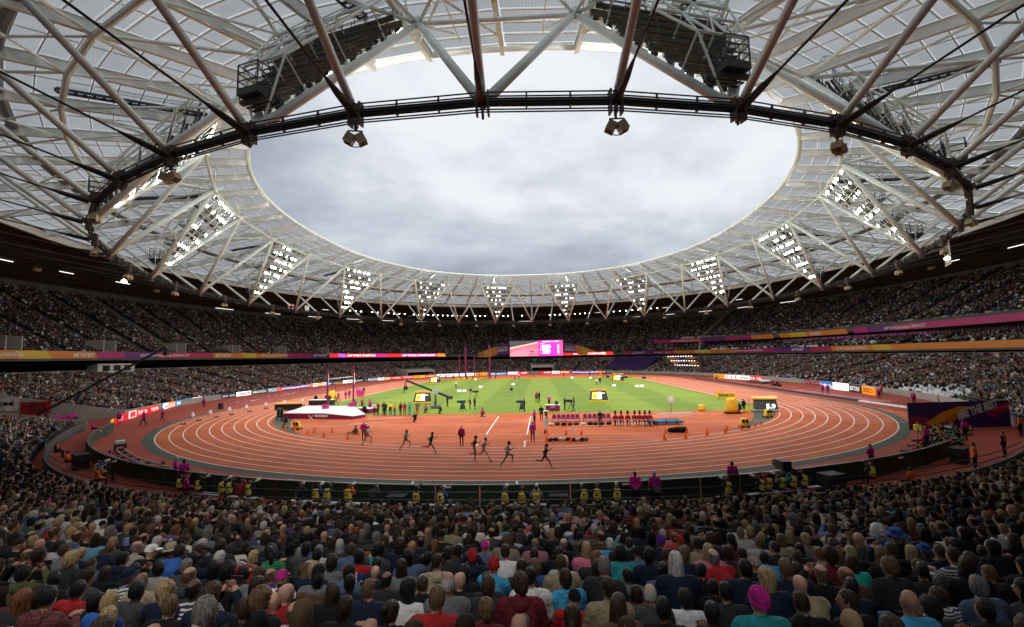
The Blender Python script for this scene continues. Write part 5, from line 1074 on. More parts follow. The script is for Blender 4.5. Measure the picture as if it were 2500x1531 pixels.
pR2 = (np.array([(61.2, -16.5, .08), (60.9, -21.4, .08), (60.5, -26.9, .08), (58.6, -36.7, .08)]), np.array([0, 4.9, 10.4, 20.4]))
# right-hand paths run towards the camera, so letters read from far to near
for a0, a1, bc, fc, tx, lb, e2 in [(0, 5.1, '#f0a028', '#4a2c06', 'SEIKO', 'orange clock maker board on the far right straight', None), (5.1, 10.9, '#f4f4f4', '#d01830', None, 'white board with three red bottles', [(.12, .2, .1, .9, '#d01830'), (.45, .53, .1, .9, '#d01830'), (.78, .86, .1, .9, '#d01830')]), (10.9, 15.8, '#eef2ee', '#1c7a34', 'Heineken', 'white board with green brewery name', None), (15.8, 18.4, '#dc2020', '#ffffff', 'SA', 'red board, outer of two on the right straight', None), (18.4, 20.9, '#dc2020', '#ffffff', 'SA', 'red board, inner of two on the right straight', None)]:
    board(pR1, a0, a1, bc, fc, tx, lb, 1.15, .78, .5, .45, e2)
for a0, a1, bc, fc, tx, lb, e2 in [(0, 4.9, '#2a6cb4', '#ffffff', 'Strathmore', 'blue and white water board on the right', [(.8, 1, .0, .45, '#8cc0e8')]), (4.9, 10.3, '#f6f6f6', '#303030', None, 'white board with two dark arched emblems', None), (10.5, 15.6, '#101010', '#f4f4f4', 'RIGHT TO PLAY', 'black board with white capitals', None), (15.8, 20.4, '#f0941c', '#6a3606', 'SEIKO', 'orange clock maker board nearest the camera on the right', None)]:
    t_ = board(pR2, a0, a1, bc, fc, tx, lb, 1.35, .78, .55, .38, e2)
    if 'arched' in lb:
        for c_ in (1.35, 4.05):
            for r0, r1, nn in ((.42, .52, 9), (.30, .36, 7), (.14, .2, 5)):
                mb = MB(); A = np.linspace(.25, PI - .25, nn * 2); 
                for a_ in range(0, nn * 2 - 1, 2):
                    aa = A[a_:a_ + 2]; mb.grid([along(pR2, a0 + c_ - 1.9 * r1 * np.cos(aa), .45 + r1 * np.sin(aa) * 1.3, .02), along(pR2, a0 + c_ - 1.9 * r0 * np.cos(aa), .45 + r0 * np.sin(aa) * 1.3, .02)])
                tag(mb.build('emblem', admat('#303030', .38), t_), kind='stuff')

# ------------------------------------------------------------------ near fence, pit benches, banner wall
m_green = M('dark_green_fence', (.012, .032, .018), .6, .25, 1.5); m_post = M('maroon_post', (.055, .02, .018), .6, .2)
fen = thing('barrier_fence', 'dark green curved barrier fence in front of the photographers', 'fence')
ths = np.radians(np.linspace(-62, 38.5, 40)); RF = 52.3
fp = [(RF * math.sin(a), -H0 - RF * math.cos(a) * 1.006) for a in ths]
for i in range(39):
    (x0, y0), (x1, y1) = fp[i], fp[i + 1]; d = nrmz((x1 - x0, y1 - y0)); mb = MB(); mb.bar((x0 + d[0] * .03, y0 + d[1] * .03, .53), (x1 - d[0] * .03, y1 - d[1] * .03, .53), .07, 1.02); mb.build('fence_panel', m_green, fen)
    mb = MB(); mb.bar((x0, y0, 1.085), (x1, y1, 1.085), .16, .06); mb.build('top_rail', M('grey_fence_cap', (.10, .10, .09), .5, .2), fen)
    if i % 3 == 1: mb = MB(); mb.box((x0, y0 - .09, .55), (.42, .10, 1.08), rz=ths[i]); mb.build('fence_post', m_post, fen)
    if i % 4 == 3: mb = MB(); mb.box((x0 + .6, y0 - .1, 1.0), (.5, .02, .09), rz=ths[i]); mb.build('socket_plate', m_line, fen)
bw = thing('banner_wall', 'purple and orange printed banner wall at the right of the near bend', 'banner'); q0, q1 = np.array((38.2, -71.9)), np.array((48.4, -70.7)); dv = nrmz(q1 - q0); LB = np.linalg.norm(q1 - q0)
def bwp(x, z, off=0.): P = q0 + dv * x; return (P[0] + dv[1] * off, P[1] - dv[0] * off, z)
mb = MB(); mb.bar(bwp(0, 1.28, -.1), bwp(LB, 1.28, -.1), .12, 2.5); mb.build('backing', m_black, bw)
for i, (col, P) in enumerate([('#3a1a58', [(0, .05), (LB, .05), (LB, 2.5), (0, 2.5)]), ('#8a2040', [(0, .2), (2.6, .1), (3.0, .9), (.0, 1.3)]), ('#d89018', [(1.6, .6), (3.4, 1.6), (5.2, 2.1), (6.8, 2.0), (5.0, 1.5), (3.6, .9), (2.4, .15)]), ('#c8601c', [(2.4, .15), (3.6, .9), (5.0, 1.5), (5.3, 1.2), (4.0, .5), (3.2, .1)]), ('#8a1440', [(7.6, 1.5), (10.1, 2.4), (10.2, 1.5), (8.4, .9)]), ('#c83a28', [(8.6, 1.75), (10.2, 2.2), (10.2, 1.9), (8.8, 1.45)])]):
    mb = MB(); mb.add([bwp(x, z, .006 + .005 * i) for x, z in P], [tuple(range(len(P)))]); mb.build('print', M('banner_print_%d' % i, col, .6, .1, .8), bw)
mb = MB(); text_flat(mb, '#BE THE BEST', bwp(4.9, .85, .05), (dv[0] * .965, dv[1] * .965, .26), (-.2 * dv[0], -.2 * dv[1], 1), .72, 4.4, bold=.05); mb.build('lettering', RIB['letter'], bw)
# hand-painted cloth banners on the flank wall of the left corner gangway
for v0, v1, col, tx, lb in ((11.2, 14.2, '#b8b4ae', 'JEM', 'white cloth banner with black letters on the corner wall'), (8., 11., '#a01818', 'NES|CAN', 'red cloth banner with black letters on the corner wall')):
    t_ = thing('cloth_banner', lb, 'banner', (0, 0, 0), 0, 'banners on the corner wall'); A_, B_ = bowl(v1, np.array(TG0)), bowl(v0, np.array(TG0)); d = nrmz(np.append(B_ - A_, 0)); n = np.array((d[1], -d[0], 0)); L_ = np.linalg.norm(B_ - A_); z1 = .95 + .23 * v0
    def fw(x, z, o=.2): return np.append(A_, 0) + d * x + n * o + np.array((0, 0, z))
    XS = np.linspace(0, L_, 9); mb = MB(); mb.grid([[fw(x, z1 + .1, .22 + .03 * math.sin(x * 5)) for x in XS], [fw(x, z1 - .8, .22 + .05 * math.sin(x * 5)) for x in XS], [fw(x, z1 - 1.75, .25 + .04 * math.sin(x * 4)) for x in XS]]); mb.build('cloth', M('banner_cloth' + col, col, .85, .12, 3, .3), t_)
    mb = MB()
    for li, l in enumerate(tx.split('|')): text_flat(mb, l, fw(.35, z1 - (1.0 if '|' not in tx else .7 + .65 * li), .31), d, (0, 0, 1), .5, L_ * .72)
    mb.build('lettering', m_black, t_)

# dark pit floor things: benches, loudspeaker boxes
def bench(x0, y0, x1, y1, lb):
    t_ = thing('photographer_bench', lb, 'bench', ((x0 + x1) / 2, (y0 + y1) / 2, 0), math.atan2(y1 - y0, x1 - x0), 'white photographers benches'); L_ = math.hypot(x1 - x0, y1 - y0)
    mb = MB(); mb.box((0, 0, .44), (L_, .34, .05)); mb.build('plank', M('white_bench_top', (.55, .56, .58), .5, .1), t_)
    for q in (-.42, .42): mb = MB(); mb.box((q * L_, -.12, .21), (.05, .05, .42)); mb.box((q * L_, .12, .21), (.05, .05, .42)); mb.box((q * L_, 0, .06), (.05, .3, .04)); mb.build('leg', m_dark, t_)
    return t_
def fence_at(x, off): r_ = RF + off; return -H0 - math.sqrt(max(r_ ** 2 - x ** 2, 0)) * 1.006
for i, (xa, xb) in enumerate(((-10.1, -7.4), (-7.0, -4.7), (-3.6, -1.0), (1.1, 3.3), (5.6, 7.7), (-16.6, -14.6), (-14.0, -12.2), (13.6, 16.2), (16.3, 18.0))): bench(xa, fence_at(xa, 1.3), xb, fence_at(xb, 1.3), f'low white bench behind the green fence, {ORD[i]} of the nine')
def speaker_box(x, y, rz, lb, s_=1.):
    t_ = thing('floor_loudspeaker', lb, 'loudspeaker', (x, y, 0), rz, 'black loudspeakers by the fence'); mb = MB(); mb.box((0, 0, .5 * s_), (1.2 * s_, .8 * s_, 1.0 * s_)); mb.build('cabinet', M('black_cabinet', (.012, .012, .013), .7, .2), t_)
    mb = MB(); mb.box((0, .41 * s_, .5 * s_), (1.1 * s_, .02, .9 * s_)); mb.build('grille', M('black_grille', (.02, .02, .02), .9, .3, 30), t_)
    for q in (-1, 1): mb = MB(); mb.box((q * .61 * s_, 0, .6 * s_), (.03, .25 * s_, .1 * s_)); mb.build('handle', m_dark, t_)
speaker_box(18.9, fence_at(18.9, 1.1), .35, 'black loudspeaker box by the fence, nearer the centre'); speaker_box(31.2, fence_at(31.2, 1.), .7, 'black loudspeaker box at the right end of the fence'); speaker_box(-31.5, fence_at(-31.5, 1.), -.65, 'black loudspeaker box at the left bend of the fence', 1.1); speaker_box(3.9 + 0, fence_at(3.9, .9), 0, 'small black loudspeaker against the green fence', .8); speaker_box(-6.2 + 1.9, fence_at(-4.3, .9), 0, 'small black loudspeaker left of the middle bench', .8)
# camera dolly on its rail outside the bend
dl = thing('camera_rail', 'pale steel camera rail laid outside the near left bend', 'rail'); 
aa = np.linspace(math.radians(-44), math.radians(-10), 26)
for dr in (0, .55):
    mb = MB(); mb.poly([((50.0 + dr) * math.sin(a), -H0 - (50.0 + dr) * math.cos(a), .22) for a in aa], .07, 5); mb.build('rail', M('pale_rail', (.35, .33, .3), .4, .1), dl)
for a in aa[::2]: mb = MB(); mb.bar((49.9 * math.sin(a), -H0 - 49.9 * math.cos(a), .08), (50.7 * math.sin(a), -H0 - 50.7 * math.cos(a), .08), .12, .14); mb.build('sleeper', m_dark, dl)
a = math.radians(-43.4); dc = thing('camera_dolly', 'small white camera dolly at the end of its rail', 'camera dolly', (50.28 * math.sin(a), -H0 - 50.28 * math.cos(a), .28), -a); mb = MB(); mb.box((0, 0, .3), (.9, .8, .25)); mb.build('deck', m_dark, dc); mb = MB(); mb.box((0, 0, .55), (.7, .6, .25)); mb.build('cover', m_line, dc)
for q in (-.35, .35):
    for r_ in (-.32, .32): mb = MB(); mb.lathe([(.12, -.04), (.12, .04)], (q, r_, .12), 8, axis=((1, 0, 0), (0, 0, 1), (0, 1, 0))); mb.build('wheel', m_black, dc)
# rail on the front row of the near seats
rl = thing('front_handrail', 'dark handrail along the front row of the near seats', 'handrail'); TR = T_ALL[(T_ALL < 1.1) | (T_ALL > 2 * PI - 1.1)]; TR = np.sort((TR + PI) % (2 * PI) - PI); P = p3(bowl(.07, TR), 1.0)
for hz in (.35, .7): mb = MB(); mb.poly(P + (0, 0, hz - .3 + .2), .03, 5); mb.build('rail', m_dark, rl)

# ------------------------------------------------------------------ tunnel mouths, purple seat cover, lamp stand at the far end
def tunnel(nm, lb, t0, t1, zt, s0=-.3, s1=9.):
    t_ = thing(nm, lb, 'tunnel'); TT = np.linspace(t0, t1, 5)
    mb = MB(); sweep(mb, [(s0, zt - .9), (s0, zt), (s1, zt + .3), (s1, zt - .6), (s0, zt - .9)], TT, False); mb.build('lintel', m_conc, t_)
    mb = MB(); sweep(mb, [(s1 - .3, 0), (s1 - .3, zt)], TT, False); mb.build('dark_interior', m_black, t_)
    for q, ta in enumerate((t0, t1)):
        a, c = bowl(s0, np.array(ta)), bowl(s1, np.array(ta)); mb = MB(); mb.add([(a[0], a[1], 0), (c[0], c[1], 0), (c[0], c[1], zt + 1.2), (a[0], a[1], zt - .2)], [(0, 1, 2, 3)]); d = nrmz(np.append(bowl(s0, np.array(ta + (.01 if q else -.01))) - a, 0)) * .4
        mb.add([np.array(v) + d for v in mb.v[:4]], [(3, 2, 1, 0)]); mb.f += [(0, 3, 7, 4), (3, 2, 6, 7), (1, 5, 6, 2)]; mb.m += [0] * 3; mb.build('side_wall', m_conc, t_)
tunnel('corner_tunnel', 'concrete tunnel mouth in the far left lower stand', t_of(-44, 84), t_of(-56, 75), 3.2)
tunnel('centre_tunnel', 'wide tunnel under the screen with a pale lintel', t_of(9.5, 102), t_of(-.5, 102), 3.6)
pc = thing('purple_seat_cover', 'dark purple cloth covering a block of seats right of the screen', 'cover'); ta, tb = 2.47, 2.72; TT = np.linspace(ta, tb, 14)
mb = MB(); sweep(mb, [(2.5, 1.7), (20., 6.6), (20.1, 5.6)], TT, False); mb.build('cloth', M('dark_purple_cloth', (.045, .012, .10), .8, .2, .5), pc)
BULB2 = MB(); BULB2.lathe([(.02, .2), (.2, .12), (.24, 0), (.2, -.08), (.02, -.1)], n=8); BULB2 = BULB2.mesh('bulb', M('dim_lit_bulb', (1, .97, .9), .4, 0, emit=3))
ls = thing('lamp_stage', 'covered stage with three rows of round white lamps in right far corner', 'stage', (0, 0, 0)); bx, by = 54.5, 68.
for r_ in range(3):
    mb = MB(); P0, P1 = np.array((bx + 5.0 - 1.4 * r_ - 2, by + 9 - .5 * r_, 3.2 + 1.75 * r_)), np.array((bx + 8.5 - .6 * r_, by - 8 + 1.5 * r_, 3.2 + 1.75 * r_)); mb.bar(P0, P1, .12, .12); mb.build('rail', m_dark, ls)
    for q in range(10): ob('bulb', BULB2, ls, tuple(P0 + (P1 - P0) * (q + .5) / 11 - np.array((.3, 0, .1)))).scale = (.85,) * 3
    for q in range(3):
        a, c = P0 + (P1 - P0) * q / 3, P0 + (P1 - P0) * (q + 1) / 3; mb = MB(); mb.grid([[a + (c - a) * u + (-.3, 0, -.2 - 1.5 * u * (1 - u)) for u in np.linspace(0, 1, 7)], [a + (c - a) * u + (-.3, 0, -.7 - 2.2 * u * (1 - u)) for u in np.linspace(0, 1, 7)]]); mb.build('bunting', RIB['purple' if q % 2 else 'orange'], ls)
mb = MB(); mb.box((bx + 4, by, .6), (4, 17, 1.2)); mb.build('deck', m_black, ls); mb = MB(); mb.bar((bx + 1.9, by - 8.4, .7), (bx + 1.9, by + 8.4, .7), .05, 1.1); mb.build('skirt', RIB['purple'], ls)
mb = MB(); mb.box((bx + 8, by, 3.6), (.3, 18, 5.)); mb.build('back_cloth', m_black, ls)
# white commentary cabin in the left concourse, flags on the ring
cb = thing('commentary_cabin', 'white cabin with three windows under the left tier edge', 'cabin', (-89.5, -21.5, 6.0), 0); mb = MB(); mb.box((0, 0, 1.0), (2.5, 9, 2.0)); mb.build('wall', M('grey_white_cabin', (.4, .4, .38), .7, .1), cb)
for q in (-2.6, 0, 2.6): mb = MB(); mb.box((1.27, q, 1.1), (.05, 1.7, 1.2)); mb.build('window', m_glass, cb)
for (k_, nm, c1) in ((20.1, 'white flag with a red cross hanging from the cable ring', 1), (19.75, 'plain white square flag hanging from the cable ring', 0)):
    N, n = node(k_), outn(k_); ex = np.cross(n, (0, 0, 1)); f_ = thing('ring_flag', nm, 'flag', tuple(N + (0, 0, .2)), 0, 'flags on the cable ring'); mb = MB(); w_ = 2.6 if c1 else 1.8; hz = 1.7 if c1 else 2.2
    G = [[ex * (w_ * (i / 8 - .5)) + n * (.15 * math.sin(i * 1.1 + j)) + np.array((0, 0, hz * (.5 - j / 6) + .8)) for i in range(9)] for j in range(7)]; mb.grid(G); mb.build('cloth', m_line, f_)
    if c1: mb = MB(); mb.grid([[p - n * .05 for p in r_[3:6]] for r_ in G]); mb.grid([[p - n * .055 for p in r_] for r_ in G[2:5]]); mb.build('cross', cloth('red', CL['red']), f_)

# ------------------------------------------------------------------ people on the field and in the pit
FIELD = [
    (3.33,-86.78,0,'run_reach',-85.1,'leading sprinter in navy kit with lime shoes',{'group':'sprinters in the race','top':'navy','legs':'navy','arms':'skin','thigh':'skin','shoe':'lime','hairstyle':'ponytail','haircol':'black','skin':4}),
    (0.7,-86.14,0,'run_drive',-89.7,'sprinter in white crop top and turquoise briefs,second in the race',{'group':'sprinters in the race','top':'white','belly':'skin','arms':'skin','legs':'turquoise','thigh':'skin','shoe':'lime','hairstyle':'curly','haircol':'black','skin':3}),
    (-1.15,-84.42,0,'run_reach',-90.9,'pale sprinter in light blue kit with dark hair tied back',{'group':'sprinters in the race','top':'lilac','arms':'skin','legs':'light_grey','thigh':'skin','hairstyle':'bun','haircol':'dark_brown','skin':0}),
    (-1.93,-83.83,0,'run_fold',-92.5,'curly haired sprinter in red top and white shorts',{'group':'sprinters in the race','top':'red','belly':'skin','arms':'skin','legs':'white','thigh':'skin','shoe':'white','hairstyle':'curly','haircol':'black','skin':3}),
    (-5.79,-81.52,0,'run_reach',-97.6,'sprinter in black and lime kit with long braids',{'group':'sprinters in the race','top':'black','arms':'lime','legs':'black','thigh':'skin','shoe':'lime','hairstyle':'long','haircol':'black','skin':3}),
    (-8.26,-80.04,0,'run_drive',-103.0,'pale sprinter in green top and black shorts',{'group':'sprinters in the race','top':'teal','belly':'skin','arms':'skin','legs':'black','thigh':'skin','shoe':'white','hairstyle':'ponytail','haircol':'brown','skin':0}),
    (-12.54,-77.29,0,'run_drive',-110.4,'last sprinter in white top and red shorts',{'group':'sprinters in the race','top':'white','belly':'skin','arms':'skin','legs':'red','thigh':'skin','hairstyle':'ponytail','haircol':'dark_brown','skin':0}),
    (-13.87,-74.55,0,'stand_back',10,'magenta official in pale cap beside the last sprinter',{'top':'magenta','legs':'black','group':'officials in magenta jackets','hairstyle':'cap','haircol':'dark_brown','skin':1,'hatc':'beige'}),
    (-3.86,-78.0,0,'stand_easy',0,'magenta official with white hair inside the bend',{'top':'magenta','legs':'black','group':'officials in magenta jackets','hairstyle':'full','haircol':'white','skin':1}),
    (2.34,-76.37,0,'stand_back',0,'magenta official with hands behind back by the runway line',{'top':'magenta','legs':'black','group':'officials in magenta jackets','hairstyle':'short','haircol':'dark_brown','skin':1,'hood':True}),
    (2.39,-65.56,0,'stand_fold',60,'magenta official holding a pole at the end of the seats',{'top':'magenta','legs':'black','group':'officials in magenta jackets','hairstyle':'short','haircol':'dark_brown','skin':1}),
    (3.17,-62.21,0,'stand_fold',180,'person in black holding a board behind the magenta official',{'top':'black','legs':'black','hairstyle':'bob','haircol':'light_brown'}),
    (9.5,-67.41,0,'stand_fold',180,'man in black shirt standing at the end of the maroon seats',{'top':'black','legs':'charcoal','hairstyle':'crop','haircol':'grey'}),
    (-4.32,-57.55,0,'kneel',80,'magenta official crouching at the edge of the grass',{'top':'magenta','legs':'black','group':'officials in magenta jackets','hairstyle':'short','haircol':'dark_brown','skin':1}),
    (-22.18,-49.89,0,'walk',60,'magenta official waving beside the vaulters',{'top':'magenta','legs':'black','hairstyle':'short','haircol':'dark_brown','group':'pole vaulters lined up by the grass'}),
    (-20.03,-54.08,0,'stand_hips',154,'vaulter in white top and maroon trousers',{'top':'white','legs':'maroon','hairstyle':'short','haircol':'dark_brown','group':'pole vaulters lined up by the grass'}),
    (-19.49,-54.14,0,'stand_hips',146,'vaulter in red jacket with hands on hips and black trousers',{'top':'red','legs':'black','hairstyle':'short','haircol':'dark_brown','group':'pole vaulters lined up by the grass'}),
    (-18.87,-53.74,0,'stand_slim',150,'vaulter in dark red top half hidden by a man in black',{'top':'maroon','legs':'black','hairstyle':'short','haircol':'dark_brown','group':'pole vaulters lined up by the grass'}),
    (-18.25,-54.73,0,'stand_fold',158,'vaulter in all navy with folded arms',{'top':'navy','legs':'navy','hairstyle':'short','haircol':'dark_brown','group':'pole vaulters lined up by the grass'}),
    (-17.69,-54.33,0,'stand_fold',166,'vaulter in yellow top and black trousers',{'top':'yellow','legs':'black','hairstyle':'short','haircol':'dark_brown','group':'pole vaulters lined up by the grass'}),
    (-16.89,-54.88,0,'stand_easy',150,'vaulter in gold jacket and blue trousers',{'top':'gold','legs':'denim','hairstyle':'short','haircol':'dark_brown','group':'pole vaulters lined up by the grass'}),
    (-16.2,-54.5,0,'stand_easy',150,'vaulter in maroon jacket with black trousers',{'top':'maroon','legs':'black','hairstyle':'short','haircol':'dark_brown','group':'pole vaulters lined up by the grass'}),
    (-15.47,-55.03,0,'stand_slim',166,'vaulter in all red tracksuit',{'top':'red','legs':'red','hairstyle':'short','haircol':'dark_brown','group':'pole vaulters lined up by the grass'}),
    (-14.9,-54.64,0,'stand_fold',146,'vaulter in all turquoise tracksuit',{'top':'turquoise','legs':'turquoise','hairstyle':'short','haircol':'dark_brown','group':'pole vaulters lined up by the grass'}),
    (-13.79,-54.77,0,'stand_hips',154,'vaulter in grey top and red tights',{'top':'grey','legs':'red','hairstyle':'short','haircol':'dark_brown','group':'pole vaulters lined up by the grass'}),
    (-12.11,-62.23,0,'kneel',40,'crouching cameraman in black on the red runway',{'top':'black','legs':'black','hairstyle':'cap','hatc':'black'}),
    (-25.26,-47.9,0,'stand_easy',200,'magenta official standing at the corner of the mat',{'top':'magenta','legs':'black','group':'officials in magenta jackets','hairstyle':'short','haircol':'dark_brown','skin':1}),
    (-24.72,-46.27,0,'stand_fold',170,'magenta official with folded arms on the grass behind the mat',{'top':'magenta','legs':'black','group':'officials in magenta jackets','hairstyle':'short','haircol':'dark_brown','skin':1}),
    (-34.72,-31.84,0,'walk',150,'magenta official in white cap walking behind the mat',{'top':'magenta','legs':'black','group':'officials in magenta jackets','hairstyle':'cap','haircol':'dark_brown','skin':1,'hatc':'white'}),
    (-35.49,-26.56,0,'walk',60,'magenta official striding along the pitch kerb',{'top':'magenta','legs':'black','group':'officials in magenta jackets','hairstyle':'short','haircol':'dark_brown','skin':1}),
    (-35.5,-24.71,0,'stand_easy',180,'magenta official standing by the second upright',{'top':'magenta','legs':'black','group':'officials in magenta jackets','hairstyle':'short','haircol':'dark_brown','skin':1}),
    (-35.75,-19.7,0,'stand_easy',160,'magenta official at the podium box on the pitch edge',{'top':'magenta','legs':'black','group':'officials in magenta jackets','hairstyle':'short','haircol':'dark_brown','skin':1}),
    (-35.61,-18.67,0,'stand_fold',200,'magenta official behind the podium box',{'top':'magenta','legs':'black','group':'officials in magenta jackets','hairstyle':'short','haircol':'dark_brown','skin':1}),
    (-35.62,-16.49,0,'stand_slim',180,'person in black holding papers by the pitch edge',{'top':'black','legs':'black'}),
    (-34.89,13.29,0,'stand_easy',120,'magenta official behind the camera crane head',{'top':'magenta','legs':'black','group':'officials in magenta jackets','hairstyle':'cap','haircol':'dark_brown','skin':1,'hatc':'white'}),
    (-27.79,-12.28,0,'stand_easy',90,'person in black under the camera crane head',{'top':'black','legs':'black'}),
    (-11.78,-43.8,0,'stand_fold',250,'crane operator in black with arms raised to the boom',{'top':'black','legs':'black'}),
    (-13.14,-51.98,0,'kneel',90,'magenta official crouching with a clipboard on the grass',{'top':'magenta','legs':'black','group':'officials in magenta jackets','hairstyle':'short','haircol':'dark_brown','skin':1}),
    (-10.82,-53.23,0,'kneel',90,'crouching person in black with red bag',{'top':'black','legs':'black'}),
    (-7.33,-49.05,0,'camera_man',90,'cameraman in red and black behind a shrouded camera',{'top':'maroon','legs':'black'}),
    (-6.72,-48.58,0,'stand_slim',250,'person in black shorts standing behind the red cameraman',{'top':'black','legs':'black','shin':'skin'}),
    (-10.85,-24.4,0,'camera_man',180,'man in black with camera tripod in mid pitch',{'top':'black','legs':'khaki'}),
    (-2.54,-25.96,0,'camera_man',10,'man in black t-shirt and beige shorts in mid pitch',{'top':'black','legs':'beige','shin':'skin'}),
    (2.43,-39.23,0,'stand_easy',20,'magenta official beside a cameraman in mid pitch',{'top':'magenta','legs':'black','group':'officials in magenta jackets','hairstyle':'short','haircol':'dark_brown','skin':1}),
    (2.91,-39.31,0,'camera_man',120,'cameraman in black beside a magenta official in mid pitch',{'top':'black','legs':'black'}),
    (0.83,-51.65,0,'camera_man',90,'cameraman in black leaning to a shrouded tripod camera',{'top':'black','legs':'black'}),
    (6.54,-50.81,0,'stand_slim',250,'person in all navy standing beside the judges table',{'top':'navy','legs':'navy'}),
    (7.79,-52.0,0,'camera_man',80,'cameraman in grey top with a tripod on the grass edge',{'top':'grey','legs':'denim'}),
    (4.39,-47.23,0,'stand_fold',200,'magenta official in white cap behind the judges table',{'top':'magenta','legs':'black','group':'officials in magenta jackets','hairstyle':'cap','haircol':'dark_brown','skin':1,'hatc':'white'}),
    (-18.52,2.22,0,'stand_easy',180,'man in white shirt and black trousers far out on the pitch',{'top':'white','legs':'black'}),
    (17.58,4.21,0,'stand_easy',180,'man in white shirt near the far display board',{'top':'white','legs':'black'}),
    (19.04,9.22,0,'stand_easy',180,'man in dark clothes behind the man in white on pitch',{'top':'charcoal','legs':'black'}),
    (28.82,-57.35,0,'stand_easy',20,'man in navy with bare shins by the yellow machines',{'top':'navy','legs':'navy','shin':'skin'}),
    (28.73,-56.46,0,'kneel',10,'crouching man in navy by the yellow machines',{'top':'navy','legs':'black'}),
    (-30.57,-58.99,0,'stand_easy',90,'man in black beside the shrouded camera',{'top':'black','legs':'black'}),
    (-26.62,-65.06,0,'kneel',90,'crouching cameraman in black by the yellow robot cars',{'top':'black','legs':'khaki'}),
    (-16.26,-70.51,0,'floor_sit',80,'man in dark green sitting on the track with legs out',{'top':'olive','legs':'khaki'}),
    (-37.0,-36.12,0,'stand_easy',200,'person in black behind the vault mat beside a white table',{'top':'black','legs':'black'}),
    (-34.99,-36.42,0,'stand_fold',150,'person in black with white lanyard behind the vault mat',{'top':'black','legs':'grey'}),
    (-33.32,-38.79,0,'stand_fold',190,'second person in black behind the vault mat',{'top':'black','legs':'grey'}),
    (-22.23,-51.91,0,'kneel',30,'person in black sitting at the low white mat',{'top':'black','legs':'black'}),
    (-55.68,-39.07,0,'stand_easy',20,'magenta official with dark skirt on the red side runway',{'top':'magenta','legs':'black','group':'officials in magenta jackets','hairstyle':'short','haircol':'dark_brown','skin':1,'legs_':'black'}),
    (-51.07,-60.94,0,'stand_easy',200,'magenta official standing by the red letter board',{'top':'magenta','legs':'black','group':'officials in magenta jackets','hairstyle':'short','haircol':'dark_brown','skin':1}),
    (-46.82,-62.02,0,'walk',160,'magenta official walking in front of the red board',{'top':'magenta','legs':'black','group':'officials in magenta jackets','hairstyle':'short','haircol':'dark_brown','skin':1}),
    (-48.54,-56.86,0,'walk',100,'magenta official by the low yellow stand near red board',{'top':'magenta','legs':'black','group':'officials in magenta jackets','hairstyle':'short','haircol':'dark_brown','skin':1}),
    (53.84,-30.43,0,'stand_easy',170,'magenta official by the blue board,outer one of two',{'top':'magenta','legs':'black','group':'officials in magenta jackets','hairstyle':'short','haircol':'dark_brown','skin':1}),
    (54.18,-31.43,0,'stand_easy',170,'magenta official in front of the blue board,inner one of two',{'top':'magenta','legs':'black','group':'officials in magenta jackets','hairstyle':'short','haircol':'dark_brown','skin':1}),
    (55.55,-42.25,0,'stand_easy',180,'magenta official beside the orange board',{'top':'magenta','legs':'black','group':'officials in magenta jackets','hairstyle':'short','haircol':'dark_brown','skin':1}),
    (62.21,-33.08,0,'stand_easy',190,'steward in orange jacket behind the orange board',{'top':'orange','legs':'black'}),
    (53.93,-51.33,0,'stand_easy',170,'magenta official on the side runway before the wall',{'top':'magenta','legs':'black','group':'officials in magenta jackets','hairstyle':'short','haircol':'dark_brown','skin':1}),
    (60.17,-47.64,0,'kneel',150,'crouching steward in orange by the side wall',{'top':'orange','legs':'black'}),
]
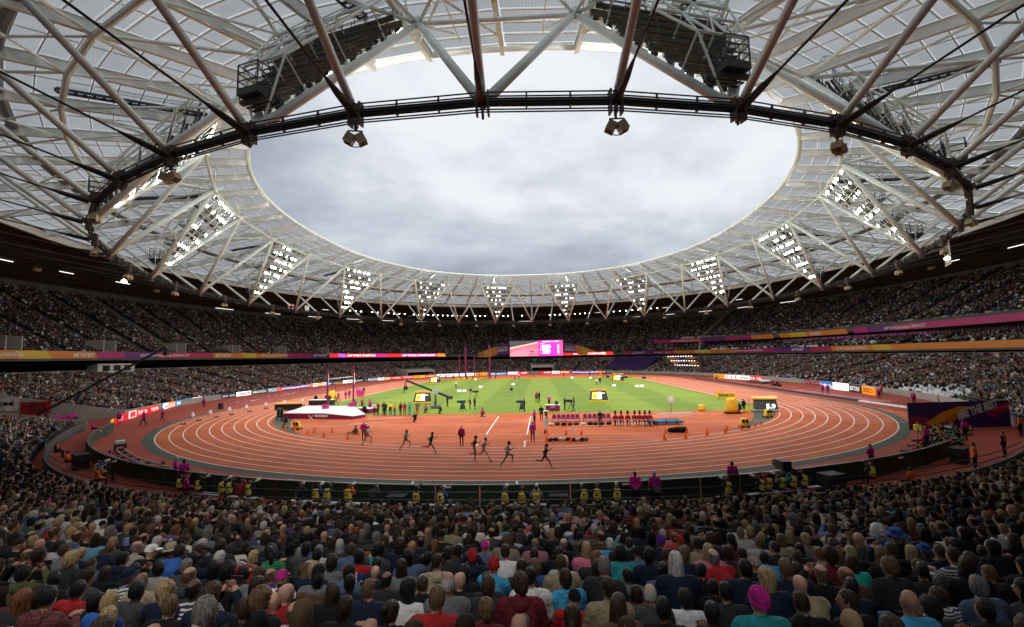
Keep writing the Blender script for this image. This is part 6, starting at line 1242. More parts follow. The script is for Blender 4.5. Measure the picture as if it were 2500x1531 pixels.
PIT = [
    (-6.76,-94.58,'bench_shoot',0,'bald photographer in yellow vest numbered 62',{'num':'62','hairstyle':'crop','haircol':'light_brown','arms':'orange'}),
    (-7.93,-94.41,'bench_shoot',0,'photographer in yellow vest numbered 77',{'num':'77'}),
    (-8.58,-94.4,'bench_shoot',0,'photographer in yellow vest numbered 53 over blue top',{'num':'53','arms':'blue'}),
    (-9.57,-93.81,'bench_shoot',0,'photographer in yellow vest numbered 800 over red top',{'num':'800','arms':'red'}),
    (-3.17,-94.8,'bench_shoot',0,'photographer in yellow vest numbered 283 with long dark hair',{'num':'283','hairstyle':'long','haircol':'black'}),
    (-1.92,-94.89,'bench_shoot',0,'photographer in yellow vest numbered 1 over blue sleeves',{'num':'1','arms':'blue'}),
    (1.27,-95.31,'bench_shoot',0,'photographer in yellow vest numbered 331',{'num':'331','haircol':'grey'}),
    (2.1,-95.25,'bench_shoot',0,'photographer in yellow vest numbered 252',{'num':'252','haircol':'brown'}),
    (2.81,-95.26,'bench_shoot',0,'photographer in yellow vest numbered 106 with grey sleeves',{'num':'106','arms':'light_grey'}),
    (5.15,-95.37,'bench_shoot',0,'photographer in yellow vest numbered 97',{'num':'97'}),
    (5.81,-95.31,'bench_shoot',0,'photographer in yellow vest numbered 87 with a white lens',{'num':'87'}),
    (6.79,-95.18,'bench_shoot',0,'photographer in yellow vest numbered 5 with long blonde hair',{'num':'5','hairstyle':'long','haircol':'blonde'}),
    (-12.7,-92.8,'bench_shoot',0,'photographer in yellow vest numbered 35',{'num':'35'}),
    (-14.01,-92.86,'bench_shoot',0,'photographer in yellow vest numbered 2',{'num':'2'}),
    (-14.54,-92.76,'bench_shoot',0,'photographer in yellow vest numbered 114',{'num':'114'}),
    (-16.26,-91.5,'bench_shoot',0,'photographer in yellow vest turned away near white bench',{'num':''}),
    (-17.77,-91.46,'bench_shoot',0,'photographer in yellow vest at the end of the white bench',{'num':''}),
    (12.56,-94.61,'bench_shoot',0,'photographer in yellow vest numbered 24 with a large white lens',{'num':'24'}),
    (14.46,-93.38,'bench_shoot',0,'photographer in yellow vest numbered 5 at the white bench',{'num':'5'}),
    (14.86,-93.47,'bench_shoot',0,'photographer in yellow vest numbered 24 over red top',{'num':'24','arms':'red'}),
    (15.66,-92.82,'bench_shoot',0,'photographer in yellow vest numbered 22 over grey top',{'num':'22','arms':'grey'}),
    (16.32,-92.49,'bench_shoot',0,'photographer in yellow vest over teal sleeves',{'num':'','arms':'teal'}),
    (17.0,-92.24,'bench_shoot',0,'photographer in yellow vest at the bench end by the loudspeaker',{'num':''}),
    (-25.78,-87.64,'bench_shoot',0,'photographer in yellow vest with bald head at the bend fence',{'num':'','hairstyle':'balding','haircol':'grey'}),
    (-26.93,-87.08,'bench_shoot',0,'photographer in yellow vest over bright blue top',{'num':'','arms':'blue'}),
    (21.66,-89.93,'bench_shoot',0,'photographer in yellow vest kneeling at the fence with bare legs',{'num':''}),
]
PIT2 = [
    (-5.42,-94.6,'bench_shoot',-20,'photographer in grey vest numbered 12 turning aside',{'top':'dark_grey','legs':'black'}),
    (-9.54,-94.92,'bench_shoot',0,'photographer in black jacket with white back print',{'top':'navy','legs':'black'}),
    (-13.22,-92.79,'bench_shoot',0,'photographer with red backpack over yellow vest',{'top':'red','legs':'black'}),
    (7.8,-95.15,'stand_back',0,'magenta official with an orange armband standing at the fence',{'top':'magenta','legs':'black','hairstyle':'crop','haircol':'black','skin':3}),
    (8.75,-95.17,'stand_easy',0,'magenta official with white hair and a shoulder bag at the fence',{'top':'magenta','legs':'black','hairstyle':'full','haircol':'white'}),
    (-17.24,-91.48,'sit_lap',-40,'magenta official in cap sitting sideways on the white bench',{'top':'magenta','legs':'black','hairstyle':'cap','hatc':'magenta'}),
    (-19.99,-90.58,'stand_fold',-60,'magenta official in white cap talking at the bend fence',{'top':'magenta','legs':'black','hairstyle':'cap','hatc':'white'}),
    (-19.1,-91.03,'stand_easy',60,'magenta official with dark hair talking at the bend fence',{'top':'magenta','legs':'black','hairstyle':'full','haircol':'dark_brown','skin':2}),
    (-21.99,-89.43,'kneel',-50,'crouching photographer in black with yellow vest at bend fence',{'top':'yellow','arms':'black','legs':'black'}),
    (-29.93,-84.87,'kneel',-70,'magenta official kneeling at the bend fence',{'top':'magenta','legs':'black'}),
    (-47.74,-67.93,'sit_lap',-70,'magenta official sitting behind the advertising boards',{'top':'magenta','legs':'black'}),
    (13.47,-92.9,'stand_easy',0,'magenta official with white bag standing by the photographers bench',{'top':'magenta','legs':'black','skin':4,'haircol':'black'}),
    (23.92,-88.08,'stand_fold',20,'magenta official with grey hair standing at the fence',{'top':'magenta','legs':'black','haircol':'grey'}),
    (32.31,-81.54,'stand_easy',20,'magenta official behind the low fence corner',{'top':'magenta','legs':'black','haircol':'grey'}),
    (38.33,-77.67,'stand_easy',10,'magenta official standing among the crouching photographers',{'top':'magenta','legs':'black'}),
    (29.19,-89.25,'stand_easy',40,'steward in orange jacket at the front row rail',{'top':'orange','legs':'black','haircol':'black'}),
    (22.79,-92.44,'sit_lap',20,'steward in orange jacket sitting low before the front row',{'top':'orange','legs':'black'}),
    (34.94,-84.89,'stand_easy',30,'steward in orange vest over black at the front row',{'top':'orange','arms':'black','legs':'black'}),
    (44.24,-76.06,'stand_easy',20,'steward in orange jacket by the end of the purple banner',{'top':'orange','legs':'black'}),
    (-31.88,-85.99,'sit_lap',-60,'steward in orange vest with curly hair at the near corner',{'top':'orange','legs':'black','hairstyle':'curly','haircol':'black','skin':3}),
    (-23.95,-91.0,'sit_lap',-40,'steward in orange jacket sitting before the front row,bald head',{'top':'orange','legs':'black','hairstyle':'balding','haircol':'grey'}),
    (-37.69,-81.48,'sit_lap',-60,'steward in orange vest over dark jacket by the corner wall',{'top':'orange','arms':'black','legs':'black'}),
    (-17.87,-97.19,'stand_back',-10,'magenta steward in magenta cap standing among the seated crowd',{'top':'magenta','legs':'black','hairstyle':'cap','hatc':'magenta','crowd':1}),
    (-63.45,-60.61,'sit_lap',-100,'magenta official sitting in the corner gangway,first from the red banner',{'top':'magenta','legs':'black'}),
    (-63.26,-59.5,'sit_lap',-100,'magenta official sitting in the corner gangway,second from the red banner',{'top':'magenta','legs':'black'}),
    (-62.41,-58.41,'sit_lap',-100,'magenta official sitting in the corner gangway,fourth from the red banner',{'top':'magenta','legs':'black'}),
    (-61.11,-58.92,'sit_lap',-100,'magenta official sitting in the corner gangway,fifth from the red banner',{'top':'magenta','legs':'black'}),
    (-60.79,-58.56,'sit_lap',-100,'magenta official sitting in the corner gangway,sixth from the red banner',{'top':'magenta','legs':'black'}),
    (-60.47,-58.19,'sit_lap',-100,'magenta official sitting in the corner gangway,seventh from the red banner',{'top':'magenta','legs':'black'}),
    (-61.34,-56.89,'sit_lap',-100,'magenta official sitting in the corner gangway,eighth from the red banner',{'top':'magenta','legs':'black'}),
    (-64.69,-58.99,'sit_lap',-100,'magenta official sitting in the corner gangway,third from the red banner',{'top':'magenta','legs':'black'}),
    (33.37,-80.6,'floor_sit',50,None,{'top':'navy','arms':'black','legs':'denim','cluster':1}),
    (30.65,-82.85,'floor_sit',45,None,{'top':'yellow','arms':'red','legs':'denim','cluster':2}),
    (36.78,-78.98,'bench_shoot',45,None,{'top':'yellow','arms':'charcoal','legs':'denim','cluster':3}),
    (37.78,-76.36,'kneel',45,None,{'top':'navy','arms':'black','legs':'khaki','cluster':4}),
    (34.22,-81.46,'floor_sit',50,None,{'top':'navy','arms':'red','legs':'denim','cluster':5}),
    (36.88,-78.72,'bench_shoot',50,None,{'top':'yellow','arms':'navy','legs':'black','cluster':6}),
    (32.71,-80.64,'floor_sit',50,None,{'top':'black','arms':'red','legs':'denim','cluster':7}),
    (36.09,-79.69,'bench_shoot',50,None,{'top':'navy','arms':'charcoal','legs':'khaki','cluster':8}),
    (33.14,-82.29,'floor_sit',45,None,{'top':'black','arms':'teal','legs':'denim','cluster':9}),
    (33.9,-81.12,'kneel',60,None,{'top':'black','arms':'black','legs':'black','cluster':10}),
    (33.95,-80.79,'floor_sit',30,None,{'top':'black','arms':'black','legs':'khaki','cluster':11}),
    (40.6,-75.24,'floor_sit',50,None,{'top':'yellow','arms':'black','legs':'denim','cluster':12}),
    (38.8,-76.1,'bench_shoot',60,None,{'top':'navy','arms':'navy','legs':'denim','cluster':13}),
    (36.79,-76.87,'kneel',30,None,{'top':'yellow','arms':'teal','legs':'denim','cluster':14}),
    (34.58,-78.55,'floor_sit',60,None,{'top':'navy','arms':'navy','legs':'black','cluster':15}),
    (32.88,-82.58,'floor_sit',60,None,{'top':'black','arms':'charcoal','legs':'khaki','cluster':16}),
    (32.09,-82.44,'floor_sit',30,None,{'top':'navy','arms':'teal','legs':'khaki','cluster':17}),
    (33.21,-81.41,'kneel',60,None,{'top':'yellow','arms':'navy','legs':'denim','cluster':18}),
    (35.01,-79.04,'floor_sit',60,None,{'top':'yellow','arms':'red','legs':'denim','cluster':19}),
    (37.97,-76.88,'bench_shoot',60,None,{'top':'yellow','arms':'navy','legs':'denim','cluster':20}),
    (36.27,-79.77,'floor_sit',50,None,{'top':'yellow','arms':'teal','legs':'black','cluster':21}),
    (40.93,-75.11,'floor_sit',60,None,{'top':'yellow','arms':'navy','legs':'denim','cluster':22}),
    (37.71,-77.2,'kneel',60,None,{'top':'black','arms':'teal','legs':'khaki','cluster':23}),
    (34.74,-79.33,'kneel',45,None,{'top':'black','arms':'teal','legs':'black','cluster':24}),
    (37.31,-77.81,'floor_sit',45,None,{'top':'yellow','arms':'black','legs':'black','cluster':25}),
    (32.65,-82.55,'bench_shoot',45,None,{'top':'yellow','arms':'charcoal','legs':'black','cluster':26}),
    (36.04,-75.73,'sit_lap',150,'photographer in yellow vest facing back beside the purple banner',{'top':'yellow','legs':'khaki'}),
]
CONES = [(-29.36, -63.16), (-27.11, -65.02), (-26.28, -66.04), (-24.5, -67.39), (-24.63, -66.78), (-21.56, -70.14), (-21.38, -68.92), (-18.91, -72.12), (-19.33, -69.21), (-15.73, -73.87), (-15.94, -70.54), (3.65, -72.16), (5.54, -72.29), (6.99, -72.63), (3.6, -76.02), (5.75, -76.36), (15.15, -72.22), (14.15, -75.82), (17.2, -72.12), (16.26, -74.98), (19.34, -71.77), (18.62, -73.67), (21.61, -70.64), (20.85, -72.13), (23.09, -70.36), (24.17, -69.2), (25.25, -68.43), (26.36, -67.33)]
GUARDS = [(11.21, -67.25), (11.82, -67.3), (12.52, -67.36), (13.25, -67.42), (13.79, -67.47), (14.32, -67.51), (14.83, -67.56)]
def put_person(x, y, z, ps, rz, lab, kw, group):
    kw = dict(kw); g = kw.pop('group', group); hc_ = kw.pop('hatc', None); kw.pop('legs_', None); kw.pop('crowd', None); kw.pop('cluster', None); num = kw.pop('num', None)
    if 'hairstyle' not in kw: kw['hairstyle'] = random.choice(['short', 'crop', 'full', 'short', 'bob'])
    if 'haircol' not in kw: kw['haircol'] = random.choice(['dark_brown', 'brown', 'black', 'light_brown'])
    if 'skin' not in kw: kw['skin'] = random.choice([0, 1, 1, 2])
    return person(ps, (x, y, z), math.radians(rz), lab, g, hatmat=cloth(hc_, CL[hc_]) if hc_ else None, scale=random.gauss(1.03, .025), **kw)
for x, y, z, ps, rz, lab, kw in FIELD:
    o = put_person(x, y, z, ps, rz, lab, kw, 'people working on the infield')
    if kw.get('group') == 'sprinters in the race':
        for yy in (-.07, .20): mb = MB(); mb.box((0, yy + .06 * (yy > 0), 1.27), (.22, .02, .16)); mb.build('bib', m_line, o)
m_vest = cloth('vest_yellow', (.72, .58, .10)); m_lensw = M('white_lens_barrel', (.6, .58, .54), .5, .1)
def camera_kit(o, big, white):
    mb = MB(); mb.box((0, .30, 1.17), (.15, .09, .12)); mb.box((0, .29, 1.25), (.07, .07, .04)); cb_ = mb.build('camera_body', m_black, o)
    mb = MB(); mb.lathe([(.05, 0), (.055, .12), (.075, .14), (.08, .34 if big else .2), (.075, .36 if big else .22)], (0, .345, 1.17), 10, axis=((1, 0, 0), (0, 0, 1), (0, 1, .12))); mb.build('lens', m_lensw if white else m_black, cb_)
RKX = {q: j for j, q in enumerate(sorted(range(len(PIT)), key=lambda q: PIT[q][0]))}
for i, (x, y, ps, rz, lab, kw) in enumerate(PIT):
    lab += f', {ORD[RKX[i]]} from the left'; kw = dict(kw); num = kw.get('num'); th = math.atan2(x, -(y + H0)); y = fence_at(x, 1.3); kw.setdefault('arms', random.choice(['black', 'charcoal', 'navy'])); kw['legs'] = 'black'; kw['top'] = m_vest
    o = put_person(x, y, 0, ps, math.degrees(th) * .9 + random.uniform(-14, 14), lab, kw, 'photographers in yellow vests')
    if num:
        J = BODY[ps][2]; mb = MB(); text_flat(mb, num, (0, -.165, .80), (1, 0, 0), (0, .05, 1), .15, .085 * len(num) + .03, center=True, bold=.03); text_flat(mb, 'IAAF', (0, -.158, .66), (1, 0, 0), (0, -.05, 1), .055, .16, center=True, bold=.03); mb.build('back_number', m_black, o)
    camera_kit(o, i % 2 == 0, i % 3 != 1)
for i, (x, y, ps, rz, lab, kw) in enumerate(PIT2):
    kw = dict(kw); cl_ = kw.get('cluster'); z = 0
    if cl_: lab = f"photographer in {'yellow vest' if kw['top'] == 'yellow' else kw['top'] + ' jacket'} with {kw['arms']} sleeves in the huddle by the purple banner, number {ORD[cl_ - 1]} across".replace('number ', '')
    if cl_ and kw['top'] == 'yellow': kw['top'] = m_vest
    if kw.get('crowd'): x, y = -15.6, -102.6; z = .9
    elif ps in ('bench_shoot', 'sit_lap') and not cl_ and 'stew' not in lab and 'corner' not in lab and x > -45 and x < 30: y = fence_at(x, 1.3)
    if 'steward' in lab and y < -84 and not kw.get('crowd'):       # keep the stewards on the floor in front of the rail
        P = bowl(-1.1, np.array(t_of(x, y))); x, y = float(P[0]), float(P[1])
    o = put_person(x, y, z, ps, rz, lab, kw, 'photographers huddled by the purple banner' if cl_ else 'stewards and officials round the pit')
    if cl_ and ps != 'floor_sit': camera_kit(o, i % 2 == 0, i % 3 == 0) if ps == 'bench_shoot' else None
    if 'backpack' in (lab or ''): mb = MB(); mb.add(*loft([(0, -.24, .58), (0, -.27, .7), (0, -.26, .88), (0, -.22, .95)], [.13, .16, .15, .1], [.07, .1, .09, .05], (1, 0, 0), 10)); mb.build('backpack', cloth('red', CL['red']), o)
    if 'armband' in (lab or ''): mb = MB(); mb.lathe([(.085, -.05), (.085, .05)], (-.225, -.04, 1.24), 10); mb.build('armband', cloth('orange', CL['orange']), o)
    if 'shoulder bag' in (lab or ''): mb = MB(); mb.box((.05, -.22, .95), (.34, .10, .26)); mb.build('bag', cloth('grey', CL['grey']), o)

# guardsmen sitting in a row with bearskins and rifles
gb = thing('guard_bench', 'maroon bench with blue pole bags behind the seated guardsmen', 'bench', (13.1, -66.8, 0)); mb = MB(); mb.box((.3, 0, .42), (4.8, .4, .06)); mb.build('seat', M('maroon_plastic', (.16, .012, .07), .4, .1), gb)
for q in (-1.9, 2.5): mb = MB(); mb.box((q, 0, .2), (.06, .4, .4)); mb.build('leg', m_dark, gb)
m_bear = M('bearskin_fur', (.006, .006, .007), .9, .4, 40, 1.)
for i, (x, y) in enumerate(GUARDS):
    o = person('sit_lap', (x, y + .35, .02), PI + random.uniform(-.15, .15), f'guardsman in scarlet tunic and bearskin, {ORD[i]} from the left of the seated row', 'guardsmen sitting in a row', 'red', 'black', 'bearskin', 'black', 1, 1.03, hatmat=m_bear)
    mb = MB(); mb.box((0, .12, .68), (.36, .03, .05)); mb.build('white_belt', m_line, o); mb = MB(); a_ = random.uniform(-.25, .25); mb.poly([(.02, .36, .70), (.05 + a_, .52, .35), (.08 + a_ * 2, .62, .06)], [.028, .03, .04], 6); mb.build('rifle', M('pale_rifle', (.5, .48, .45), .4, .1), o)
for i in range(3):
    t_ = thing('pole_bag', f'long {"light blue" if i < 2 else "purple"} pole bag right of the guardsmen, {ORD[i]} from front', 'bag', (16.6, -66.6 + .45 * i, 0), .06 * i - .03, 'vaulting pole bags'); mb = MB(); mb.add(*loft([(-2.0, 0, .3), (-1.8, 0, .32), (0, 0, .34), (1.7, 0, .33), (2., 0, .3)], [.08, .16, .17, .16, .06], [.1, .19, .2, .18, .06], (0, 0, 1), 10)); mb.build('sleeve', cloth('sky_blue' if i < 2 else 'purple', CL['sky_blue' if i < 2 else 'purple']), t_)
    for q in (-1.2, .1, 1.2): mb = MB(); mb.box((q, 0, .32), (.12, .42, .38)); mb.build('strap', m_black, t_)
POLE = MB(); POLE.tube((-2.2, 0, 0), (2.2, 0, 0), .025, 6); POLE = POLE.mesh('pole', m_line)
for i, (x, y, a_) in enumerate(((19.5, -58.6, .12), (19.8, -59.2, .2), (20.6, -60.2, -.1), (18.6, -61.5, .02), (18.8, -62.3, .0), (19.2, -59.9, .28), (-.3, -62.8, .16), (-17.2, -58.2, .3), (-17.8, -62.8, .35), (8.4, -66.9, .05))):
    o = ob('vaulting_pole', POLE, None, (x, y, .35 if i < 6 else .06), a_); tag(o, f'pale vaulting pole lying near the runway, {ORD[i]} of ten', 'pole', 'vaulting poles')

# traffic cones
CONE = MB(); CONE.lathe([(.05, .46), (.10, .24), (.15, .03)], n=10); CONE = CONE.mesh('cone_body', M('orange_cone_plastic', (.85, .12, .02), .45, .1))
CBASE = MB(); CBASE.box((0, 0, .015), (.36, .36, .03)); CBASE = CBASE.mesh('cone_base', M('orange_cone_base', (.7, .09, .02), .5, .1))
for i, (x, y) in enumerate(CONES):
    t_ = thing('traffic_cone', f"small orange cone on the inside of the bend, {ORD[i]} counting from the vault mat", 'cone', (x, y, .012), random.random(), 'orange cones'); ob('cone_body', CONE, t_); ob('cone_base', CBASE, t_)

# pole vault landing mat, uprights and bar
m_matw = M('white_mat_cover', (.70, .64, .64), .7, .12, .8, .2); m_matp = M('crimson_mat_side', (.20, .008, .07), .6, .08)
mat = thing('vault_mat', 'large white topped pole vault mat with crimson sides', 'landing mat')
foot = np.array([(-31.6, -56.7), (-25.6, -57.6), (-21.4, -58.4), (-20.4, -56.4), (-25.0, -48.6), (-33.3, -47.6)]); hts = (.82, .82, .5, .5, .82, .82)
mb = MB(); n_ = len(foot); mb.add([(x, y, .01) for x, y in foot] + [(x, y, h - .08) for (x, y), h in zip(foot, hts)], [(i, (i + 1) % n_, (i + 1) % n_ + n_, i + n_) for i in range(n_)]); mb.build('side', m_matp, mat)
mb = MB(); c_ = foot.mean(0); mb.add([(x, y, h - .08) for (x, y), h in zip(foot, hts)] + [tuple(c_ + (np.array((x, y)) - c_) * .97) + (h,) for (x, y), h in zip(foot, hts)] + [(c_[0], c_[1], .84)], [(i, (i + 1) % n_, (i + 1) % n_ + n_, i + n_) for i in range(n_)] + [(i + n_, (i + 1) % n_ + n_, 2 * n_) for i in range(n_)]); mb.build('top', m_matw, mat)
mb = MB(); text_flat(mb, 'MONDO', (-26.9, -57.46, .28), (.9975, -.15, 0), (0, 0, 1), .3, 1.9, bold=.04); mb.build('lettering', m_line, mat)
mat2 = thing('small_vault_mat', 'small white and pink corner mat behind the vault mat', 'landing mat', (-22.6, -50.3, 0), -.6); mb = MB(); mb.box((0, 0, .32), (3.4, 1.6, .62)); mb.build('side', m_matp, mat2); mb = MB(); mb.box((0, 0, .66), (3.3, 1.5, .06)); mb.build('top', m_matw, mat2)
for i, (x, y, hz) in enumerate(((-27.6, -52.2, 6.2), (-24.9, -49.4, 6.6))):
    t_ = thing('vault_upright', f"tall crimson vault upright standing {'in front of' if i == 0 else 'behind'} the mat", 'upright', (x, y, 0), 0, 'pole vault uprights'); mb = MB(); mb.tube((0, 0, .1), (0, 0, hz * .62), .13, 8); mb.tube((0, 0, hz * .6), (0, 0, hz), .10, 8); mb.lathe([(.16, hz), (.16, hz + .14), (.05, hz + .2)], n=8); mb.build('mast', m_matp, t_)
    mb = MB(); mb.box((0, 0, .12), (1.2, .5, .2)); mb.build('base', m_dark, t_); mb = MB(); mb.box((-.2, -.15, 1.05), (.75, .7, .75)); mb.build('padding', M('magenta_padding', (.45, .02, .2), .7, .1), t_)
    mb = MB(); mb.box((.14, 0, 5.0), (.05, .06, 1.7)); mb.build('scale_strip', m_line, t_)
o = MB(); o.tube((-27.4, -52.1, 5.05), (-25.0, -49.5, 5.25), .05, 6); tag(o.build('vault_crossbar', m_line), 'white crossbar resting between the crimson uprights', 'crossbar')
# small stand behind the uprights, podium box, yellow covers
t_ = thing('clock_stand', 'thin tripod with a small yellow clock behind the uprights', 'stand', (-30.9, -42.0, 0)); mb = MB(); [mb.tube((0, 0, 1.9), (.7 * math.cos(a), .7 * math.sin(a), 0), .03, 5) for a in (0, 2.1, 4.2)]; mb.tube((0, 0, 1.8), (0, 0, 4.1), .035, 6); mb.build('tripod', m_dark, t_); mb = MB(); mb.box((.5, 0, 3.9), (1.1, .3, .25)); mb.build('clock', M('dark_yellow_case', (.5, .3, .03), .5), t_)
# display boards: black LED screens on yellow frames
m_yel = M('yellow_machine_paint', (.80, .50, .03), .45, .1); m_yelo = M('amber_machine_paint', (.82, .36, .03), .45, .1)
def display(x, y, rz, lb, s_=1., runner=True, word='POLE VAULT'):
    t_ = thing('display_board', lb, 'display board', (x, y, 0), rz, 'yellow framed display boards'); 
    P = np.array([(-1.55, -.5, .25), (1.55, -.5, .25), (1.25, .1, 1.75), (-1.25, .1, 1.75)]) * s_; Bk = P + np.array((0, .55, 0)) * s_
    mb = MB(); mb.add(np.vstack((P, Bk)), [(0, 1, 2, 3), (7, 6, 5, 4), (1, 5, 6, 2), (4, 0, 3, 7)]); cs_ = mb.build('casing', m_black, t_)
    mb = MB(); mb.box((0, .3 * s_, 1.9 * s_), (2.6 * s_, .6 * s_, .3 * s_)); hd_ = mb.build('header', m_yelo, t_); mb = MB(); mb.box((0, -.2 * s_, .14 * s_), (3.3 * s_, .9 * s_, .2 * s_)); mb.build('base_frame', m_yel, t_)
    def q(u, v, d=.012): # point on the sloped face
        a = P[0] + (P[1] - P[0]) * u; c = P[3] + (P[2] - P[3]) * u; w_ = a + (c - a) * v; return w_ + np.array((0, -.93, .37)) * d
    ux = nrmz(q(.7, .5) - q(.3, .5)); uy = nrmz(q(.5, .8) - q(.5, .2))
    mb = MB(); mb.add([q(.1, .12), q(.43, .12), q(.43, .88), q(.1, .88)], [(0, 1, 2, 3)]); mb.build('picture', M('screen_amber', (.85, .55, .1), .5, .05, emit=.35), cs_)
    mb = MB(); mb.add([q(.43, .12), q(.66, .12), q(.66, .88), q(.43, .88)], [(0, 1, 2, 3)]); mb.build('field', M('screen_white', (.8, .76, .66), .5, .05, emit=.25), cs_)
    if runner:
        mb = MB(); c0 = q(.27, .5, .02)
        for a, c, r_ in (((0, .12), (.02, -.12), .05), ((.02, -.12), (.14, -.3), .035), ((.02, -.12), (-.1, -.25), .035), ((-.1, -.25), (-.22, -.2), .03), ((0, .1), (.18, .05), .025), ((0, .1), (-.14, .0), .025), ((.02, .2), (.03, .24), .06)): mb.tube(c0 + (ux * a[0] + uy * a[1]) * s_, c0 + (ux * c[0] + uy * c[1]) * s_, r_ * s_, 5)
        mb.build('figure', m_black, cs_)
    mb = MB(); text_flat(mb, word, q(.46, .7, .02), ux, uy, .16 * s_, 1.15 * s_, bold=.03); mb.build('title', M('screen_letter', (.95, .9, .8), .5, 0, emit=.9), cs_)
    mb = MB(); text_flat(mb, 'SEIKO', (0, -.012 * s_, 1.83 * s_), (1, 0, 0), (0, 0, 1), .14 * s_, .8 * s_, center=True); mb.build('maker_name', m_black, hd_)
    mb = MB(); [mb.add([q(.46, .5 - .17 * i, .02), q(.62, .5 - .17 * i, .02), q(.62, .6 - .17 * i, .02), q(.46, .6 - .17 * i, .02)], [(0, 1, 2, 3)]) for i in range(3)]; mb.build('digits', m_yelo, cs_)
display(-17.5, -36.9, .05, 'yellow framed display board behind the camera crane'); display(12.8, -39, 0, 'yellow framed display board right of the judges table'); display(-29.4, 27, .1, 'yellow framed display board at the far left of the pitch', 1.15, False, '1.00'); display(25.5, 19.6, -.15, 'yellow framed display board at the far right of the pitch', 1.15, False, '6.29')
t_ = thing('scoreboard', 'black scoreboard with yellow lid and white digits by the right bend', 'scoreboard', (32.3, -55.6, 0), -.2); mb = MB(); mb.add([(-1.4, -.5, .3), (1.4, -.5, .3), (1.3, .1, 1.5), (-1.3, .1, 1.5), (-1.4, .6, .3), (1.4, .6, .3), (1.3, .6, 1.5), (-1.3, .6, 1.5)], [(0, 1, 2, 3), (7, 6, 5, 4), (1, 5, 6, 2), (4, 0, 3, 7), (0, 4, 5, 1)]); mb.build('casing', M('dark_olive_case', (.03, .035, .025), .4, .1), t_)
mb = MB(); mb.add([(-1.55, -.05, 1.5), (1.5, -.05, 1.5), (1.5, .9, 1.75), (-1.55, .9, 1.75), (-1.55, -.05, 1.66), (1.5, -.05, 1.66), (1.5, .9, 1.9), (-1.55, .9, 1.9)], [(0, 1, 2, 3)[::-1], (4, 5, 6, 7), (0, 1, 5, 4), (1, 2, 6, 5), (2, 3, 7, 6), (3, 0, 4, 7)]); mb.build('lid', m_yelo, t_); mb = MB(); text_flat(mb, '5.9', (.0, -.50, .45), (1, 0, 0), (0, .45, .9), .55, 1.1, bold=.04); mb.build('digits', M('screen_letter', (.95, .9, .8)), t_); mb = MB(); mb.box((0, -.3, .18), (3., .9, .14)); mb.build('base_frame', M('pale_case_edge', (.6, .5, .35), .5), t_)
t_ = thing('name_board', 'yellow board with dark clock maker letters at the pitch edge', 'sign', (33.9, -38.3, 0), -.12); mb = MB(); mb.box((0, 0, .62), (3.2, .12, .85)); mb.build('panel', m_yel, t_); mb = MB(); text_flat(mb, 'SEIKO', (0, -.075, .42), (1, 0, 0), (0, 0, 1), .45, 2.5, center=True, bold=.03); mb.build('lettering', M('dark_brown_letter', (.06, .03, .01)), t_); mb = MB(); mb.box((-1.2, 0, 1.2), (.4, .3, .35)); mb.build('clock_head', m_yel, t_)
for q in (-1.3, 1.3): mb = MB(); mb.box((q, 0, .1), (.08, .3, .2)); mb.build('leg', m_dark, t_)
t_ = thing('covered_machine', 'tall machine under a wrinkled yellow cover by the right bend', 'cover', (27.2, -57.6, 0), .1); mb = MB(); mb.add(*loft([(0, 0, .2), (0, 0, .6), (.02, 0, 1.1), (-.05, 0, 1.7), (-.1, 0, 1.95)], [.85, .88, .8, .72, .6], [.5, .55, .45, .4, .3], (1, 0, 0), 12)); mb.build('cover', M('yellow_cover', (.80, .46, .03), .6, .15, 2, 1.), t_, True); mb = MB(); mb.box((.1, 0, .12), (1.9, .9, .2)); mb.build('base', m_black, t_)
mb = MB(); mb.box((1.9, .1, .3), (1.0, .4, .25)); mb.bar((2.3, .1, .2), (2.3, .1, 1.9), .12, .12); mb.build('arm', m_yel, t_)
t_ = thing('yellow_drum', 'short yellow drum on the grass near the right corner', 'drum', (24.7, -53.9, 0)); mb = MB(); mb.lathe([(.4, .05), (.48, .15), (.48, .65), (.42, .75)], n=12); mb.build('shell', m_yel, t_); mb = MB(); mb.lathe([(.3, .75), (.28, .8)], n=12); mb.build('lid', m_yelo, t_)
for i, (x, y, a_, lb) in enumerate(((23.9, -69.2, 0, 'yellow robot cart by the cones on the right bend'), (29.7, -61.7, .4, 'yellow robot cart on the dark inner shoulder'), (-24.4, -66.9, -.2, 'yellow robot cart by the cones on the left bend'), (-33.3, -54.0, 0, 'yellow robot cart at the corner of the vault mat'), (-35.0, -44.6, .2, 'yellow robot cart behind the vault mat'))):
    t_ = thing('robot_cart', lb, 'robot cart', (x, y, .01), a_, 'yellow robot carts'); mb = MB(); mb.add(*loft([(0, 0, .12), (0, 0, .4), (-.05, 0, .75), (-.08, 0, .95)], [.55, .5, .36, .25], [.36, .34, .26, .18], (1, 0, 0), 10)); mb.build('body', m_yel, t_, True)
    for q in (-.16, .2): mb = MB(); mb.box((q, -.28, .68), (.24, .1, .34)); mb.build('panel', m_black, t_)
    for q in (-.35, .35):
        for r_ in (-.3, .3): mb = MB(); mb.lathe([(.12, -.05), (.12, .05)], (q, r_, .12), 8, axis=((1, 0, 0), (0, 0, 1), (0, 1, 0))); mb.build('wheel', m_black, t_)
t_ = thing('timing_box', 'long black timing box with an amber lid left of the vault mat', 'box', (-37.0, -45.6, 0), .15); mb = MB(); mb.box((0, 0, .55), (3.6, 1.2, .9)); mb.build('case', m_black, t_); mb = MB(); mb.box((0, -.1, 1.08), (3.9, 1.5, .16)); mb.build('lid', m_yelo, t_)
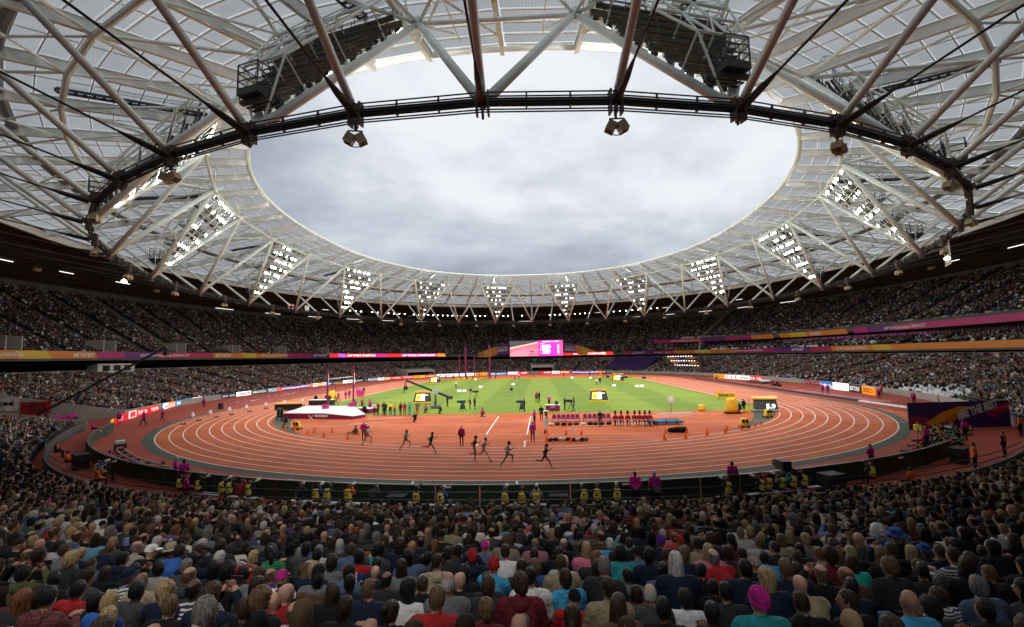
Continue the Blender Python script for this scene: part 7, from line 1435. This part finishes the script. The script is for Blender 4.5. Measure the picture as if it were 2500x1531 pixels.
t_ = thing('white_table', 'white topped table with black skirt behind the vault mat', 'table', (-35.2, -37.6, 0)); mb = MB(); mb.box((0, 0, .45), (4.2, 1.1, .8)); mb.build('skirt', m_black, t_); mb = MB(); mb.box((0, 0, .9), (4.4, 1.2, .08)); mb.build('top', m_line, t_)
t_ = thing('yellow_cover_bin', 'tall bin under a yellow cover behind the vault mat', 'cover', (-35.9, -31.4, 0)); mb = MB(); mb.add(*loft([(0, 0, .1), (0, 0, .8), (-.2, 0, 1.6), (-.3, 0, 2.0)], [.8, .85, .75, .5], [.6, .65, .6, .4], (1, 0, 0), 10)); mb.build('cover', M('yellow_cover', (.80, .46, .03)), t_, True); mb = MB(); mb.box((0, 0, .06), (1.5, 1.1, .12)); mb.build('base', m_dark, t_)
t_ = thing('podium_box', 'magenta podium box with an orange foot at the pitch edge', 'box', (-34.6, -21.3, 0)); mb = MB(); mb.box((0, 0, .75), (1.2, .8, 1.1)); mb.build('body', M('magenta_padding', (.45, .02, .2)), t_); mb = MB(); mb.box((.2, 0, .12), (1.6, 1., .2)); mb.build('foot', M('orange_cone_plastic', (.85, .12, .02)), t_)
# judges table, athlete seats, signal stand
t_ = thing('judges_table', 'maroon skirted judges table on the near edge of the grass', 'table', (4.8, -51.9, 0)); m_mar = M('maroon_plastic', (.16, .012, .07), .4, .1); mb = MB(); mb.box((0, 0, .42), (1.95, .8, .82)); mb.build('skirt', m_mar, t_); mb = MB(); mb.box((0, 0, .86), (2.1, .9, .06)); mb.build('top', m_line, t_); mb = MB(); text_flat(mb, 'LONDON 2017', (-.35, -.41, .5), (1, 0, .1), (0, 0, 1), .11, .7); mb.build('lettering', m_line, t_); mb = MB(); mb.box((.55, 0, 1.15), (.5, .35, .5)); mb.build('monitor', m_dark, t_)
for i, (x0, n_) in enumerate(((4.4, 6), (8.0, 6))):
    t_ = thing('athlete_seats', f"row of maroon shell seats with a low rail, {'left' if i == 0 else 'right'} of the two", 'seats', (x0, -63.6, 0), 0, 'maroon athlete seats'); mb = MB(); mb.bar((-.1, 0, .40), (.55 * n_, 0, .40), .08, .06); mb.bar((-.1, -.35, .18), (.55 * n_, -.35, .18), .16, .05); [mb.bar((q, 0, 0), (q, 0, .4), .06, .06) for q in (0, .27 * n_, .53 * n_)]; mb.build('beam', m_mar, t_)
    for q in range(n_): mb = MB(); mb.add(*loft([(.25 + .54 * q, -.30, .44), (.25 + .54 * q, .0, .42), (.25 + .54 * q, .14, .5), (.25 + .54 * q, .2, .9)], [.22, .24, .24, .2], [.03, .03, .035, .03], (1, 0, 0), 8)); mb.build('seat', M('plum_seat_shell', (.22, .03, .12), .4, .15), t_)
    for q in (1.0, 2.9): mb = MB(); mb.tube((q, .25, .3), (q, .25, 1.35), .03, 6); mb.build('pole_rest', m_line, t_)
t_ = thing('signal_stand', 'white and dark wind gauge column at the end of the seats', 'stand', (3.7, -65.6, 0)); mb = MB(); mb.box((0, 0, .35), (.5, .4, .7)); mb.build('base', M('light_grey_case', (.4, .41, .42), .5), t_); mb = MB(); mb.box((0, 0, 1.1), (.32, .3, .8)); mb.build('column', m_dark, t_); mb = MB(); mb.box((0, 0, 1.55), (.6, .4, .1)); mb.build('cap', m_line, t_)
t_ = thing('number_column', 'slim white number column standing among the cones', 'stand', (3.55, -71.6, 0)); mb = MB(); mb.box((0, 0, 1.05), (.22, .14, 1.3)); mb.build('column', m_line, t_); mb = MB(); mb.box((0, 0, .2), (.3, .3, .4)); mb.build('base', m_dark, t_)
for i in range(9):
    x, y, c_ = (3.9 + .42 * i + random.uniform(-.1, .1), -76.0 + random.uniform(-.3, .2), random.choice(['black', 'grey', 'charcoal', 'white', 'navy'])); t_ = thing('kit_bag', f'{c_} kit bag on the red floor inside the bend, {ORD[i]} from the left', 'bag', (x, y, .01), random.random(), 'kit bags inside the bend'); mb = MB(); mb.add(*loft([(-.22, 0, .14), (-.15, 0, .16), (.15, 0, .17), (.22, 0, .14)], [.07, .15, .15, .07], [.09, .16, .17, .08], (0, 0, 1), 9)); mb.build('pouch', cloth(c_, CL[c_]), t_, True); mb = MB(); mb.poly([(-.12, 0, .26), (0, 0, .38), (.12, 0, .26)], .015, 5); mb.build('handle', m_black, t_)
for i in range(10):
    x, y, c_ = (4.4 + .68 * i + random.uniform(-.2, .2), -66.4 + random.uniform(-.35, .2), random.choice(['black', 'grey', 'white', 'charcoal', 'maroon'])); t_ = thing('sports_bag', f'{c_} sports bag below the maroon seats, {ORD[i]} from the left', 'bag', (x, y, .01), random.random() * .5, 'bags below the athlete seats'); mb = MB(); mb.add(*loft([(-.3, 0, .16), (-.2, 0, .2), (.2, 0, .2), (.3, 0, .16)], [.08, .17, .17, .07], [.1, .18, .18, .08], (0, 0, 1), 9)); mb.build('pouch', cloth(c_, CL[c_]), t_, True); mb = MB(); mb.poly([(-.15, 0, .34), (0, 0, .46), (.15, 0, .34)], .015, 5); mb.build('handle', m_black, t_)
for i, (x, y, lb) in enumerate(((6.25, -72.6, 'white folding trestle standing among the cones'), (-1.0 - 1.1, -75.2, 'white folding trestle beside the white-haired official'), (-27.0, -58.4, 'white folding trestle in front of the vault mat'), (-14.2, -73.0, 'white folding trestle beside the last sprinter'))):
    t_ = thing('trestle', lb, 'trestle', (x, y, 0), .2 * i, 'white folding trestles')
    for q in (-.25, .25): mb = MB(); mb.bar((-.26, q, 0), (.26, q, .6), .035, .035); mb.bar((.26, q, 0), (-.26, q, .6), .035, .035); mb.build('leg_pair', m_line, t_)
    mb = MB(); mb.bar((.26, -.25, .6), (.26, .25, .6), .035, .035); mb.bar((-.26, -.25, .6), (-.26, .25, .6), .035, .035); mb.build('rail', m_line, t_)
t_ = thing('duffel_bag', 'long black duffel bag lying between the cones', 'bag', (16.4, -71.9, 0), -.05); mb = MB(); mb.add(*loft([(-.95, 0, .18), (-.8, 0, .24), (0, 0, .28), (.8, 0, .3), (.98, 0, .22)], [.06, .22, .26, .28, .1], [.08, .22, .25, .26, .12], (0, 0, 1), 10)); mb.build('pouch', cloth('black', CL['black']), t_, True); mb = MB(); mb.poly([(-.4, 0, .45), (0, 0, .62), (.4, 0, .45)], .02, 5); mb.build('handle', m_dark, t_)
t_ = thing('round_signal', 'round white signal disc on a thin pole at the grass edge', 'signal', (19.8, -57.2, 0)); mb = MB(); mb.tube((0, 0, 0), (0, 0, 1.5), .03, 6); mb.build('pole', m_dark, t_); mb = MB(); mb.lathe([(.42, -.03), (.42, .03), (.1, .07)], (0, 0, 1.85), 18, axis=((1, 0, 0), (0, 0, 1), (0, -1, 0))); mb.build('disc', m_line, t_); mb = MB(); mb.box((.1, 0, .06), (.9, .4, .1)); mb.build('base', m_mar, t_)
# shrouded tripod cameras and the long crane
def tripod_cam(x, y, rz, lb, shroud=True):
    t_ = thing('tripod_camera', lb, 'camera', (x, y, 0), rz, 'television cameras'); mb = MB(); [mb.tube((0, 0, 1.2), (.55 * math.cos(a), .55 * math.sin(a), 0), .04, 5) for a in (.5, 2.6, 4.7)]; mb.build('tripod', m_dark, t_)
    mb = MB(); mb.box((0, 0, 1.38), (.9, .36, .36)); mb.box((-.62, 0, 1.4), (.4, .3, .3)); mb.build('camera_head', M('dark_green_shroud', (.02, .045, .03), .8, .2, 5, .6) if shroud else m_black, t_)
    if shroud: mb = MB(); mb.add(*loft([(0, 0, .35), (0, 0, .8), (0, 0, 1.25)], [.42, .34, .22], [.3, .26, .2], (1, 0, 0), 8)); mb.build('shroud', M('dark_green_shroud', (.02, .045, .03)), t_, True)
tripod_cam(.5, -52.2, 0, 'green shrouded tripod camera left of the judges table'); tripod_cam(-8.2, -50.7, .1, 'green shrouded tripod camera behind the crouching official'); tripod_cam(7.4, -51.9, .2, 'small tripod camera right of the judges table', False); tripod_cam(-31.6, -57.9, 2, 'leafy green shrouded camera at the corner of the vault mat'); tripod_cam(-8.9, -30.3, 0, 'tripod camera in mid pitch on the left', False)
cr = thing('camera_crane', 'long black camera crane tilting over the pitch', 'camera crane', (-13.2, -46.0, 0)); mb = MB(); mb.lathe([(.8, .0), (.7, .35), (.2, .5), (.12, 2.1)], n=10); mb.build('base', m_dark, cr)
A0, A1 = np.array((2.6, -1.5, 1.75)), np.array((-6.3, 6.0, 4.1)); mb = MB(); mb.bar(A0, A1, .22, .28); mb.build('boom', m_black, cr); mb = MB(); mb.box(A0, (.7, .5, .5)); mb.build('counterweight', m_dark, cr); mb = MB(); mb.box(np.array((0, 0, 2.6)), (.9, .5, .6)); mb.build('monitor', M('light_grey_case', (.4, .41, .42)), cr); mb = MB(); mb.bar(A1, A1 - (0, 0, 1.0), .08, .08); mb.lathe([(.05, 0), (.28, -.2), (.28, -.6), (.05, -.7)], A1 - (0, 0, .9), 10); mb.build('camera_head', m_black, cr)
c2 = thing('corner_crane', 'long dark camera crane rising over the left corner of the stands', 'camera crane', (-63.5, -58.5, 0)); A0, A1 = np.array((-1.6, -.6, .9)), np.array((11.5, 6.0, 10.2)); mb = MB(); mb.bar(A0, A1, .26, .30); mb.build('boom', m_black, c2); mb = MB(); mb.lathe([(1.0, 0), (.9, .4), (.3, .6), (.2, 1.4)], n=10); mb.build('base', m_dark, c2); mb = MB(); mb.box(A0, (1.0, .7, .7)); mb.build('counterweight', m_dark, c2); mb = MB(); mb.bar(A1, A1 - (0, 0, .8), .1, .1); mb.box(A1 - (0, 0, 1.0), (.6, .5, .5)); mb.build('camera_head', m_black, c2)
tc_ = thing('pit_television_camera', 'large black television camera with cable rig behind the right fence', 'camera', (16.2, fence_at(16.2, .6), 0), .1); mb = MB(); mb.tube((0, 0, 0), (0, 0, 1.3), .12, 8); mb.build('pedestal', m_dark, tc_); mb = MB(); mb.box((0, 0, 1.55), (.5, .7, .5)); mb.lathe([(.16, .3), (.2, .75)], (0, 0, 1.55), 10, axis=((1, 0, 0), (0, 0, 1), (0, 1, 0))); mb.build('camera_head', m_black, tc_)
# lane number boxes and starting blocks at the left of the bend
LMB = [(-47.2, -53.0), (-46.7, -50.0), (-46.5, -45.8), (-45.9, -42.3), (-45.0, -38.2), (-44.2, -33.5), (-41.9, -31.2)]; SBK = [(-42.0, -61.4), (-42.6, -57.8), (-42.6, -54.4), (-42.6, -51.1), (-42.2, -47.3), (-42.2, -42.8), (-41.2, -38.5)]
for k in range(7):
    x, y = LMB[k]; th = math.atan2(x, -(y + H0))
    t_ = thing('lane_marker_box', f'white and magenta lane number box on the left bend, {ORD[k]} from the inside', 'lane marker', (x, y, .012), -th * .2 + .3, 'lane number boxes'); mb = MB(); mb.add(*loft([(0, 0, 0), (0, 0, .3), (0, 0, .62)], [.3, .24, .16], [.3, .24, .16], (1, 0, 0), 4)); mb.build('body', m_line, t_); mb = MB(); mb.box((0, 0, .06), (.46, .46, .12)); mb.build('foot', M('magenta_padding', (.45, .02, .2)), t_); mb = MB(); text_flat(mb, str(k + 2), (0, -.225, .24), (1, 0, 0), (0, .3, 1), .22, center=True); mb.build('number', m_matp, t_)
    x2, y2 = SBK[k]; t_ = thing('starting_block', f'dark starting block on the left bend, {ORD[k]} from the inside', 'starting block', (x2, y2, .012), th + PI / 2, 'starting blocks'); mb = MB(); mb.box((0, 0, .05), (.12, .9, .06)); mb.build('rail', m_dark, t_)
    for q in (-.12, .12): mb = MB(); mb.add([(q - .07, -.2 + q, .05), (q + .07, -.2 + q, .05), (q + .07, .1 + q, .05), (q - .07, .1 + q, .05), (q - .07, -.2 + q, .22), (q + .07, -.2 + q, .22)], [(0, 1, 2, 3)[::-1], (0, 1, 5, 4), (4, 5, 2, 3), (0, 4, 3), (1, 2, 5)]); mb.build('pedal', m_black, t_)
# far end of the pitch: crimson masts, small white measuring boards, far field staff
for i, (x, y, hz) in enumerate(((-25.0, 60, 12.0), (-15.6, 58, 12.2), (-28.4, 66, 8.6), (-22.5, 66, 8.6))): t_ = thing('cage_mast', f'tall crimson throwing cage mast at the far left of the pitch, {ORD[i]} of four', 'mast', (x, y, 0), 0, 'crimson cage masts'); mb = MB(); mb.tube((0, 0, .1), (0, 0, hz), .32 if i < 2 else .2, 8); mb.build('mast', m_matp, t_); mb = MB(); mb.box((0, 0, .1), (1.2, 1.2, .2)); mb.build('base', m_dark, t_)
for i, (x, y) in enumerate(((-15.4, -11), (-14.2, -11.1), (-12.2, 2.6), (-4.3, 11.5), (21.2, -.8), (26.0, -4.7), (27.1, -4.8), (-19.0, 44), (14, 45), (20, 42))): t_ = thing('distance_board', f'small white distance board on the pitch, {ORD[i]} of ten', 'sign', (x, y, 0), 0, 'white distance boards'); mb = MB(); mb.add([(-.5, -.2, 0), (.5, -.2, 0), (.42, 0, .55), (-.42, 0, .55), (-.5, .2, 0), (.5, .2, 0)], [(0, 1, 2, 3), (3, 2, 5, 4), (0, 3, 4), (1, 5, 2)]); mb.build('panel', m_line, t_)
rg = random.Random(21)
for i in range(16):
    x, y = rg.uniform(-34, 32), rg.uniform(53, 62) if i % 3 else rg.uniform(44, 52); tp_ = rg.choice(['magenta', 'black', 'navy', 'white', 'red', 'charcoal', 'magenta']); ps = rg.choice(['stand_easy', 'kneel', 'stand_fold', 'camera_man', 'walk'])
    put_person(x, y, 0, ps, rg.uniform(90, 270), f'far official in {tp_} top, {ORD[i]} in the group along the far end', dict(top=tp_, legs='black'), 'officials and staff at the far end')
for i, (x, y, c_) in enumerate([(-27 + 2.1 * q, 55 + (q % 3), 'yellow') for q in range(5)] + [(24 + 2.4 * q, 50 - 3.2 * q, 'black' if q % 2 else 'yellow') for q in range(7)]):
    t_ = thing('equipment_case', f'low {c_} equipment case near the far pitch edge, {ORD[i]} of twelve', 'case', (x, y, 0), .3 * i, 'equipment cases'); mb = MB(); mb.box((0, 0, .3), (1.3, .7, .55)); mb.build('shell', m_yel if c_ == 'yellow' else m_black, t_); mb = MB(); mb.box((0, 0, .6), (1.34, .74, .06)); mb.build('lid', m_dark, t_)
# right-hand run-off: bench rows, platforms, runway covers
for i, (x, y, a_) in enumerate(((55.3, 25.5, 1.3), (56.2, -7.5, 1.35), (56.0, -10.2, 1.35))): t_ = thing('black_chairs', f'row of black chairs on the right run-off, {ORD[i]} from the far end', 'chairs', (x, y, 0), a_, 'rows of black chairs'); [(MB().box((-1.2 + .8 * q, 0, .45), (.5, .5, .06)).box((-1.2 + .8 * q, .24, .75), (.5, .06, .55)).box((-1.2 + .8 * q, 0, .2), (.06, .4, .4))).build('chair', m_black, t_) for q in range(4)]
t_ = thing('long_jump_cover', 'pinkish cover on the right run-off strip beside the track', 'cover', (53.6, -34, 0), .0); mb = MB(); mb.box((0, 0, .03), (2.6, 26, .05)); mb.build('sheet', M('pale_pink_sheet', (.35, .12, .16), .7, .3, .4), t_)
mb = MB(); mb.bar((50.6, -45, .18), (50.6, 30, .18), .35, .3); tag(mb.build('runoff_kerb', m_dark), 'low dark kerb rail beside the right straight', 'kerb'); mb = MB(); mb.bar((50.9, -60, .1), (50.9, -20, .1), .7, .16); tag(mb.build('runway_board', m_line), 'long pale runway board along the right straight', 'board')
t_ = thing('side_platform', 'low grey platform with white awning on the right run-off', 'platform', (57.2, 2.5, 0), .08); mb = MB(); mb.box((0, 0, .25), (2.2, 7.5, .3)); mb.build('deck', m_dark, t_); mb = MB(); mb.box((.4, -2.2, .7), (1.4, 2.6, .3)); mb.build('awning', m_line, t_)
for i, y in enumerate((-6.5, -10.5, -13.6)): t_ = thing('pink_hoarding', f'small crimson hoarding before the right stand wall, {ORD[i]} from the far end', 'banner', (64.2, y, 0), 1.5, 'crimson hoardings'); mb = MB(); mb.box((0, 0, .62), (3.0, .1, .95)); mb.build('panel', RIB['crimson'], t_); mb = MB(); text_flat(mb, 'LONDON 2017', (0, .06, .45), (-1, 0, 0), (0, 0, 1), .34, 2.3, center=True); mb.build('lettering', RIB['letter'], t_)
# purple runway sheet with white marks on the left run-off
t_ = thing('purple_runway_sheet', 'faded purple runway sheet with white spots on the left run-off', 'sheet', (-56.5, -11, 0), .06); mb = MB(); mb.box((0, 0, .02), (2.4, 42, .03)); mb.build('sheet', M('faded_purple_sheet', (.22, .05, .10), .8, .5, .6), t_)
for q in range(16): mb = MB(); mb.box((random.uniform(-1.6, 1.6), random.uniform(-20, 20), .06), (.35, .35, .04)); mb.build('marker', m_line, t_)
t_ = thing('podium_stand', 'magenta and black lectern stand on the left run-off', 'stand', (-50.2, -42.5, 0)); mb = MB(); mb.lathe([(.45, 0), (.4, .1), (.38, .95), (.45, 1.0)], n=12); mb.build('drum', m_black, t_); mb = MB(); mb.lathe([(.46, 1.0), (.46, 1.06)], n=12); mb.build('top', M('magenta_padding', (.45, .02, .2)), t_)
